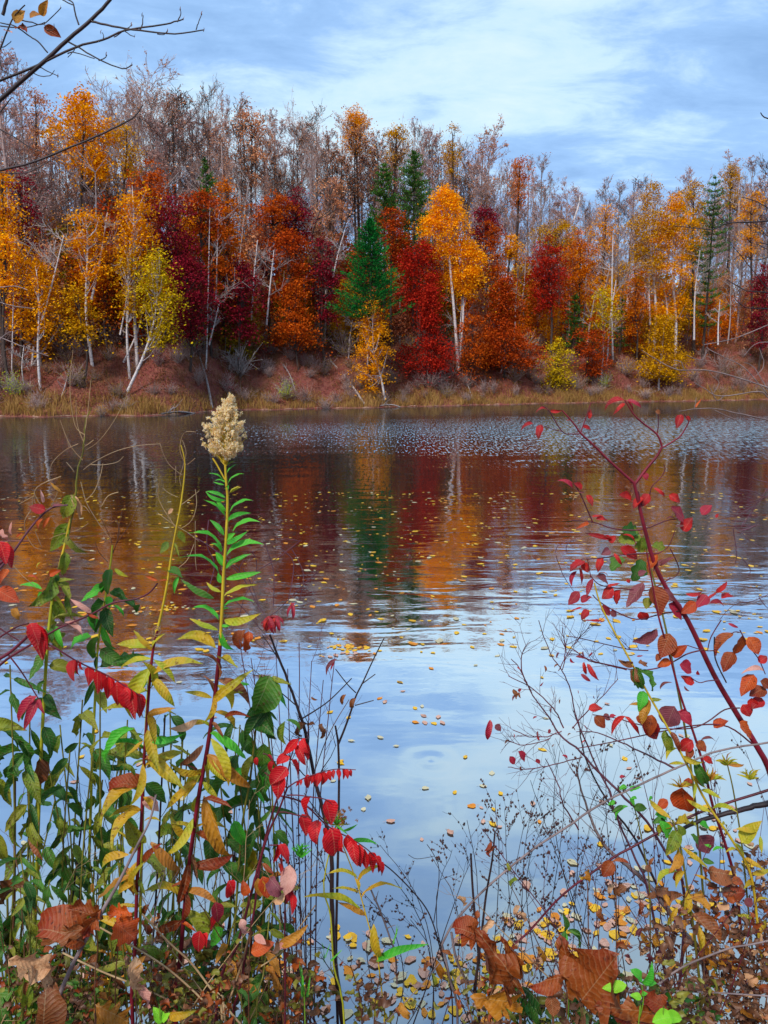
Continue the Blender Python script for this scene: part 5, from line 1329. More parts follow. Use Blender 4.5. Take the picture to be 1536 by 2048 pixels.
DL = [(240,120,165,135),(250,122,322,120),(150,200,75,245,'narrow','red',1.1),(195,205,178,292,'ovate','red',.9),(480,170,488,112,'ovate','red',.8),(440,215,490,235,'ovate','red',.8),(345,182,375,188),(415,175,425,188),(690,62,570,128,'narrow','red',1.3),(690,80,620,148,'narrow','red',1.2),(705,70,740,130,'ovate','red',.9),
 (700,62,788,108,'narrow','magenta',1.2),(1110,102,1148,48,'narrow','orange',1.0),(1022,145,995,230,'ovate','red',.85),(1050,158,1080,180,'ovate','red',1),(870,125,900,140,'ovate','brown',1.2),(800,490,820,532,'ovate','magenta',1.3),(760,572,712,550,'narrow','red'),(725,655,652,620,'ovate','red',1.1),(690,575,725,600,'dead','brown',1.5),
 (800,640,740,705,'ovate','red',.9),(835,615,785,690,'ovate','red',1.2),(860,580,925,632,'narrow','red'),(950,620,1015,665,'ovate','red',1.1),(380,582,288,537,'narrow','magenta'),(432,590,385,550,'ovate','red'),(410,595,450,605,'narrow','plum'),(465,620,500,688,'ovate','red',.8),(495,748,560,738,'narrow','red'),(520,765,590,775,'ovate','red',.9),
 (475,785,395,822,'narrow','orange',1.1),(1040,760,960,690,'ovate','magenta',1.5),(935,765,990,762,'narrow','plum'),(1035,835,1090,752,'ovate','red',1.2),(990,805,1040,800,'narrow','pink'),(1145,738,1205,680,'ovate','magenta',1.2),(1230,755,1245,730,'ovate','red'),
 (625,900,535,878,'narrow','red',1.2),(600,880,455,845,'narrow','red',.9),(600,900,640,860,'ovate','red'),(680,858,755,920,'narrow','red',1.0),(600,945,550,975,'ovate','plum',1.3),(665,930,765,1000,'ovate','scarlet' if False else 'red',.8),(625,965,672,1035,'narrow','red',1.1),(555,990,530,1078,'ovate','red',.9),(880,970,820,1065,'ovate','orange',.8),
 (450,1010,365,1075,'ovate','red',1.5),(440,1020,475,1080,'ovate','red',1.2),(420,1050,435,1150,'narrow','red',1.3),(405,1070,378,1162,'narrow','magenta',1.2),(500,1115,465,1225,'narrow','magenta',1.3),(520,1100,590,1150,'ovate','plum',1.2),(590,1098,528,1090,'narrow','pink',1.3),(420,1190,355,1270,'ovate','magenta',1.0),(430,1250,495,1222,'ovate','magenta',1.2),
 (440,1285,362,1312,'lance','red',1.5),(475,1298,432,1359,'ovate','red',1.1),(580,1165,670,1140,'narrow','red',1.2),(620,1170,555,1235,'ovate','red',1.3),(665,1180,640,1268,'ovate','red',1.2),(560,1270,600,1335,'ovate','magenta',1.2),(600,1310,640,1338,'ovate','plum',1.2),(800,1140,700,1285,'ovate','plum',.8),(850,1160,895,1335,'ovate','bronze',1.2),
 (830,1225,815,1295,'ovate','olive',1.3),(900,1180,985,1250,'ovate','plum',.8),(950,1262,1025,1359,'ovate','magenta',1.3),(1110,1255,1020,1320,'ovate','orange',1.0),(1175,1210,1115,1285,'ovate','magenta',1.3),(1180,1235,1245,1190,'narrow','red',1.4),(1230,1195,1295,1130,'narrow','red',1.3),(1190,1262,1275,1278,'narrow','magenta',1.3),(1260,1230,1342,1222,'ovate','red',1.0),
 (1050,1205,1145,1192,'lance','red',1.5),(780,1310,820,1359,'ovate','red',1.5),(700,1120,720,1140,'ovate','red'),(900,1040,985,985,'narrow','plum',1.2),(860,1070,960,1000,'lance','plum',1.4),(770,1095,820,1070,'ovate','plum',1.2)]
p.leaves(DL, 'narrow', 'red', c8, 1.15); p.done()
p = Plant('maple_sapling', 'olive green lobed leaves half hidden behind the red dogwood', 'sapling', (1420, 2048), 1.85)
p.path([c8(800,860), c8(830,1000), c8(880,1200), (1340,1300), (1390,1600), (1420,2060)], 2.5, 6, 'olive', ground=True)
p.leaves([(780,860,650,895,'maple','olive',.9),(760,850,665,830,'maple','dgreen',.9),(800,870,780,960,'maple','olive',.9),(690,1000,610,1070,'maple','dgreen',.9),(850,920,930,950,'maple','olive',.8),(790,1000,735,1130,'maple','dgreen',.7)], 'maple', 'olive', c8); p.done()

p = Plant('dogwood_shrub', 'second red stem, thinner, with bronze and orange leaves low over the water', 'shrub', (1470, 2048), 1.58)
p.path([c8(820, 960), c8(850,1130), c8(890,1340), c6(960,230), c6(1020,450), c6(1100,680), c6(1160,880), c6(1210,1100), c7(1290,200), c7(1350,440), c7(1380,800), (1490,2060)], 3, 8, 'red', ground=True)
p.path([(490,1110),(470,1000)], 2, 1.5, 'wine', c8)
p.path([(1440,730),(1300,630),(1130,620),(900,660),(620,720),(400,760)][::-1], 2, 3.5, 'wine', c6); p.path([(1370,520),(1280,530),(1180,600),(1080,640),(900,640),(740,610),(640,580),(500,560)], 3, 2, 'wine', c6)
p.path([(1160,175),(1060,200),(980,245),(880,285),(760,297),(620,270),(480,235),(380,170)], 3.2, 2, 'wine', c6); p.path([(1250,355),(1180,360),(1130,370),(1080,340)], 2.4, 1.8, 'wine', c6); p.path([(1260,0),(1200,100),(1180,175)], 2.5, 2, 'wine', c6)
p.path([(1370,60),(1420,150),(1480,230),(1520,320)], 2.5, 2, 'wine', c6); p.path([(1220,210),(1230,180),(1320,80),(1370,72)], 2.5, 2, 'wine', c6); p.path([(1220,100),(1225,230),(1290,370)], 3, 3, 'dark', c6); p.path([(1060,150),(1160,180),(1215,180)], 2, 2, 'wine', c6)
BL = [(880,55,735,128,'ovate','plum',.8),(955,80,900,225,'ovate','bronze',1.2),(900,200,875,245,'ovate','bronze',1.2),(965,210,1060,150,'ovate','orange',.9),(960,245,880,275,'ovate','orange',1.0),(1330,80,1230,212,'narrow','bronze',1.4),(1385,95,1320,210,'ovate','bronze',1.3),(1330,190,1270,310,'ovate','bronze',1.1),(1420,100,1480,205,'ovate','orange',1.2),
 (1480,250,1530,215,'ovate','red',1.4),(1510,300,1378,318,'narrow','pink',.9),(1450,320,1375,450,'ovate','orange',1.0),(1490,360,1540,400,'ovate','bronze',1.6),(1520,400,1425,450,'ovate','bronze',1.5),(1440,460,1460,520,'ovate','red',1.4),(1500,460,1440,525,'ovate','red',1.3),(1385,500,1430,572,'ovate','red',1.4),(1365,605,1440,705,'ovate','orange',1.0),
 (1215,635,1302,595,'ovate','orange',1.1),(1100,375,1020,330,'ovate','red',1.0),(1015,262,1085,310,'ovate','magenta',1.5),(1125,325,1122,298,'ovate','magenta'),(1000,540,1085,625,'ovate','magenta',.9),(985,510,940,628,'ovate','plum',1.5),(1080,570,1015,540,'narrow','magenta',1.4),(475,528,558,525,'ovate','red',1.1),(510,570,572,638,'ovate','bronze',1.2),
 (560,570,605,590,'ovate','plum',1.4),(600,575,640,565,'ovate','magenta',1.2),(690,568,612,682,'narrow','red',1.0),(690,570,778,684,'narrow','red',1.0),(450,248,460,322,'narrow','red',1.4),(468,260,537,357,'narrow','red',1.3),(368,225,396,252,'narrow','magenta',1.6),(430,320,488,362,'narrow','magenta',1.4),(400,215,480,232,'narrow','magenta',1.3),(800,590,880,705,'ovate','red',1.1),
 (850,560,830,690,'ovate','orange',1.0),(775,560,790,620,'ovate','orange',1.3),(1110,720,1172,778,'ovate','bronze',1.3),(1150,815,1212,850,'ovate','red',1.1),(1090,710,1015,770,'ovate','red',1.3),(1080,750,1060,830,'ovate','bronze',1),(1030,990,1070,1130,'ovate','orange',1.4),(1090,950,1030,975,'ovate','orange',1.3),(60,775,95,838,'ovate','magenta',1.0),(10,805,38,852,'ovate','magenta',1.1),
 (165,822,190,848,'ovate','magenta',1.2),(658,928,697,926,'ovate','magenta',1.0),(940,1060,875,1125,'ovate','orange',1.1),(250,645,240,672,'ovate','magenta'),(320,800,350,830,'narrow','magenta',1.3),(60,420,80,405,'ovate','magenta'),(190,390,210,365,'narrow','magenta'),(750,935,795,960,'lance','pink',1.3),(900,410,970,370,'narrow','plum',1.0),(1040,390,1075,420,'narrow','plum'),
 (1300,20,1360,45,'narrow','magenta',1.1),(760,215,800,210,'narrow','magenta'),(1140,710,1225,715,'lance','plum',1.2),(560,10,440,5,'lance','red')]
p.leaves(BL, 'ovate', 'bronze', c6, 1.1); p.done()

p = Plant('yellow_stalk', 'yellowing stalk leaning across the dogwood with shrivelled dark leaves', 'wildflower', (1440, 2048), 1.5)
W = p.path([c8(510,1140), c8(540,1250), c6(590,0), c6(700,200), c6(830,440), c6(950,650), c6(1070,880), c6(1180,1090), c7(1340,180), c7(1440,380), (1520,1900), (1540,2060)], 3, 7, 'yellow', ground=True)
p.leaves([(740,270,650,235,'dead','brown',1.2),(750,280,790,400,'dead','dgreen',1.3),(730,290,750,385,'dead','brown',1.3),(770,250,820,275,'dead','brown',1.4),(780,290,850,420,'dead','dgreen',1.2),(800,420,770,540,'broad','green',1.2),(830,470,790,620,'broad','ochre',1.0),(840,470,910,470,'narrow','olive',1.5),(930,650,940,790,'dead','olive',1.3),
 (960,660,1010,780,'narrow','bronze',1.2),(1100,840,1170,960,'dead','dgreen',1.2),(790,500,715,500,'narrow','ochre',1.3)], 'dead', 'brown', c6)
p.along(W, 26, 46, ['lance', 'narrow'], ['olive', 'yellow', 'ygreen', 'yellow'], .45, .95, .8, wide=1.2); p.done()

# ------------------------------------------------------------------ 8 bare shrubs in front of the pale water
p = Plant('bare_shrub', 'bare purple branches fanning out in front of the pale water', 'shrub', (1330, 2048), 1.7)
for pt, w in [([(20,230),(70,290),(150,450),(240,570),(300,670),(430,780),(500,860),(650,1010),(820,1190),(950,1400)],6), ([(180,0),(250,200),(320,300),(370,420),(400,560),(430,650),(520,860),(600,1010),(620,1100),(700,1300),(800,1500)],5),
    ([(0,330),(120,390),(230,480),(290,560),(330,640)],3), ([(320,45),(340,180),(320,300)],2.4), ([(485,30),(420,110),(350,200),(300,300)],2.4), ([(130,130),(90,180),(80,300),(140,430)],3), ([(355,95),(520,130),(700,170),(830,185)],2.4), ([(650,350),(560,450),(480,530),(380,640)],3),
    ([(380,170),(480,240),(560,260),(700,295)],2.6), ([(30,650),(130,690),(230,690),(320,660)],2.6), ([(0,710),(100,740),(250,700)],2.2), ([(0,870),(100,880),(200,870),(330,840),(440,810)],2.8), ([(400,660),(530,665),(700,740),(850,810),(990,880)],4.5), ([(220,820),(290,960),(330,1100),(420,1240)],3.6)]:
    p.brush(pt[::-1], w, 1.6, 'mauve' if w > 4.4 else 'wine', 7, 60, 2, c6, ang=.6)
p.path([c6(950,1400), (1370,1800), (1350,2060)], 6, 9, 'mauve', ground=True); p.path([c6(800,1500), (1310,1850), (1340,2060)], 5, 7, 'mauve', ground=True)
r = p.rng
for q in range(26):
    b = c6(r.uniform(0, 520), r.uniform(150, 900)); p.leaf(b, (b[0] + r.uniform(-9, 9), b[1] + r.uniform(4, 14)), 'narrow', r.choice(['magenta', 'plum', 'red', 'brown']), wide=1.3)
p.leaves([(980,1440,975,1480,'narrow','magenta',1.3),(990,1450,1002,1462,'ovate','plum',1.3),(1027,1378,1032,1398,'dead','brown',1.5)], 'dead', 'magenta'); p.done()

p = Plant('bare_cane', 'long arching grey cane crossing the bare shrub towards the frame edge', 'shrub', (880, 2048), 1.5)
p.path([(1600,1478),(1536,1486),(1439,1501),(1371,1528),(1304,1558),(1205,1606),(1128,1658),(1050,1710),(955,1793),(905,1850),(884,1890)], 4, 5, 'grey', wig=.4); p.path([(884,1890),(900,1960),(915,2070)], 5, 6, 'grey', ground=True); p.done()
p = Plant('bare_cane', 'lower arching dark cane running parallel beneath the grey one', 'shrub', (1010, 2048), 1.55)
p.path([(1600,1560),(1536,1580),(1400,1625),(1280,1685),(1206,1730),(1128,1787),(1060,1860),(1026,1890)], 6, 4, 'wine', wig=.4); p.path([(1026,1890),(1010,1980),(1012,2070)], 4, 5, 'wine', ground=True); p.done()
p = Plant('bare_cane', 'short grey cane curving up low beside the green seedling', 'shrub', (1260, 2048), 1.35)
p.path([c7(1600,735), c7(1440,770), c7(1320,790), c7(1180,840), c7(1060,890), c7(960,950), c7(860,1040), c7(770,1160), c7(740,1300)], 4, 5, 'grey', ground=True); p.path([c7(700,1050), c7(900,1045), c7(1200,1055), c7(1536,1075)], 4, 3.5, 'grey'); p.done()
p = Plant('bare_sapling', 'thick grey woody stem slanting through the tangle of twigs', 'sapling', (1440, 2048), 1.75)
p.brush([c7(1100,760)[0:2], c7(1030,690), c7(940,560), c7(830,420), c7(700,300), c7(600,220), c7(530,120), c7(480,0), c6(430,1000), c6(400,860)], 13, 3, 'grey', 8, 80, 2, ang=.5); p.path([c7(1100,760), c7(1160,900), c7(1180,1240)], 13, 15, 'grey', ground=True)
p.brush([c7(940,560), c7(800,250), c7(720,100), c6(580,1060), c6(450,800), c6(420,600)], 6, 2.5, 'dark', 8, 70, 2, ang=.5); p.done()
p = Plant('bare_sapling', 'dark mossy trunk leaning in from the frame edge above the yellow leaves', 'sapling', (1960, 2048), 1.7)
p.path([(1900,1900),(1800,1700),(1680,1600),(1536,1608),(1490,1618),(1440,1630),(1390,1646),(1350,1665)], 16, 7, 'dark', sides=7, wig=.6); p.path([(1900,1900),(1960,2070)], 16, 18, 'dark', ground=True); p.done()

# ------------------------------------------------------------------ 9 wispy weeds with beads
def wispy(label, foot, Y, tops, n=8, L=80, mat='dark', beads=4, w=2.6):
    p = Plant('wispy_weed', label, 'weed', foot, Y, 'wiry weeds with beady seeds')
    for q, (x, y) in enumerate(tops):
        x0 = foot[0] + (x - foot[0]) * .15
        bow = p.rng.uniform(-50, 50)
        p.brush([(x0, 2070), (x0 * .6 + x * .4 + bow, 2070 * .6 + y * .4), (x0 * .25 + x * .75 + bow, 2070 * .25 + y * .75), (x, y)], w, 1.1, mat, n, L, 2, ang=.55, dy=0, dy1=p.rng.uniform(-.15, .2), beads=beads)
    p.path([(foot[0], 2070), (foot[0], 2150)], w * 1.4, w * 1.6, mat, ground=True)
    return p.done('seed')
wispy('wiry beaded weed beside the stub stems over the blue water', (960, 2048), 1.6, [(905,1700),(935,1640),(990,1600),(1050,1640)], 8, 80)
wispy('wiry beaded weed in the gap right of the stub stems', (1050, 2048), 1.7, [(1010,1620),(1070,1590),(1130,1600),(1180,1650)], 9, 80)
wispy('wiry beaded weed tangled with the long grey cane', (1130, 2048), 1.62, [(1090,1640),(1160,1560),(1230,1580)], 9, 80)
wispy('wiry beaded weed behind the large curled oak leaf', (1240, 2048), 1.75, [(1200,1700),(1260,1640),(1320,1660)], 8, 70)
wispy('fine weed curving over the open water beside the sumac frond', (880, 2048), 1.66, [(760,1690),(790,1760),(860,1710)], 6, 60, beads=2)
wispy('thin beaded weed at the foot of the dark slanting stem', (800, 2048), 1.7, [(720,1780),(760,1820),(820,1840)], 7, 60)
wispy('brown weed stems filling the corner below the sumac', (620, 2048), 1.6, [(560,1650),(600,1690),(650,1720)], 7, 60, 'brown')
wispy('thin dark weeds among the leaves under the withered stalk', (150, 2048), 1.7, [(120,1560),(170,1620),(215,1600)], 5, 60, 'wine', 0)
wispy('thin brown weeds among the leaves beneath the plumed stalk', (400, 2048), 1.75, [(380,1600),(430,1640),(470,1580)], 6, 60, 'brown', 1)
wispy('wiry weed near the frame edge behind the bronze leaves', (1480, 2048), 1.8, [(1430,1560),(1490,1500),(1530,1600)], 9, 80, 'wine', 2)
wispy('tangle of dry wiry stems around the foot of the withered stalk', (60, 2048), 1.42, [(20,1640),(90,1700),(140,1760),(-10,1740)], 6, 90, 'brown', 0, 3)
wispy('tangle of grey twigs crossing between the red stalks', (300, 2048), 1.4, [(230,1660),(330,1740),(390,1690)], 7, 90, 'grey', 0, 3)
wispy('straw coloured dead stems between the plumed stalk and the sumac', (480, 2048), 1.45, [(430,1560),(500,1600),(520,1720)], 6, 80, 'straw', 0, 3)
wispy('dark fine twigs over the blue water behind the spotted leaves', (200, 2048), 1.8, [(150,1500),(210,1560),(260,1480)], 6, 90, 'dark', 0, 2.6)
wispy('web of thin wine red twigs under the bronze dogwood leaves', (1380, 2048), 1.65, [(1180,1470),(1250,1440),(1330,1480),(1400,1500)], 8, 90, 'wine', 0, 3)
wispy('web of thin dark twigs behind the arching grey cane', (1280, 2048), 1.78, [(1060,1560),(1120,1500),(1210,1520)], 8, 90, 'dark', 0, 3)
wispy('fine mauve twigs low between the two arching canes', (1180, 2048), 1.5, [(1020,1740),(1100,1700),(1160,1680)], 8, 80, 'mauve', 1, 2.6)
p = Plant('stub_stems', 'pair of dark broken stub stems standing over the blue water', 'sapling', (960, 2048), 1.5)
p.path([c5(300,235), c5(310,430), c5(330,680), c5(345,860), c5(320,1060), c5(350,1240)], 4.5, 8, 'dark', ground=True); p.path([c5(443,100), c5(425,280), c5(390,480), c5(368,670)], 3.5, 5.5, 'dark'); p.path([c5(185,700), c5(215,860), c5(290,1020), c5(320,1060)], 6, 6, 'grey')
p.path([c5(368,670), c5(340,900), c5(325,1060)], 5, 6, 'dark'); p.done()
p = Plant('arching_weed', 'dark thread of a weed arching down to the water, right of the sumac', 'weed', (905, 2048), 1.55)
p.path([c4(1130,285), c4(1200,340), c4(1300,440), c4(1390,550), c4(1440,660), c4(1490,840), c4(1536,1000), (905,2070)], 2.6, 3.5, 'dark', ground=True)
p.path([c4(1400,180), c4(1440,240), c4(1470,320), c4(1465,450), c4(1440,640)], 1.4, 2, 'dark'); p.path([c4(1290,240), c4(1340,265), c4(1440,250)], 1.2, 1.2, 'dark')
p.brush([c4(1060,430), c4(1120,560), c4(1170,700), c4(1210,820), c4(1225,1000)][::-1], 4, 3.5, 'grey', 3, 30, 1); p.done()
p = Plant('young_willow_herb', 'slim stalk with thin yellow green leaves over the pale rippled water', 'wildflower', (740, 2048), 1.45)
W = p.path([c4(880,130), c4(940,280), c4(990,420), c4(1040,600), c4(1085,760), c4(1110,860), (765,2000), (768,2070)], 2.4, 4, 'yellow', ground=True)
p.leaves([(905,100,990,60,'lance','green',1),(925,180,1110,180,'lance','green',.9),(930,200,960,290,'lance','green',1.1),(975,380,1000,450,'lance','yellow',1.5),(985,410,1150,310,'lance','yellow',1.1),(990,380,800,360,'lance','ygreen',.8),(1000,470,840,440,'lance','yellow',.8),(1010,500,1250,440,'lance','yellow',.7),(1040,600,870,520,'lance','ochre',1.2),
 (1085,650,1150,840,'narrow','yellow',.9),(1100,870,1410,770,'lance','green',.8),(1000,560,670,490,'lance','ygreen',.7)], 'lance', 'yellow', c4)
p.done()
p = Plant('seed_stalk', 'small brown tuft of dried flowers above the red sumac frond', 'wildflower', (680, 2048), 1.4)
W = p.path([c4(880,0), c4(790,400), c4(830,600), c4(850,900), (690,2070)], 3, 5, 'ygreen', ground=True)
r = p.rng; pf = MB()
for q in range(60):
    c_ = P(678 + r.gauss(0, 13), 1634 + r.gauss(0, 12), p.Y + r.gauss(0, .012)); puff(pf, c_, r.uniform(3, 5) * m1)
o_ = link('fluff', pf.mesh('fluff', LF['ochre'], p.o, False), p.root); o_['kind'] = 'stuff'
for q in range(14):
    a = r.uniform(0, 6.28); p.leaf((672, 1650), (672 + math.cos(a) * 30, 1655 + math.sin(a) * 26), 'lance', r.choice(['green', 'olive']), wide=.8)
for q in range(16):
    a = r.uniform(-2.6, -.5); p.leaf((603 + r.uniform(-4, 4), 1715), (603 + math.cos(a) * 26, 1712 + math.sin(a) * 28), 'lance', 'green', wide=.7)
p.done()

# ------------------------------------------------------------------ 10 big dead leaves caught low
def dead_leaf(label, lst, Y, cat='dead leaf', f=c5, name='dead_leaf', stemmat='brown'):
    b0 = lst[0]
    p = Plant(name, label, cat, f(b0[0], b0[1]), Y)
    x, y = f(b0[0], b0[1])
    p.path([(x, y), (x + 6, y + 40 if y < 1980 else 2070), (x + 3, 2075)], 2, 3.5, stemmat, ground=True)
    for q in lst: p.leaf((q[0], q[1]), (q[2], q[3]), q[4], q[5], f, q[6], 0, None, q[7] if len(q) > 7 else None, 'leaf', 1)
    return p.done()
dead_leaf('large russet oak leaf standing upright, broad lobed one beside the seedling', [(955,1100,1160,840,'lobed','oak',.82,1)], 1.15)
dead_leaf('tall narrow crinkled oak leaf leaning against the broad russet one', [(945,1100,830,725,'oak','oak',.62,2),(960,900,950,845,'narrow','plum',1.2)], 1.18)
dead_leaf('long drooping curled brown oak leaf hanging from the stub stems', [(575,1030,330,680,'oak','oak',.6,0),(560,940,480,720,'oak','oak',.5,1),(400,760,200,650,'oak','bronze',.9,3),(330,720,190,670,'dead','bronze',1.7,2)], 1.2)
dead_leaf('flat ragged orange brown leaf low under the stub stems', [(580,1120,300,1085,'oak','ochre',.7,3)], 1.2)
dead_leaf('small dark brown curled leaf hanging over a yellow floating leaf', [(770,1070,790,1200,'ovate','brown',1.2)], 1.2)
dead_leaf('twisted red brown leaf on a thin stalk between the two oak leaves', [(850,960,640,1020,'dead','bronze',1.2)], 1.2)
dead_leaf('wide folded russet leaves lying under the upright oak leaf', [(1400,1180,1040,1130,'oak','oak',.6,2),(1460,1150,1300,1070,'lobed','bronze',.6,3),(1380,1240,1150,1210,'oak','bronze',.7,0)], 1.12)
dead_leaf('tan torn leaf curling in the lower corner', [(300,1010,50,860,'oak','tan',.8,1),(310,900,110,940,'dead','tan',1.5,3),(260,1240,280,950,'dead','brown',1.3,2)], 1.1, f=c2)
dead_leaf('dark russet torn oak leaf just above the tan one', [(560,670,240,740,'oak','brown',.5,0),(500,760,230,690,'dead','bronze',1.5,2),(610,620,400,560,'oak','oak',.7,1),(600,560,490,720,'oak','bronze',.9,3)], 1.15, f=c2)
dead_leaf('orange and russet leaf behind the grey leaning stem', [(680,640,800,740,'lobed','orange',1.0,2),(780,600,640,600,'oak','orange',.9,1)], 1.25, f=c2)
dead_leaf('pale tan leaf hanging between the red stalks', [(800,840,830,1000,'dead','tan',1.2,1),(810,1010,880,1150,'dead','pink',1.1,3),(860,840,770,900,'narrow','ochre',1.2)], 1.25, f=c2)
dead_leaf('ochre leaf lying at the bottom below the red stalks', [(560,1130,760,1230,'oak','ochre',1.1,1),(1000,1190,1160,1160,'narrow','yellow',1.1)], 1.2, f=c2)
dead_leaf('cluster of crumpled orange and pale leaves under the red sumac', [(340,480,310,390,'ovate','orange',1.0),(430,370,460,500,'ovate','orange',1.1),(400,380,420,490,'ovate','ochre',1),(470,380,540,470,'dead','plum',1.6,2),(590,300,560,480,'ovate','pink',.9),(600,380,620,450,'dead','tan',1.6),(430,290,500,360,'narrow','bronze',1.3),(360,820,500,760,'ovate','orange',1.0),(380,720,450,770,'ovate','pink',.9),
   (530,770,700,650,'narrow','ochre',1.1),(530,780,640,760,'dead','pink',1),(300,620,340,690,'dead','pink',1.5),(560,470,490,520,'dead','tan',1.5)], 1.3, f=c4)
dead_leaf('brown curled leaves caught on the grey stem near the frame edge', [(620,280,560,370,'ovate','bronze',1.2),(620,275,720,295,'lance','bronze',1.3),(700,430,640,490,'dead','brown',1.5),(810,310,850,340,'ovate','brown',1.4),(870,440,960,460,'dead','brown',1.6),(820,490,900,500,'dead','brown',1.5),(860,260,840,310,'narrow','brown',1.3),
   (920,540,1040,480,'dead','brown',1.3),(1180,340,1310,370,'dead','brown',1.6),(1270,480,1400,460,'ovate','bronze',1.3),(1400,500,1440,550,'ovate','plum',1.4),(1280,390,1310,430,'ovate','red',1.4),(1180,440,1250,440,'dead','bronze',1.6),(1320,390,1390,410,'ovate','bronze',1.2),(1130,130,1190,230,'ovate','plum',1.4)], 1.5, f=c7)
dead_leaf('single small orange leaf caught on a wiry weed over the water', [(455,385,470,325,'dead','ochre',2.0),(450,380,420,365,'dead','yellow',1.8)], 1.5, f=c7)
dead_leaf('small pink brown leaf stuck to the thick grey stem', [(1035,640,1010,700,'ovate','pink',1.2)], 1.7, f=c7)

# yellow leaves on the tangle near the frame edge
p = Plant('goldenrod_plant', 'yellow leaved stalk hanging over the tangle near the frame edge', 'wildflower', (1400, 2048), 1.45)
W = p.path([(1345,1640),(1362,1700),(1378,1800),(1392,1900),(1400,2070)], 4, 7, 'olive', ground=True)
p.leaves([(1000,100,930,240,'broad','olive',1.1),(1010,200,1015,290,'narrow','yellow',.9),(1030,130,1000,60,'ovate','olive',1.1),(1000,340,880,430,'lance','ygreen',1.5),(1060,260,1140,300,'lance','yellow',1.2),(1000,550,940,660,'lance','yellow',1.5),(1070,480,1080,600,'narrow','yellow',.8),(1110,640,1120,860,'narrow','yellow',.8),(1120,660,1160,880,'narrow','ochre',.8),
 (1380,170,1500,40,'broad','ygreen',1.1),(1350,90,1480,150-60,'lance','yellow',1.6),(1490,130,1500,240,'narrow','ygreen',1.0),(1100,360,1200,400,'lance','yellow',1.2),(1230,1100,1320,1130,'narrow','yellow',1.0),(1380,1180,1500,1230,'ovate','ochre',1),(950,120,890,40,'ovate','green',1.0),(900,20,860,60,'broad','dgreen',1.2),(1130,60,1190,90,'ovate','green',1.0),(1080,120,1120,200,'broad','dgreen',1),
 (1120,230,1070,260,'broad','dgreen',1.2),(1150,270,1220,290,'broad','dgreen',1.1),(1200,190,1160,180,'broad','green',1.1),(1210,220,1280,210,'narrow','green',1.1)], 'broad', 'olive', c7)
p.along(W, 26, 52, ['narrow', 'lance', 'dead'], ['yellow', 'ochre', 'brown', 'olive'], .0, .9, 1.0, wide=1.2); p.done()
p = Plant('goldenrod_plant', 'whorl of thin yellow green leaves on a twig beside the orange leaf', 'wildflower', (1500, 2048), 1.55)
p.path([(1455,1530),(1470,1600),(1490,1750),(1510,2070)], 2.5, 5, 'olive', ground=True)
r = p.rng
for cx0, cy0 in [(1455,1530),(1360,1575),(1420,1560),(1500,1560)]:
    for q in range(15):
        a = r.uniform(-2.9, .3); p.leaf((cx0, cy0), (cx0 + math.cos(a) * r.uniform(18, 34), cy0 + math.sin(a) * r.uniform(14, 30)), 'lance', r.choice(['yellow', 'ygreen', 'ygreen', 'ochre']), wide=1.0)
p.done()
p = Plant('leafy_plant', 'sprig of small dark green leaves among the beaded twigs', 'plant', (1290, 2048), 1.6)
p.path([c6(680,1000), c6(740,1090), c7(800,200), (1300,1800), (1295,2070)], 2, 4, 'olive', ground=True)
p.leaves([(700,980,645,1000,'broad','green',1.2),(720,1010,790,990,'broad','green',1),(720,1050,745,1100,'broad','green',1.3),(640,1080,590,1095,'broad','green',1.2),(680,1095,610,1140,'narrow','dgreen',1.2),(740,1110,820,1115,'ovate','dgreen',.9),(710,1100,640,1190,'narrow','green',1.1),(850,1040,830,1070,'broad','green',1.2),(870,1150,940,1190,'broad','green',1.3),(930,1180,850,1200,'broad','dgreen',1.2),(760,1050,720,1060,'broad','green')], 'broad', 'green', c6); p.done()
p = Plant('seedling', 'fresh green seedling with four bright leaves beside the russet oak leaf', 'plant', (1260, 2048), 1.1)
p.path([c7(790,1010), c7(800,1100), c7(780,1200), (1275,2070)], 2.5, 3.5, 'green', ground=True)
p.leaves([(790,970,720,920,'ovate','green',1.1),(790,1000,850,870,'narrow','green',1.1),(800,1000,880,1000,'ovate','green',1.0),(700,1010,555,1030,'ovate','lime',.75),(790,1080,720,1070,'ovate','lime',1.0),(790,1070,825,1060,'ovate','green',1.2)], 'ovate', 'lime', c7); p.done()
p = Plant('seedling', 'lime green leaf pair at the very bottom near the russet leaves', 'plant', (1320, 2060), 1.05)
p.path([(1325,2045),(1322,2080)], 2.5, 3.5, 'green', ground=True)
p.leaves([(960,1200,850,1230,'ovate','lime',1.2),(920,1190,1030,1215,'ovate','lime',.9)], 'ovate', 'lime', c7); p.done()
p = Plant('seedling', 'forked lime green leaf at the bottom between the red stalks', 'plant', (325, 2060), 1.1)
p.path([(320,2040),(324,2080)], 2.5, 3.5, 'green', ground=True)
p.leaves([(960,1230,905,1140,'ovate','lime',1.0),(960,1230,1005,1175,'ovate','lime',.9)], 'ovate', 'lime', c2); p.done()
p = Plant('leafy_plant', 'pointed dark green leaf tuft rising behind the narrow oak leaf', 'plant', (1130, 2060), 1.3)
p.path([c5(860,690), c5(870,1000), (1135,2070)], 2.5, 3.5, 'green', ground=True)
p.leaves([(860,690,840,590,'lance','dgreen',2.0),(860,690,800,770,'narrow','dgreen',1.1),(870,690,930,810,'narrow','dgreen',1.1),(880,690,950,720,'narrow','dgreen',1.2),(860,700,845,800,'narrow','green',1.2),(600,1020,720,1200,'narrow','dgreen',1.1),(640,1080,700,1240,'narrow','dgreen',1.1),(480,1150,440,1240,'narrow','olive',1.3),(520,1160,570,1230,'narrow','olive',1.3),(470,930,400,960,'narrow','green',1.0)], 'narrow', 'dgreen', c5); p.done()
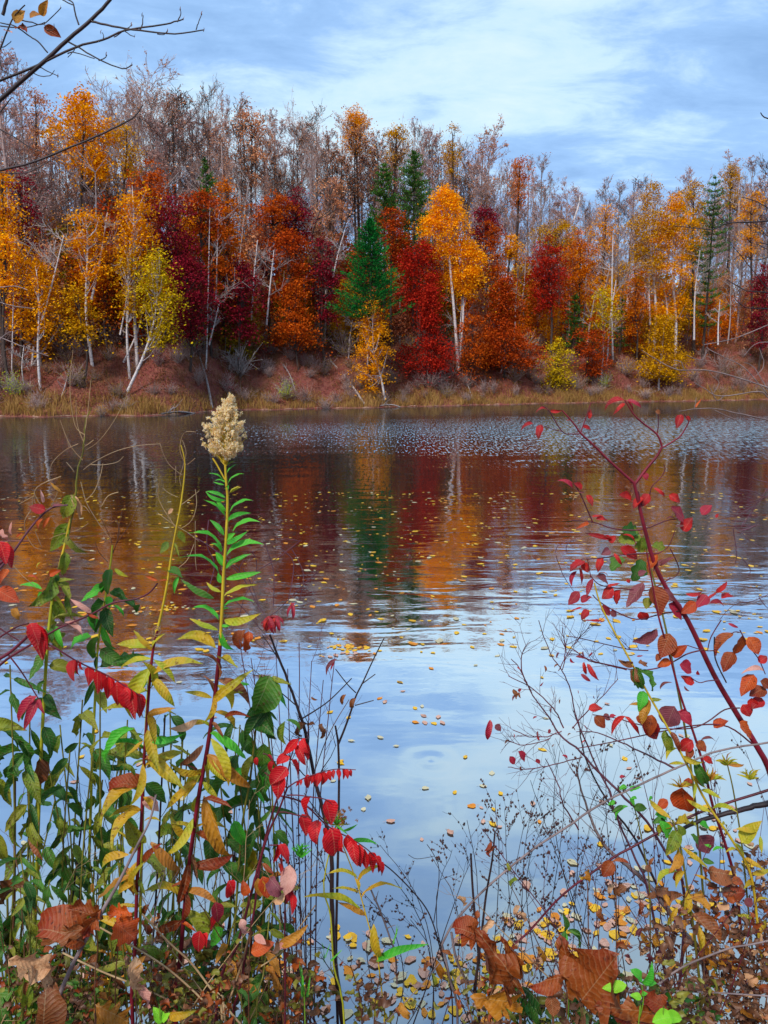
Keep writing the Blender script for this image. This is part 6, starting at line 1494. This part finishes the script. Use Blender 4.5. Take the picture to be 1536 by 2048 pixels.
p = Plant('grass_tuft', 'tuft of upright green grass blades by the dark stem foot', 'grass', (610, 2060), 1.3)
for a in [(660,1080,645,870),(665,1080,660,900),(690,1080,710,950),(800,850,830,760),(790,880,780,760),(830,870,900,800),(1200,770,1235,660),(1210,740,1225,650)]:
    p.leaf(a[:2], a[2:], 'blade', 'green', c4, 1.6)
p.path([c4(670,1080), c4(680,1240)], 3, 3, 'green', ground=True); p.done()

# ------------------------------------------------------------------ 11 brown tangle and other low cover
def tangle(label, foot, Y, tops, mats, seed, n=90, stems='brown', L=15, name='withered_weed'):
    p = Plant(name, label, 'weed', foot, Y, 'withered weeds low on the near bank')
    rng = np.random.default_rng(seed); m = mpp(768, 1700, Y)
    tm = [leaf_mesh('dead', v) for v in range(5)]
    for (x, y) in tops:
        x0 = foot[0] + (x - foot[0]) * .4
        W = p.brush([(x0, 2070), ((x0 + x) / 2 + p.rng.uniform(-20, 20), (2070 + y) / 2), (x, y)], 4, 2, stems, 7, 70, 2, ang=.7, dy=0, dy1=p.rng.uniform(-.1, .15))
        for q in range(n):
            u = rng.uniform(0, 1) * (len(W) - 1); a = min(int(u), len(W) - 2); c_ = W[a] + (W[a + 1] - W[a]) * (u - a)
            c_ = c_ + rng.normal(0, 1, 3) * np.array([24, 24, 12]) * m
            V, Q = tm[rng.integers(0, 5)]
            M = np.array(Matrix.Rotation(rng.uniform(0, 6.28), 3, 'X') @ Matrix.Rotation(rng.uniform(0, 6.28), 3, 'Z') @ Matrix.Rotation(rng.uniform(0, 6.28), 3, 'Y'))
            s_ = L * m * rng.uniform(.6, 1.7)
            p.mb(mats[rng.integers(0, len(mats))], 'dead_leaves').add((V * s_ * np.array([1.6, 1, 1])) @ M.T + c_, None, Q)
    p.path([(foot[0], 2070), (foot[0], 2150)], 5, 7, stems, ground=True)
    return p.done()
tangle('dense withered brown fern like tangle at the frame edge', (1500, 2048), 1.5, [(1440,1760),(1500,1720),(1545,1700),(1470,1850),(1530,1860)], ['brown', 'bronze', 'brown', 'brown', 'tan'], 1, 120)
tangle('withered brown weed with curled leaves under the yellow stalk', (1400, 2048), 1.45, [(1340,1820),(1390,1790),(1430,1900)], ['brown', 'brown', 'ochre', 'brown'], 2, 90)
tangle('narrow spiral of curled brown leaves standing over floating leaves', (1330, 2048), 1.5, [(1318,1850)], ['brown', 'plum'], 3, 110, L=12)
tangle('dull brown litter heaped along the bottom under the russet leaves', (1260, 2060), 1.25, [(1200,1990),(1280,1980),(1350,1960),(1420,1980)], ['brown', 'brown', 'olive', 'dgreen'], 4, 100)
tangle('dull brown litter at the bottom beneath the withered stalk', (90, 2060), 1.3, [(30,1940),(90,1960),(150,1930),(210,1950)], ['brown', 'olive', 'bronze', 'dgreen'], 5, 90)
tangle('mixed brown and green litter at the bottom beneath the plumed stalk', (360, 2060), 1.3, [(290,1940),(350,1960),(420,1950),(470,1930)], ['brown', 'olive', 'bronze'], 6, 80)
tangle('thin withered weeds at the foot of the sumac', (560, 2060), 1.4, [(530,1900),(580,1880),(640,1930)], ['brown', 'olive', 'bronze'], 7, 45)
tangle('thin withered weeds right of the dark slanting stem', (740, 2060), 1.45, [(700,1930),(760,1950)], ['brown', 'olive'], 8, 35)
tangle('thin withered weeds around the foot of the stub stems', (970, 2060), 1.4, [(930,1960),(1000,1940),(1060,1960)], ['brown', 'olive', 'bronze'], 9, 50)

tangle('dark brown dead stuff packed low behind the tan torn leaf', (160, 2060), 1.55, [(110,1900),(180,1880),(240,1900),(20,1880)], ['brown', 'brown', 'dgreen', 'olive'], 10, 110, L=19)
tangle('dark brown dead stuff packed low behind the two red stalks', (380, 2060), 1.55, [(320,1900),(400,1880),(470,1900)], ['brown', 'brown', 'olive', 'dgreen'], 11, 110, L=19)
tangle('thin brown stuff low behind the crumpled orange leaves', (580, 2060), 1.6, [(540,1950),(620,1960)], ['brown', 'brown', 'olive'], 12, 70, L=17)
tangle('low green and brown cover beneath the upright oak leaf', (1120, 2060), 1.3, [(1060,2000),(1130,1990)], ['brown', 'dgreen', 'olive'], 13, 80, L=19)

p = Plant('bare_sapling', 'thick grey violet stem leaning from the corner up to the red stalk', 'sapling', (80, 2048), 1.15)
p.path([(312,1590),(300,1640),(275,1690),(250,1740),(232,1775),(200,1830),(150,1920),(115,2000),(92,2070)], 4, 11, 'grey', ground=True, sides=7); p.done()
p = Plant('fallen_stick', 'long pale stick slanting down through the low weeds', 'stick', (330, 2048), 1.3)
p.path([c2(370,820), c2(600,930), c2(800,1010), c2(1000,1100)], 4.5, 4, 'straw'); p.path([c2(590,670), c2(800,790), c2(1000,920), c2(1200,1100), c2(1330,1240)], 4, 5, 'straw', ground=True); p.path([c2(840,590), c2(1000,760), c2(1130,880), c2(1260,1050), c2(1420,1240)], 4, 5, 'straw'); p.done()
p = Plant('fallen_stick', 'pale crooked stick leaning beside the sumac foot', 'stick', (450, 2048), 1.35)
p.path([c4(740,540), c4(640,680), c4(560,800), c4(420,900)], 2.5, 3, 'straw'); p.path([c4(350,720), c4(300,900), c4(250,1050), c4(200,1190), c4(190,1240)], 4.5, 5.5, 'straw', ground=True); p.done()
def stalks(label, xs, Y, mat, w, group='plain stems between the leafy plants'):
    for q, (x0, y0, x1) in enumerate(xs):
        p = Plant('plant_stem', label[q] if isinstance(label, list) else label, 'stem', (x1, 2048), Y, group)
        p.path([(x0, y0), ((x0 + x1) / 2 + p.rng.uniform(-6, 6), (y0 + 2070) / 2), (x1, 2075)], w * .6, w, mat, ground=True)
        for z in range(3):
            u = p.rng.uniform(.1, .6); xa = x0 + (x1 - x0) * u; ya = y0 + (2070 - y0) * u; sg = p.rng.choice([-1, 1])
            p.path([(xa, ya), (xa + sg * 14, ya - 22), (xa + sg * 20, ya - 50)], 1.8, 1.1, mat, sides=3)
        p.done()
stalks(['dark thin stem nearest the withered stalk', 'dark thin stem leaning over blue water', 'dark stem behind the yellow leaves', 'dark stem rising beside the plumed one'], [(165,1640,110),(175,1600,150),(330,1430,300),(470,1700,440)], 1.6, 'dark', 6)
stalks(['olive stem slanting from the sumac frond', 'olive stem behind the companion stalk', 'olive stem at the edge'], [(250,1490,180),(365,1480,330),(12,1700,10)], 1.7, 'olive', 7)
stalks(['brown stem by the spotted leaves', 'brown stem in the lower corner', 'brown stem under the big dark leaves'], [(30,1560,22),(60,1800,50),(520,1700,490)], 1.55, 'brown', 8)

rc = random.Random(91)
for q in range(30):
    lf = q % 2
    xa = rc.uniform(-20, 640) if lf else rc.uniform(880, 1560); ln = rc.uniform(160, 420); sg = rc.choice([-1, 1]); ya = rc.uniform(1640, 1860)
    xb = xa + sg * ln * rc.uniform(.3, .9); Y_ = rc.uniform(1.25, 1.7)
    mt = rc.choice(['brown', 'grey', 'straw', 'dark', 'wine']); wd = {'brown': 'brown', 'grey': 'grey', 'straw': 'straw pale', 'dark': 'blackish', 'wine': 'wine red'}[mt]
    p = Plant('dead_cane', f"{wd} dead cane leaning {'right' if sg < 0 else 'left'} through the {'leafy stalks' if lf else 'wiry weeds'}", 'cane', (xb, 2048), Y_, 'dead canes crossing the low growth')
    p.brush([(xb, 2075), ((xa + xb) / 2 + rc.uniform(-25, 25), (ya + 2075) / 2), (xa, ya)], rc.uniform(2.6, 4.2), 1.3, mt, 5, 70, 2, ground=False, ang=.7, wig=.8)
    p.path([(xb, 2075), (xb, 2150)], 4, 5, mt, ground=True)
    r = p.rng
    for z in range(r.randint(2, 6)):
        u = r.uniform(0, .8); bx_ = xa + (xb - xa) * u; by_ = ya + (2075 - ya) * u
        p.leaf((bx_, by_), (bx_ + r.uniform(-22, 22), by_ + r.uniform(8, 34)), 'dead', r.choice(['brown', 'tan', 'bronze', 'ochre', 'olive']), wide=1.1)
    p.done()

# ------------------------------------------------------------------ 12 overhanging branches
p = Plant('overhanging_branch', 'dark budded branch reaching over the wood from the top corner', 'branch', (-60, 260), 2.2, None, False)
for pt, w0, w1 in [([(-80,480),(0,400),(150,270),(270,160),(370,75),(440,0),(470,-40)], 8, 5), ([(-60,345),(0,322),(150,262),(300,190),(410,160),(500,122),(640,100),(710,85),(735,75)], 5, 2), ([(365,85),(450,105),(560,122),(700,135),(815,120)], 4, 2),
    ([(785,118),(792,95),(808,55)], 2, 1.2), ([(710,88),(722,60),(722,35)], 2.2, 1.2), ([(560,118),(570,95),(572,60)], 2.5, 1.4), ([(630,135),(650,140),(670,125)], 1.8, 1.2), ([(500,125),(520,140),(540,145)], 1.8, 1.2), ([(455,150),(500,120),(530,100)], 2, 1.2),
    ([(270,165),(330,200),(400,240),(490,275),(530,258)], 3, 1.8), ([(395,242),(420,232),(428,218)], 2, 1.3), ([(270,215),(300,210),(380,235)], 2.2, 1.5), ([(315,100),(300,50),(290,10),(250,-10)], 3, 2), ([(250,0),(290,20)], 2, 2), ([(190,210),(150,165),(110,140),(60,105),(0,90)], 2.6, 2),
    ([(160,270),(200,290),(235,305)], 2, 1.2), ([(130,290),(165,305),(205,300),(218,280)], 1.8, 1.1), ([(0,190),(20,185),(45,165)], 2, 1.2), ([(0,200),(30,120),(60,60),(100,20)], 3, 2), ([(80,80),(130,90),(175,95),(245,30)], 2.4, 1.4), ([(0,105),(100,110),(180,90)], 2.2, 1.5),
    ([(0,240),(10,280),(60,300),(70,260),(60,210)], 1.8, 1.1), ([(10,60),(30,-10)], 6, 5), ([(180,100),(185,120),(215,118),(215,95)], 1.8, 1.1), ([(410,160),(415,145),(408,130)], 1.8, 1.1), ([(300,190),(295,205),(270,230)], 1.8, 1.2)]:
    p.path(pt, w0, w1, 'dark', ct, sides=5, wig=.25)
r = p.rng
for x, y in [(722,35),(808,55),(572,60),(815,120),(735,75),(530,258),(428,218),(530,100),(540,145),(670,125),(245,30),(235,305),(408,130)]:
    p.leaf((x - 3, y + 8), (x + r.uniform(-2, 3), y - 12), 'narrow', 'brown', ct, .7, name='bud')
p.leaves([(60,92,100,42,'ovate','ochre',1.2),(120,72,168,60,'ovate','ochre',1.3),(165,62,192,0,'ovate','ochre',.9),(175,110,245,150,'ovate','bronze',1.0),(60,112,108,132,'dead','bronze',1.8),(15,120,50,132,'ovate','pink',.9)], 'ovate', 'ochre', ct); p.done()
p = Plant('overhanging_branch', 'long thin bare twig drooping across the wood from the edge', 'branch', (-40, 350), 2.0, None, False)
for pt, w0, w1 in [([(-80,705),(0,682),(130,650),(260,598),(420,530),(510,485),(545,460),(570,420)], 5, 2), ([(-60,490),(0,518),(60,550),(120,590),(210,620)], 2.6, 1.2), ([(-20,690),(60,693),(110,690),(170,660),(240,620)], 2.2, 1.2), ([(0,450),(30,410),(45,390)], 3, 1.5), ([(260,598),(300,640),(310,660)], 1.6, 1)]:
    p.path(pt, w0, w1, 'dark', ct, sides=5, wig=.25)
p.done()
p = Plant('overhanging_branch', 'bare pale tipped twigs low at the edge over the far bank', 'branch', (-40, 690), 1.9, None, False)
f3 = lambda x, y: (.5 * x, 300 + .5 * y)
for pt in [[(-40,740),(0,750),(100,790),(150,810),(195,825)],[(0,610),(60,625),(140,635)],[(-40,560),(0,550),(60,545),(110,560)],[(120,800),(160,815),(190,815)],[(-20,780),(20,740),(45,725)]]:
    p.path(pt, 2.4, 1.3, 'grey', f3, sides=4, wig=.3)
p.done()
p = Plant('overhanging_branch', 'bare pale twigs reaching in low over the far waterline', 'branch', (1620, 760), 2.0, None, False)
for pt, w in [([(1600,970),(1536,950),(1380,900),(1280,880),(1180,880),(1110,850),(1030,800)],3.4), ([(1600,1000),(1536,990),(1500,965),(1350,985),(1290,960),(1240,930)],3), ([(1600,670),(1536,700),(1410,750),(1280,780)],2.6), ([(1600,1090),(1536,1080),(1400,1050),(1300,1032),(1180,1045)],3),
    ([(1536,980),(1440,870),(1360,830),(1290,790)],2.2), ([(1200,880),(1190,850),(1160,840)],2), ([(1360,985),(1330,1000),(1300,940)],2), ([(1290,800),(1270,840),(1210,820)],1.8), ([(1536,960),(1480,870),(1440,850)],2), ([(1320,1040),(1420,1080),(1420,1035)],1.8), ([(1320,970),(1340,930),(1310,900),(1300,885)],1.8),
    ([(1600,780),(1500,770),(1440,820)],2), ([(1240,1035),(1250,990)],1.6), ([(1500,790),(1520,860),(1490,900)],2)]:
    p.path(pt, w * .9, 1.2, 'grey', cr4, sides=4, wig=.3)
p.leaf((1245, 1030), (1275, 990), 'narrow', 'orange', cr4, 1.0); p.done()
p = Plant('overhanging_branch', 'dark bare twigs reaching in over the white pine', 'branch', (1640, 500), 2.3, None, False)
for pt, w in [([(1620,280),(1536,285),(1380,292),(1320,318),(1290,317),(1165,303)],3.2), ([(1600,640),(1536,560),(1450,450),(1400,390),(1370,350)],2.6), ([(1600,575),(1536,570),(1450,562),(1400,535),(1370,520)],2.4), ([(1600,250),(1536,232),(1490,205),(1430,188)],2.6), ([(1600,640),(1536,635),(1450,630),(1410,600),(1400,570)],2.2),
    ([(1320,315),(1300,260),(1280,240)],1.8), ([(1380,295),(1330,260)],1.8), ([(1536,430),(1480,440),(1430,420),(1400,440)],1.8), ([(1600,390),(1490,370),(1540,400)],2.2), ([(1600,330),(1540,345),(1510,320)],2)]:
    p.path(pt, w, 1.2, 'dark', cr4, sides=4, wig=.3)
p.path([(1600,240),(1536,237),(1521,225)], 3, 1.5, 'dark'); p.done()
p = Plant('overhanging_branch', 'mauve twigs with curling tendrils at the edge over the pale ripples', 'branch', (1640, 1100), 1.8, None, False)
for pt in [[(1600,560),(1536,620),(1480,660),(1370,730),(1230,770)],[(1600,540),(1536,580),(1450,700),(1380,810)],[(1600,590),(1500,640),(1420,665)],[(1370,590),(1450,600),(1530,640)],[(1340,800),(1380,830),(1480,795),(1536,830)],[(1380,840),(1440,900),(1536,960)],[(1200,930),(1280,915),(1380,930),(1420,980)],[(1330,820),(1350,960),(1340,1030)],[(1390,1000),(1430,1060),(1420,1100)],
           [(1455,418),(1500,435),(1560,420)],[(1445,520),(1500,540),(1560,545)],[(280,960),(300,920),(380,890),(450,900)],[(345,960),(350,910),(400,880)],[(285,980),(320,1080),(360,1150),(400,1200)],[(1480,1220),(1536,1290),(1600,1320)],[(1600,1180),(1450,1245),(1330,1270),(1250,1359)]]:
    p.path(pt, 1.9, 1.2, 'mauve', c8, sides=3, wig=.3)
p.done()

# ------------------------------------------------------------------ 13 leaves afloat
def float_shape(v):
    rr = random.Random(v + 40); n = 9; V = [(0, 0, .02)]
    for q in range(n):
        a = 2 * math.pi * q / n; rad = .5 * (1 + rr.uniform(-.26, .2)) * (1.3 if q == 0 else 1); V.append((math.cos(a) * rad, math.sin(a) * rad * .72, rr.uniform(0, .05)))
    V.append((-.85, rr.uniform(-.1, .1), .01)); V.append((-.5, .03, 0)); V.append((-.5, -.03, 0))
    T = [(0, 1 + q, 1 + (q + 1) % n) for q in range(n)] + [(10, 12, 11)]
    return np.array(V), np.array(T)
FSH = [float_shape(v) for v in range(6)]
FM = {'yellow': leaf_mat('floating_yellow_leaf', ['B8840E', 'DCA814', 'E8B41C', 'C48C10'], '7A4E10', .4, trans=.1, rough=.35), 'pink': leaf_mat('floating_pale_pink_leaf', ['A06C58', 'C08E78', 'D0A08A', '9A6450'], '7A4436', .3, trans=.1, rough=.35),
      'orange': leaf_mat('floating_orange_leaf', ['B8640E', 'DC8814', 'C87410'], '7A3E0C', .25, trans=.1, rough=.35), 'white': leaf_mat('floating_wet_pale_leaf', ['A89878', 'C8BC98', 'B8A878'], '8A7A50', .2, trans=.1, rough=.25)}
FME = {(v, c): mesh_np('floating_leaf', FSH[v][0], [FSH[v][1]], FM[c]) for v in range(6) for c in FM}
rng = np.random.default_rng(21)
cand = []
def drift(cx0, cy0, sx, sy, n, cols, size=(.04, .074), zone=''):
    for q in range(n):
        px = cx0 + rng.normal(0, 1) * sx; py = cy0 + rng.normal(0, 1) * sy
        if py < 860: continue
        cand.append((px, py, cols[rng.integers(0, len(cols))], size[0] * .8 + (size[1] - size[0] * .8) * rng.uniform(0, 1) ** 1.6, zone))
Yp = ['yellow', 'pink', 'pink', 'pink', 'orange', 'yellow', 'white']
drift(990, 1925, 100, 36, 64, Yp, zone='in the drift by the stub stems'); drift(1080, 1850, 60, 20, 26, Yp, zone='in the drift by the stub stems'); drift(1230, 1810, 90, 34, 50, Yp, zone='behind the wiry weeds'); drift(1200, 1885, 95, 40, 58, Yp, zone='behind the russet oak leaf')
drift(800, 1975, 115, 40, 66, Yp, zone='at the bottom between the sumac and the stub stems'); drift(560, 1935, 110, 40, 34, Yp, zone='below the sumac'); drift(300, 1950, 130, 50, 26, Yp, zone='below the plumed stalk'); drift(1460, 1680, 60, 40, 22, Yp, zone='near the frame edge'); drift(1330, 1800, 90, 30, 26, Yp, zone='behind the yellow leaved stalk')
drift(720, 1880, 70, 12, 12, Yp, zone='beside the dark slanting stem'); drift(960, 1640, 90, 30, 7, Yp, zone='on the open blue water')
for px, py, c_ in [(985,1648,'yellow'),(780,1643,'pink'),(862,1337,'orange'),(800,1365,'yellow'),(760,1397,'orange'),(770,1404,'pink'),(830,1417,'yellow'),(848,1432,'pink'),(830,1445,'orange'),(850,1446,'pink'),(868,1447,'yellow'),(885,1446,'pink'),(760,1475,'white'),(680,1527,'yellow'),(660,1425,'yellow'),(1085,1500,'yellow'),(192,1463,'yellow'),(1250,1518,'yellow'),(900,1665,'pink'),(720,1295,'orange')]:
    cand.append((px, py, c_, .06, 'on the open pale water'))
drift(690, 1295, 26, 2.5, 30, ['yellow', 'orange', 'yellow'], zone='in the small raft by the reflection edge'); drift(300, 1217, 45, 6, 46, ['yellow', 'white', 'orange'], zone='in the raft beside the slim yellow stalk'); drift(690, 1310, 25, 4, 10, ['orange', 'pink'], zone='in the small raft by the reflection edge')
far = []
n = 2600
for q in range(n):
    py = 985 + 330 * rng.uniform(0, 1) ** 1.7; px = rng.uniform(-20, 1560)
    dens = (1.0 if 560 < px < 1050 else .55) * (1 if py < 1130 else .6)
    dens *= .35 + 1.1 * max(0, math.sin(px * .013 + py * .05) * math.sin(px * .031 - py * .11) + .25)
    if rng.uniform() < dens: cand.append((px, py, ['yellow', 'white', 'yellow', 'orange', 'yellow'][rng.integers(0, 5)], .035 + .085 * rng.uniform(0, 1) ** 2, ''))
for q in range(160):
    cand.append((rng.uniform(0, 1536), rng.uniform(1320, 1700), ['yellow', 'pink', 'white'][rng.integers(0, 3)], rng.uniform(.04, .06), 'scattered over the pale water') ) if rng.uniform() < .35 else None
# largest on the picture first
cand.sort(key=lambda a: -a[3] / WP(a[0], a[1]).length)
CN = {'yellow': 'yellow', 'pink': 'pale pink', 'orange': 'orange', 'white': 'wet whitish'}
FMB = {c: MB() for c in FM}
for q, (px, py, c_, s_, zn) in enumerate(cand):
    w = WP(px, py); v = int(rng.integers(0, 6)); a = rng.uniform(0, 6.28); z = .003 + .0004 * (q % 9)
    if q < 292:
        o = bpy.data.objects.new('floating_leaf', FME[(v, c_)]); o.location = (w.x, w.y, z); o.rotation_euler = (rng.normal(0, .05), rng.normal(0, .05), a); o.scale = (s_,) * 3
        COL.objects.link(o); tag(o, f"{CN[c_]} leaf afloat {zn or 'on the dark reflections'}", 'floating leaf', 'fallen leaves floating on the lake')
    else:
        V, T = FSH[v]; ca, sa = math.cos(a), math.sin(a)
        V2 = np.stack([(V[:, 0] * ca - V[:, 1] * sa) * s_ + w.x, (V[:, 0] * sa + V[:, 1] * ca) * s_ + w.y, V[:, 2] * s_ * .5 + z], -1); FMB[c_].add(V2, T)
mats_ = list(FM); allm = MB(); mi = []
for i_, c_ in enumerate(mats_):
    if FMB[c_].n:
        V = np.concatenate(FMB[c_].v); T = np.concatenate(FMB[c_].t); allm.add(V, T); mi += [i_] * len(T)
fme = mesh_np('floating_leaves', np.concatenate(allm.v), [np.concatenate(allm.t)], [FM[c_] for c_ in mats_], False, mi)
tag(link('floating_leaves', fme), 'specks of yellow and white leaves adrift on the darker water', 'floating leaves', None, 'stuff')
# ------------------------------------------------------------------ labels: alike neighbours are told apart by their order
ORD = ['first', 'second', 'third', 'fourth', 'fifth', 'sixth', 'seventh', 'eighth', 'ninth', 'tenth', 'eleventh', 'twelfth']
by = {}
for o in scene.objects:
    if o.parent is None and o.get('label') and o.get('category') != 'floating leaf' and not o.get('kind'): by.setdefault(o['label'], []).append(o)
for lb, os_ in by.items():
    if len(os_) > 1:
        os_.sort(key=lambda o: o.location.x / o.location.y)
        for q, o in enumerate(os_): o['label'] = lb + ', ' + ORD[min(q, 11)] + ' from left'
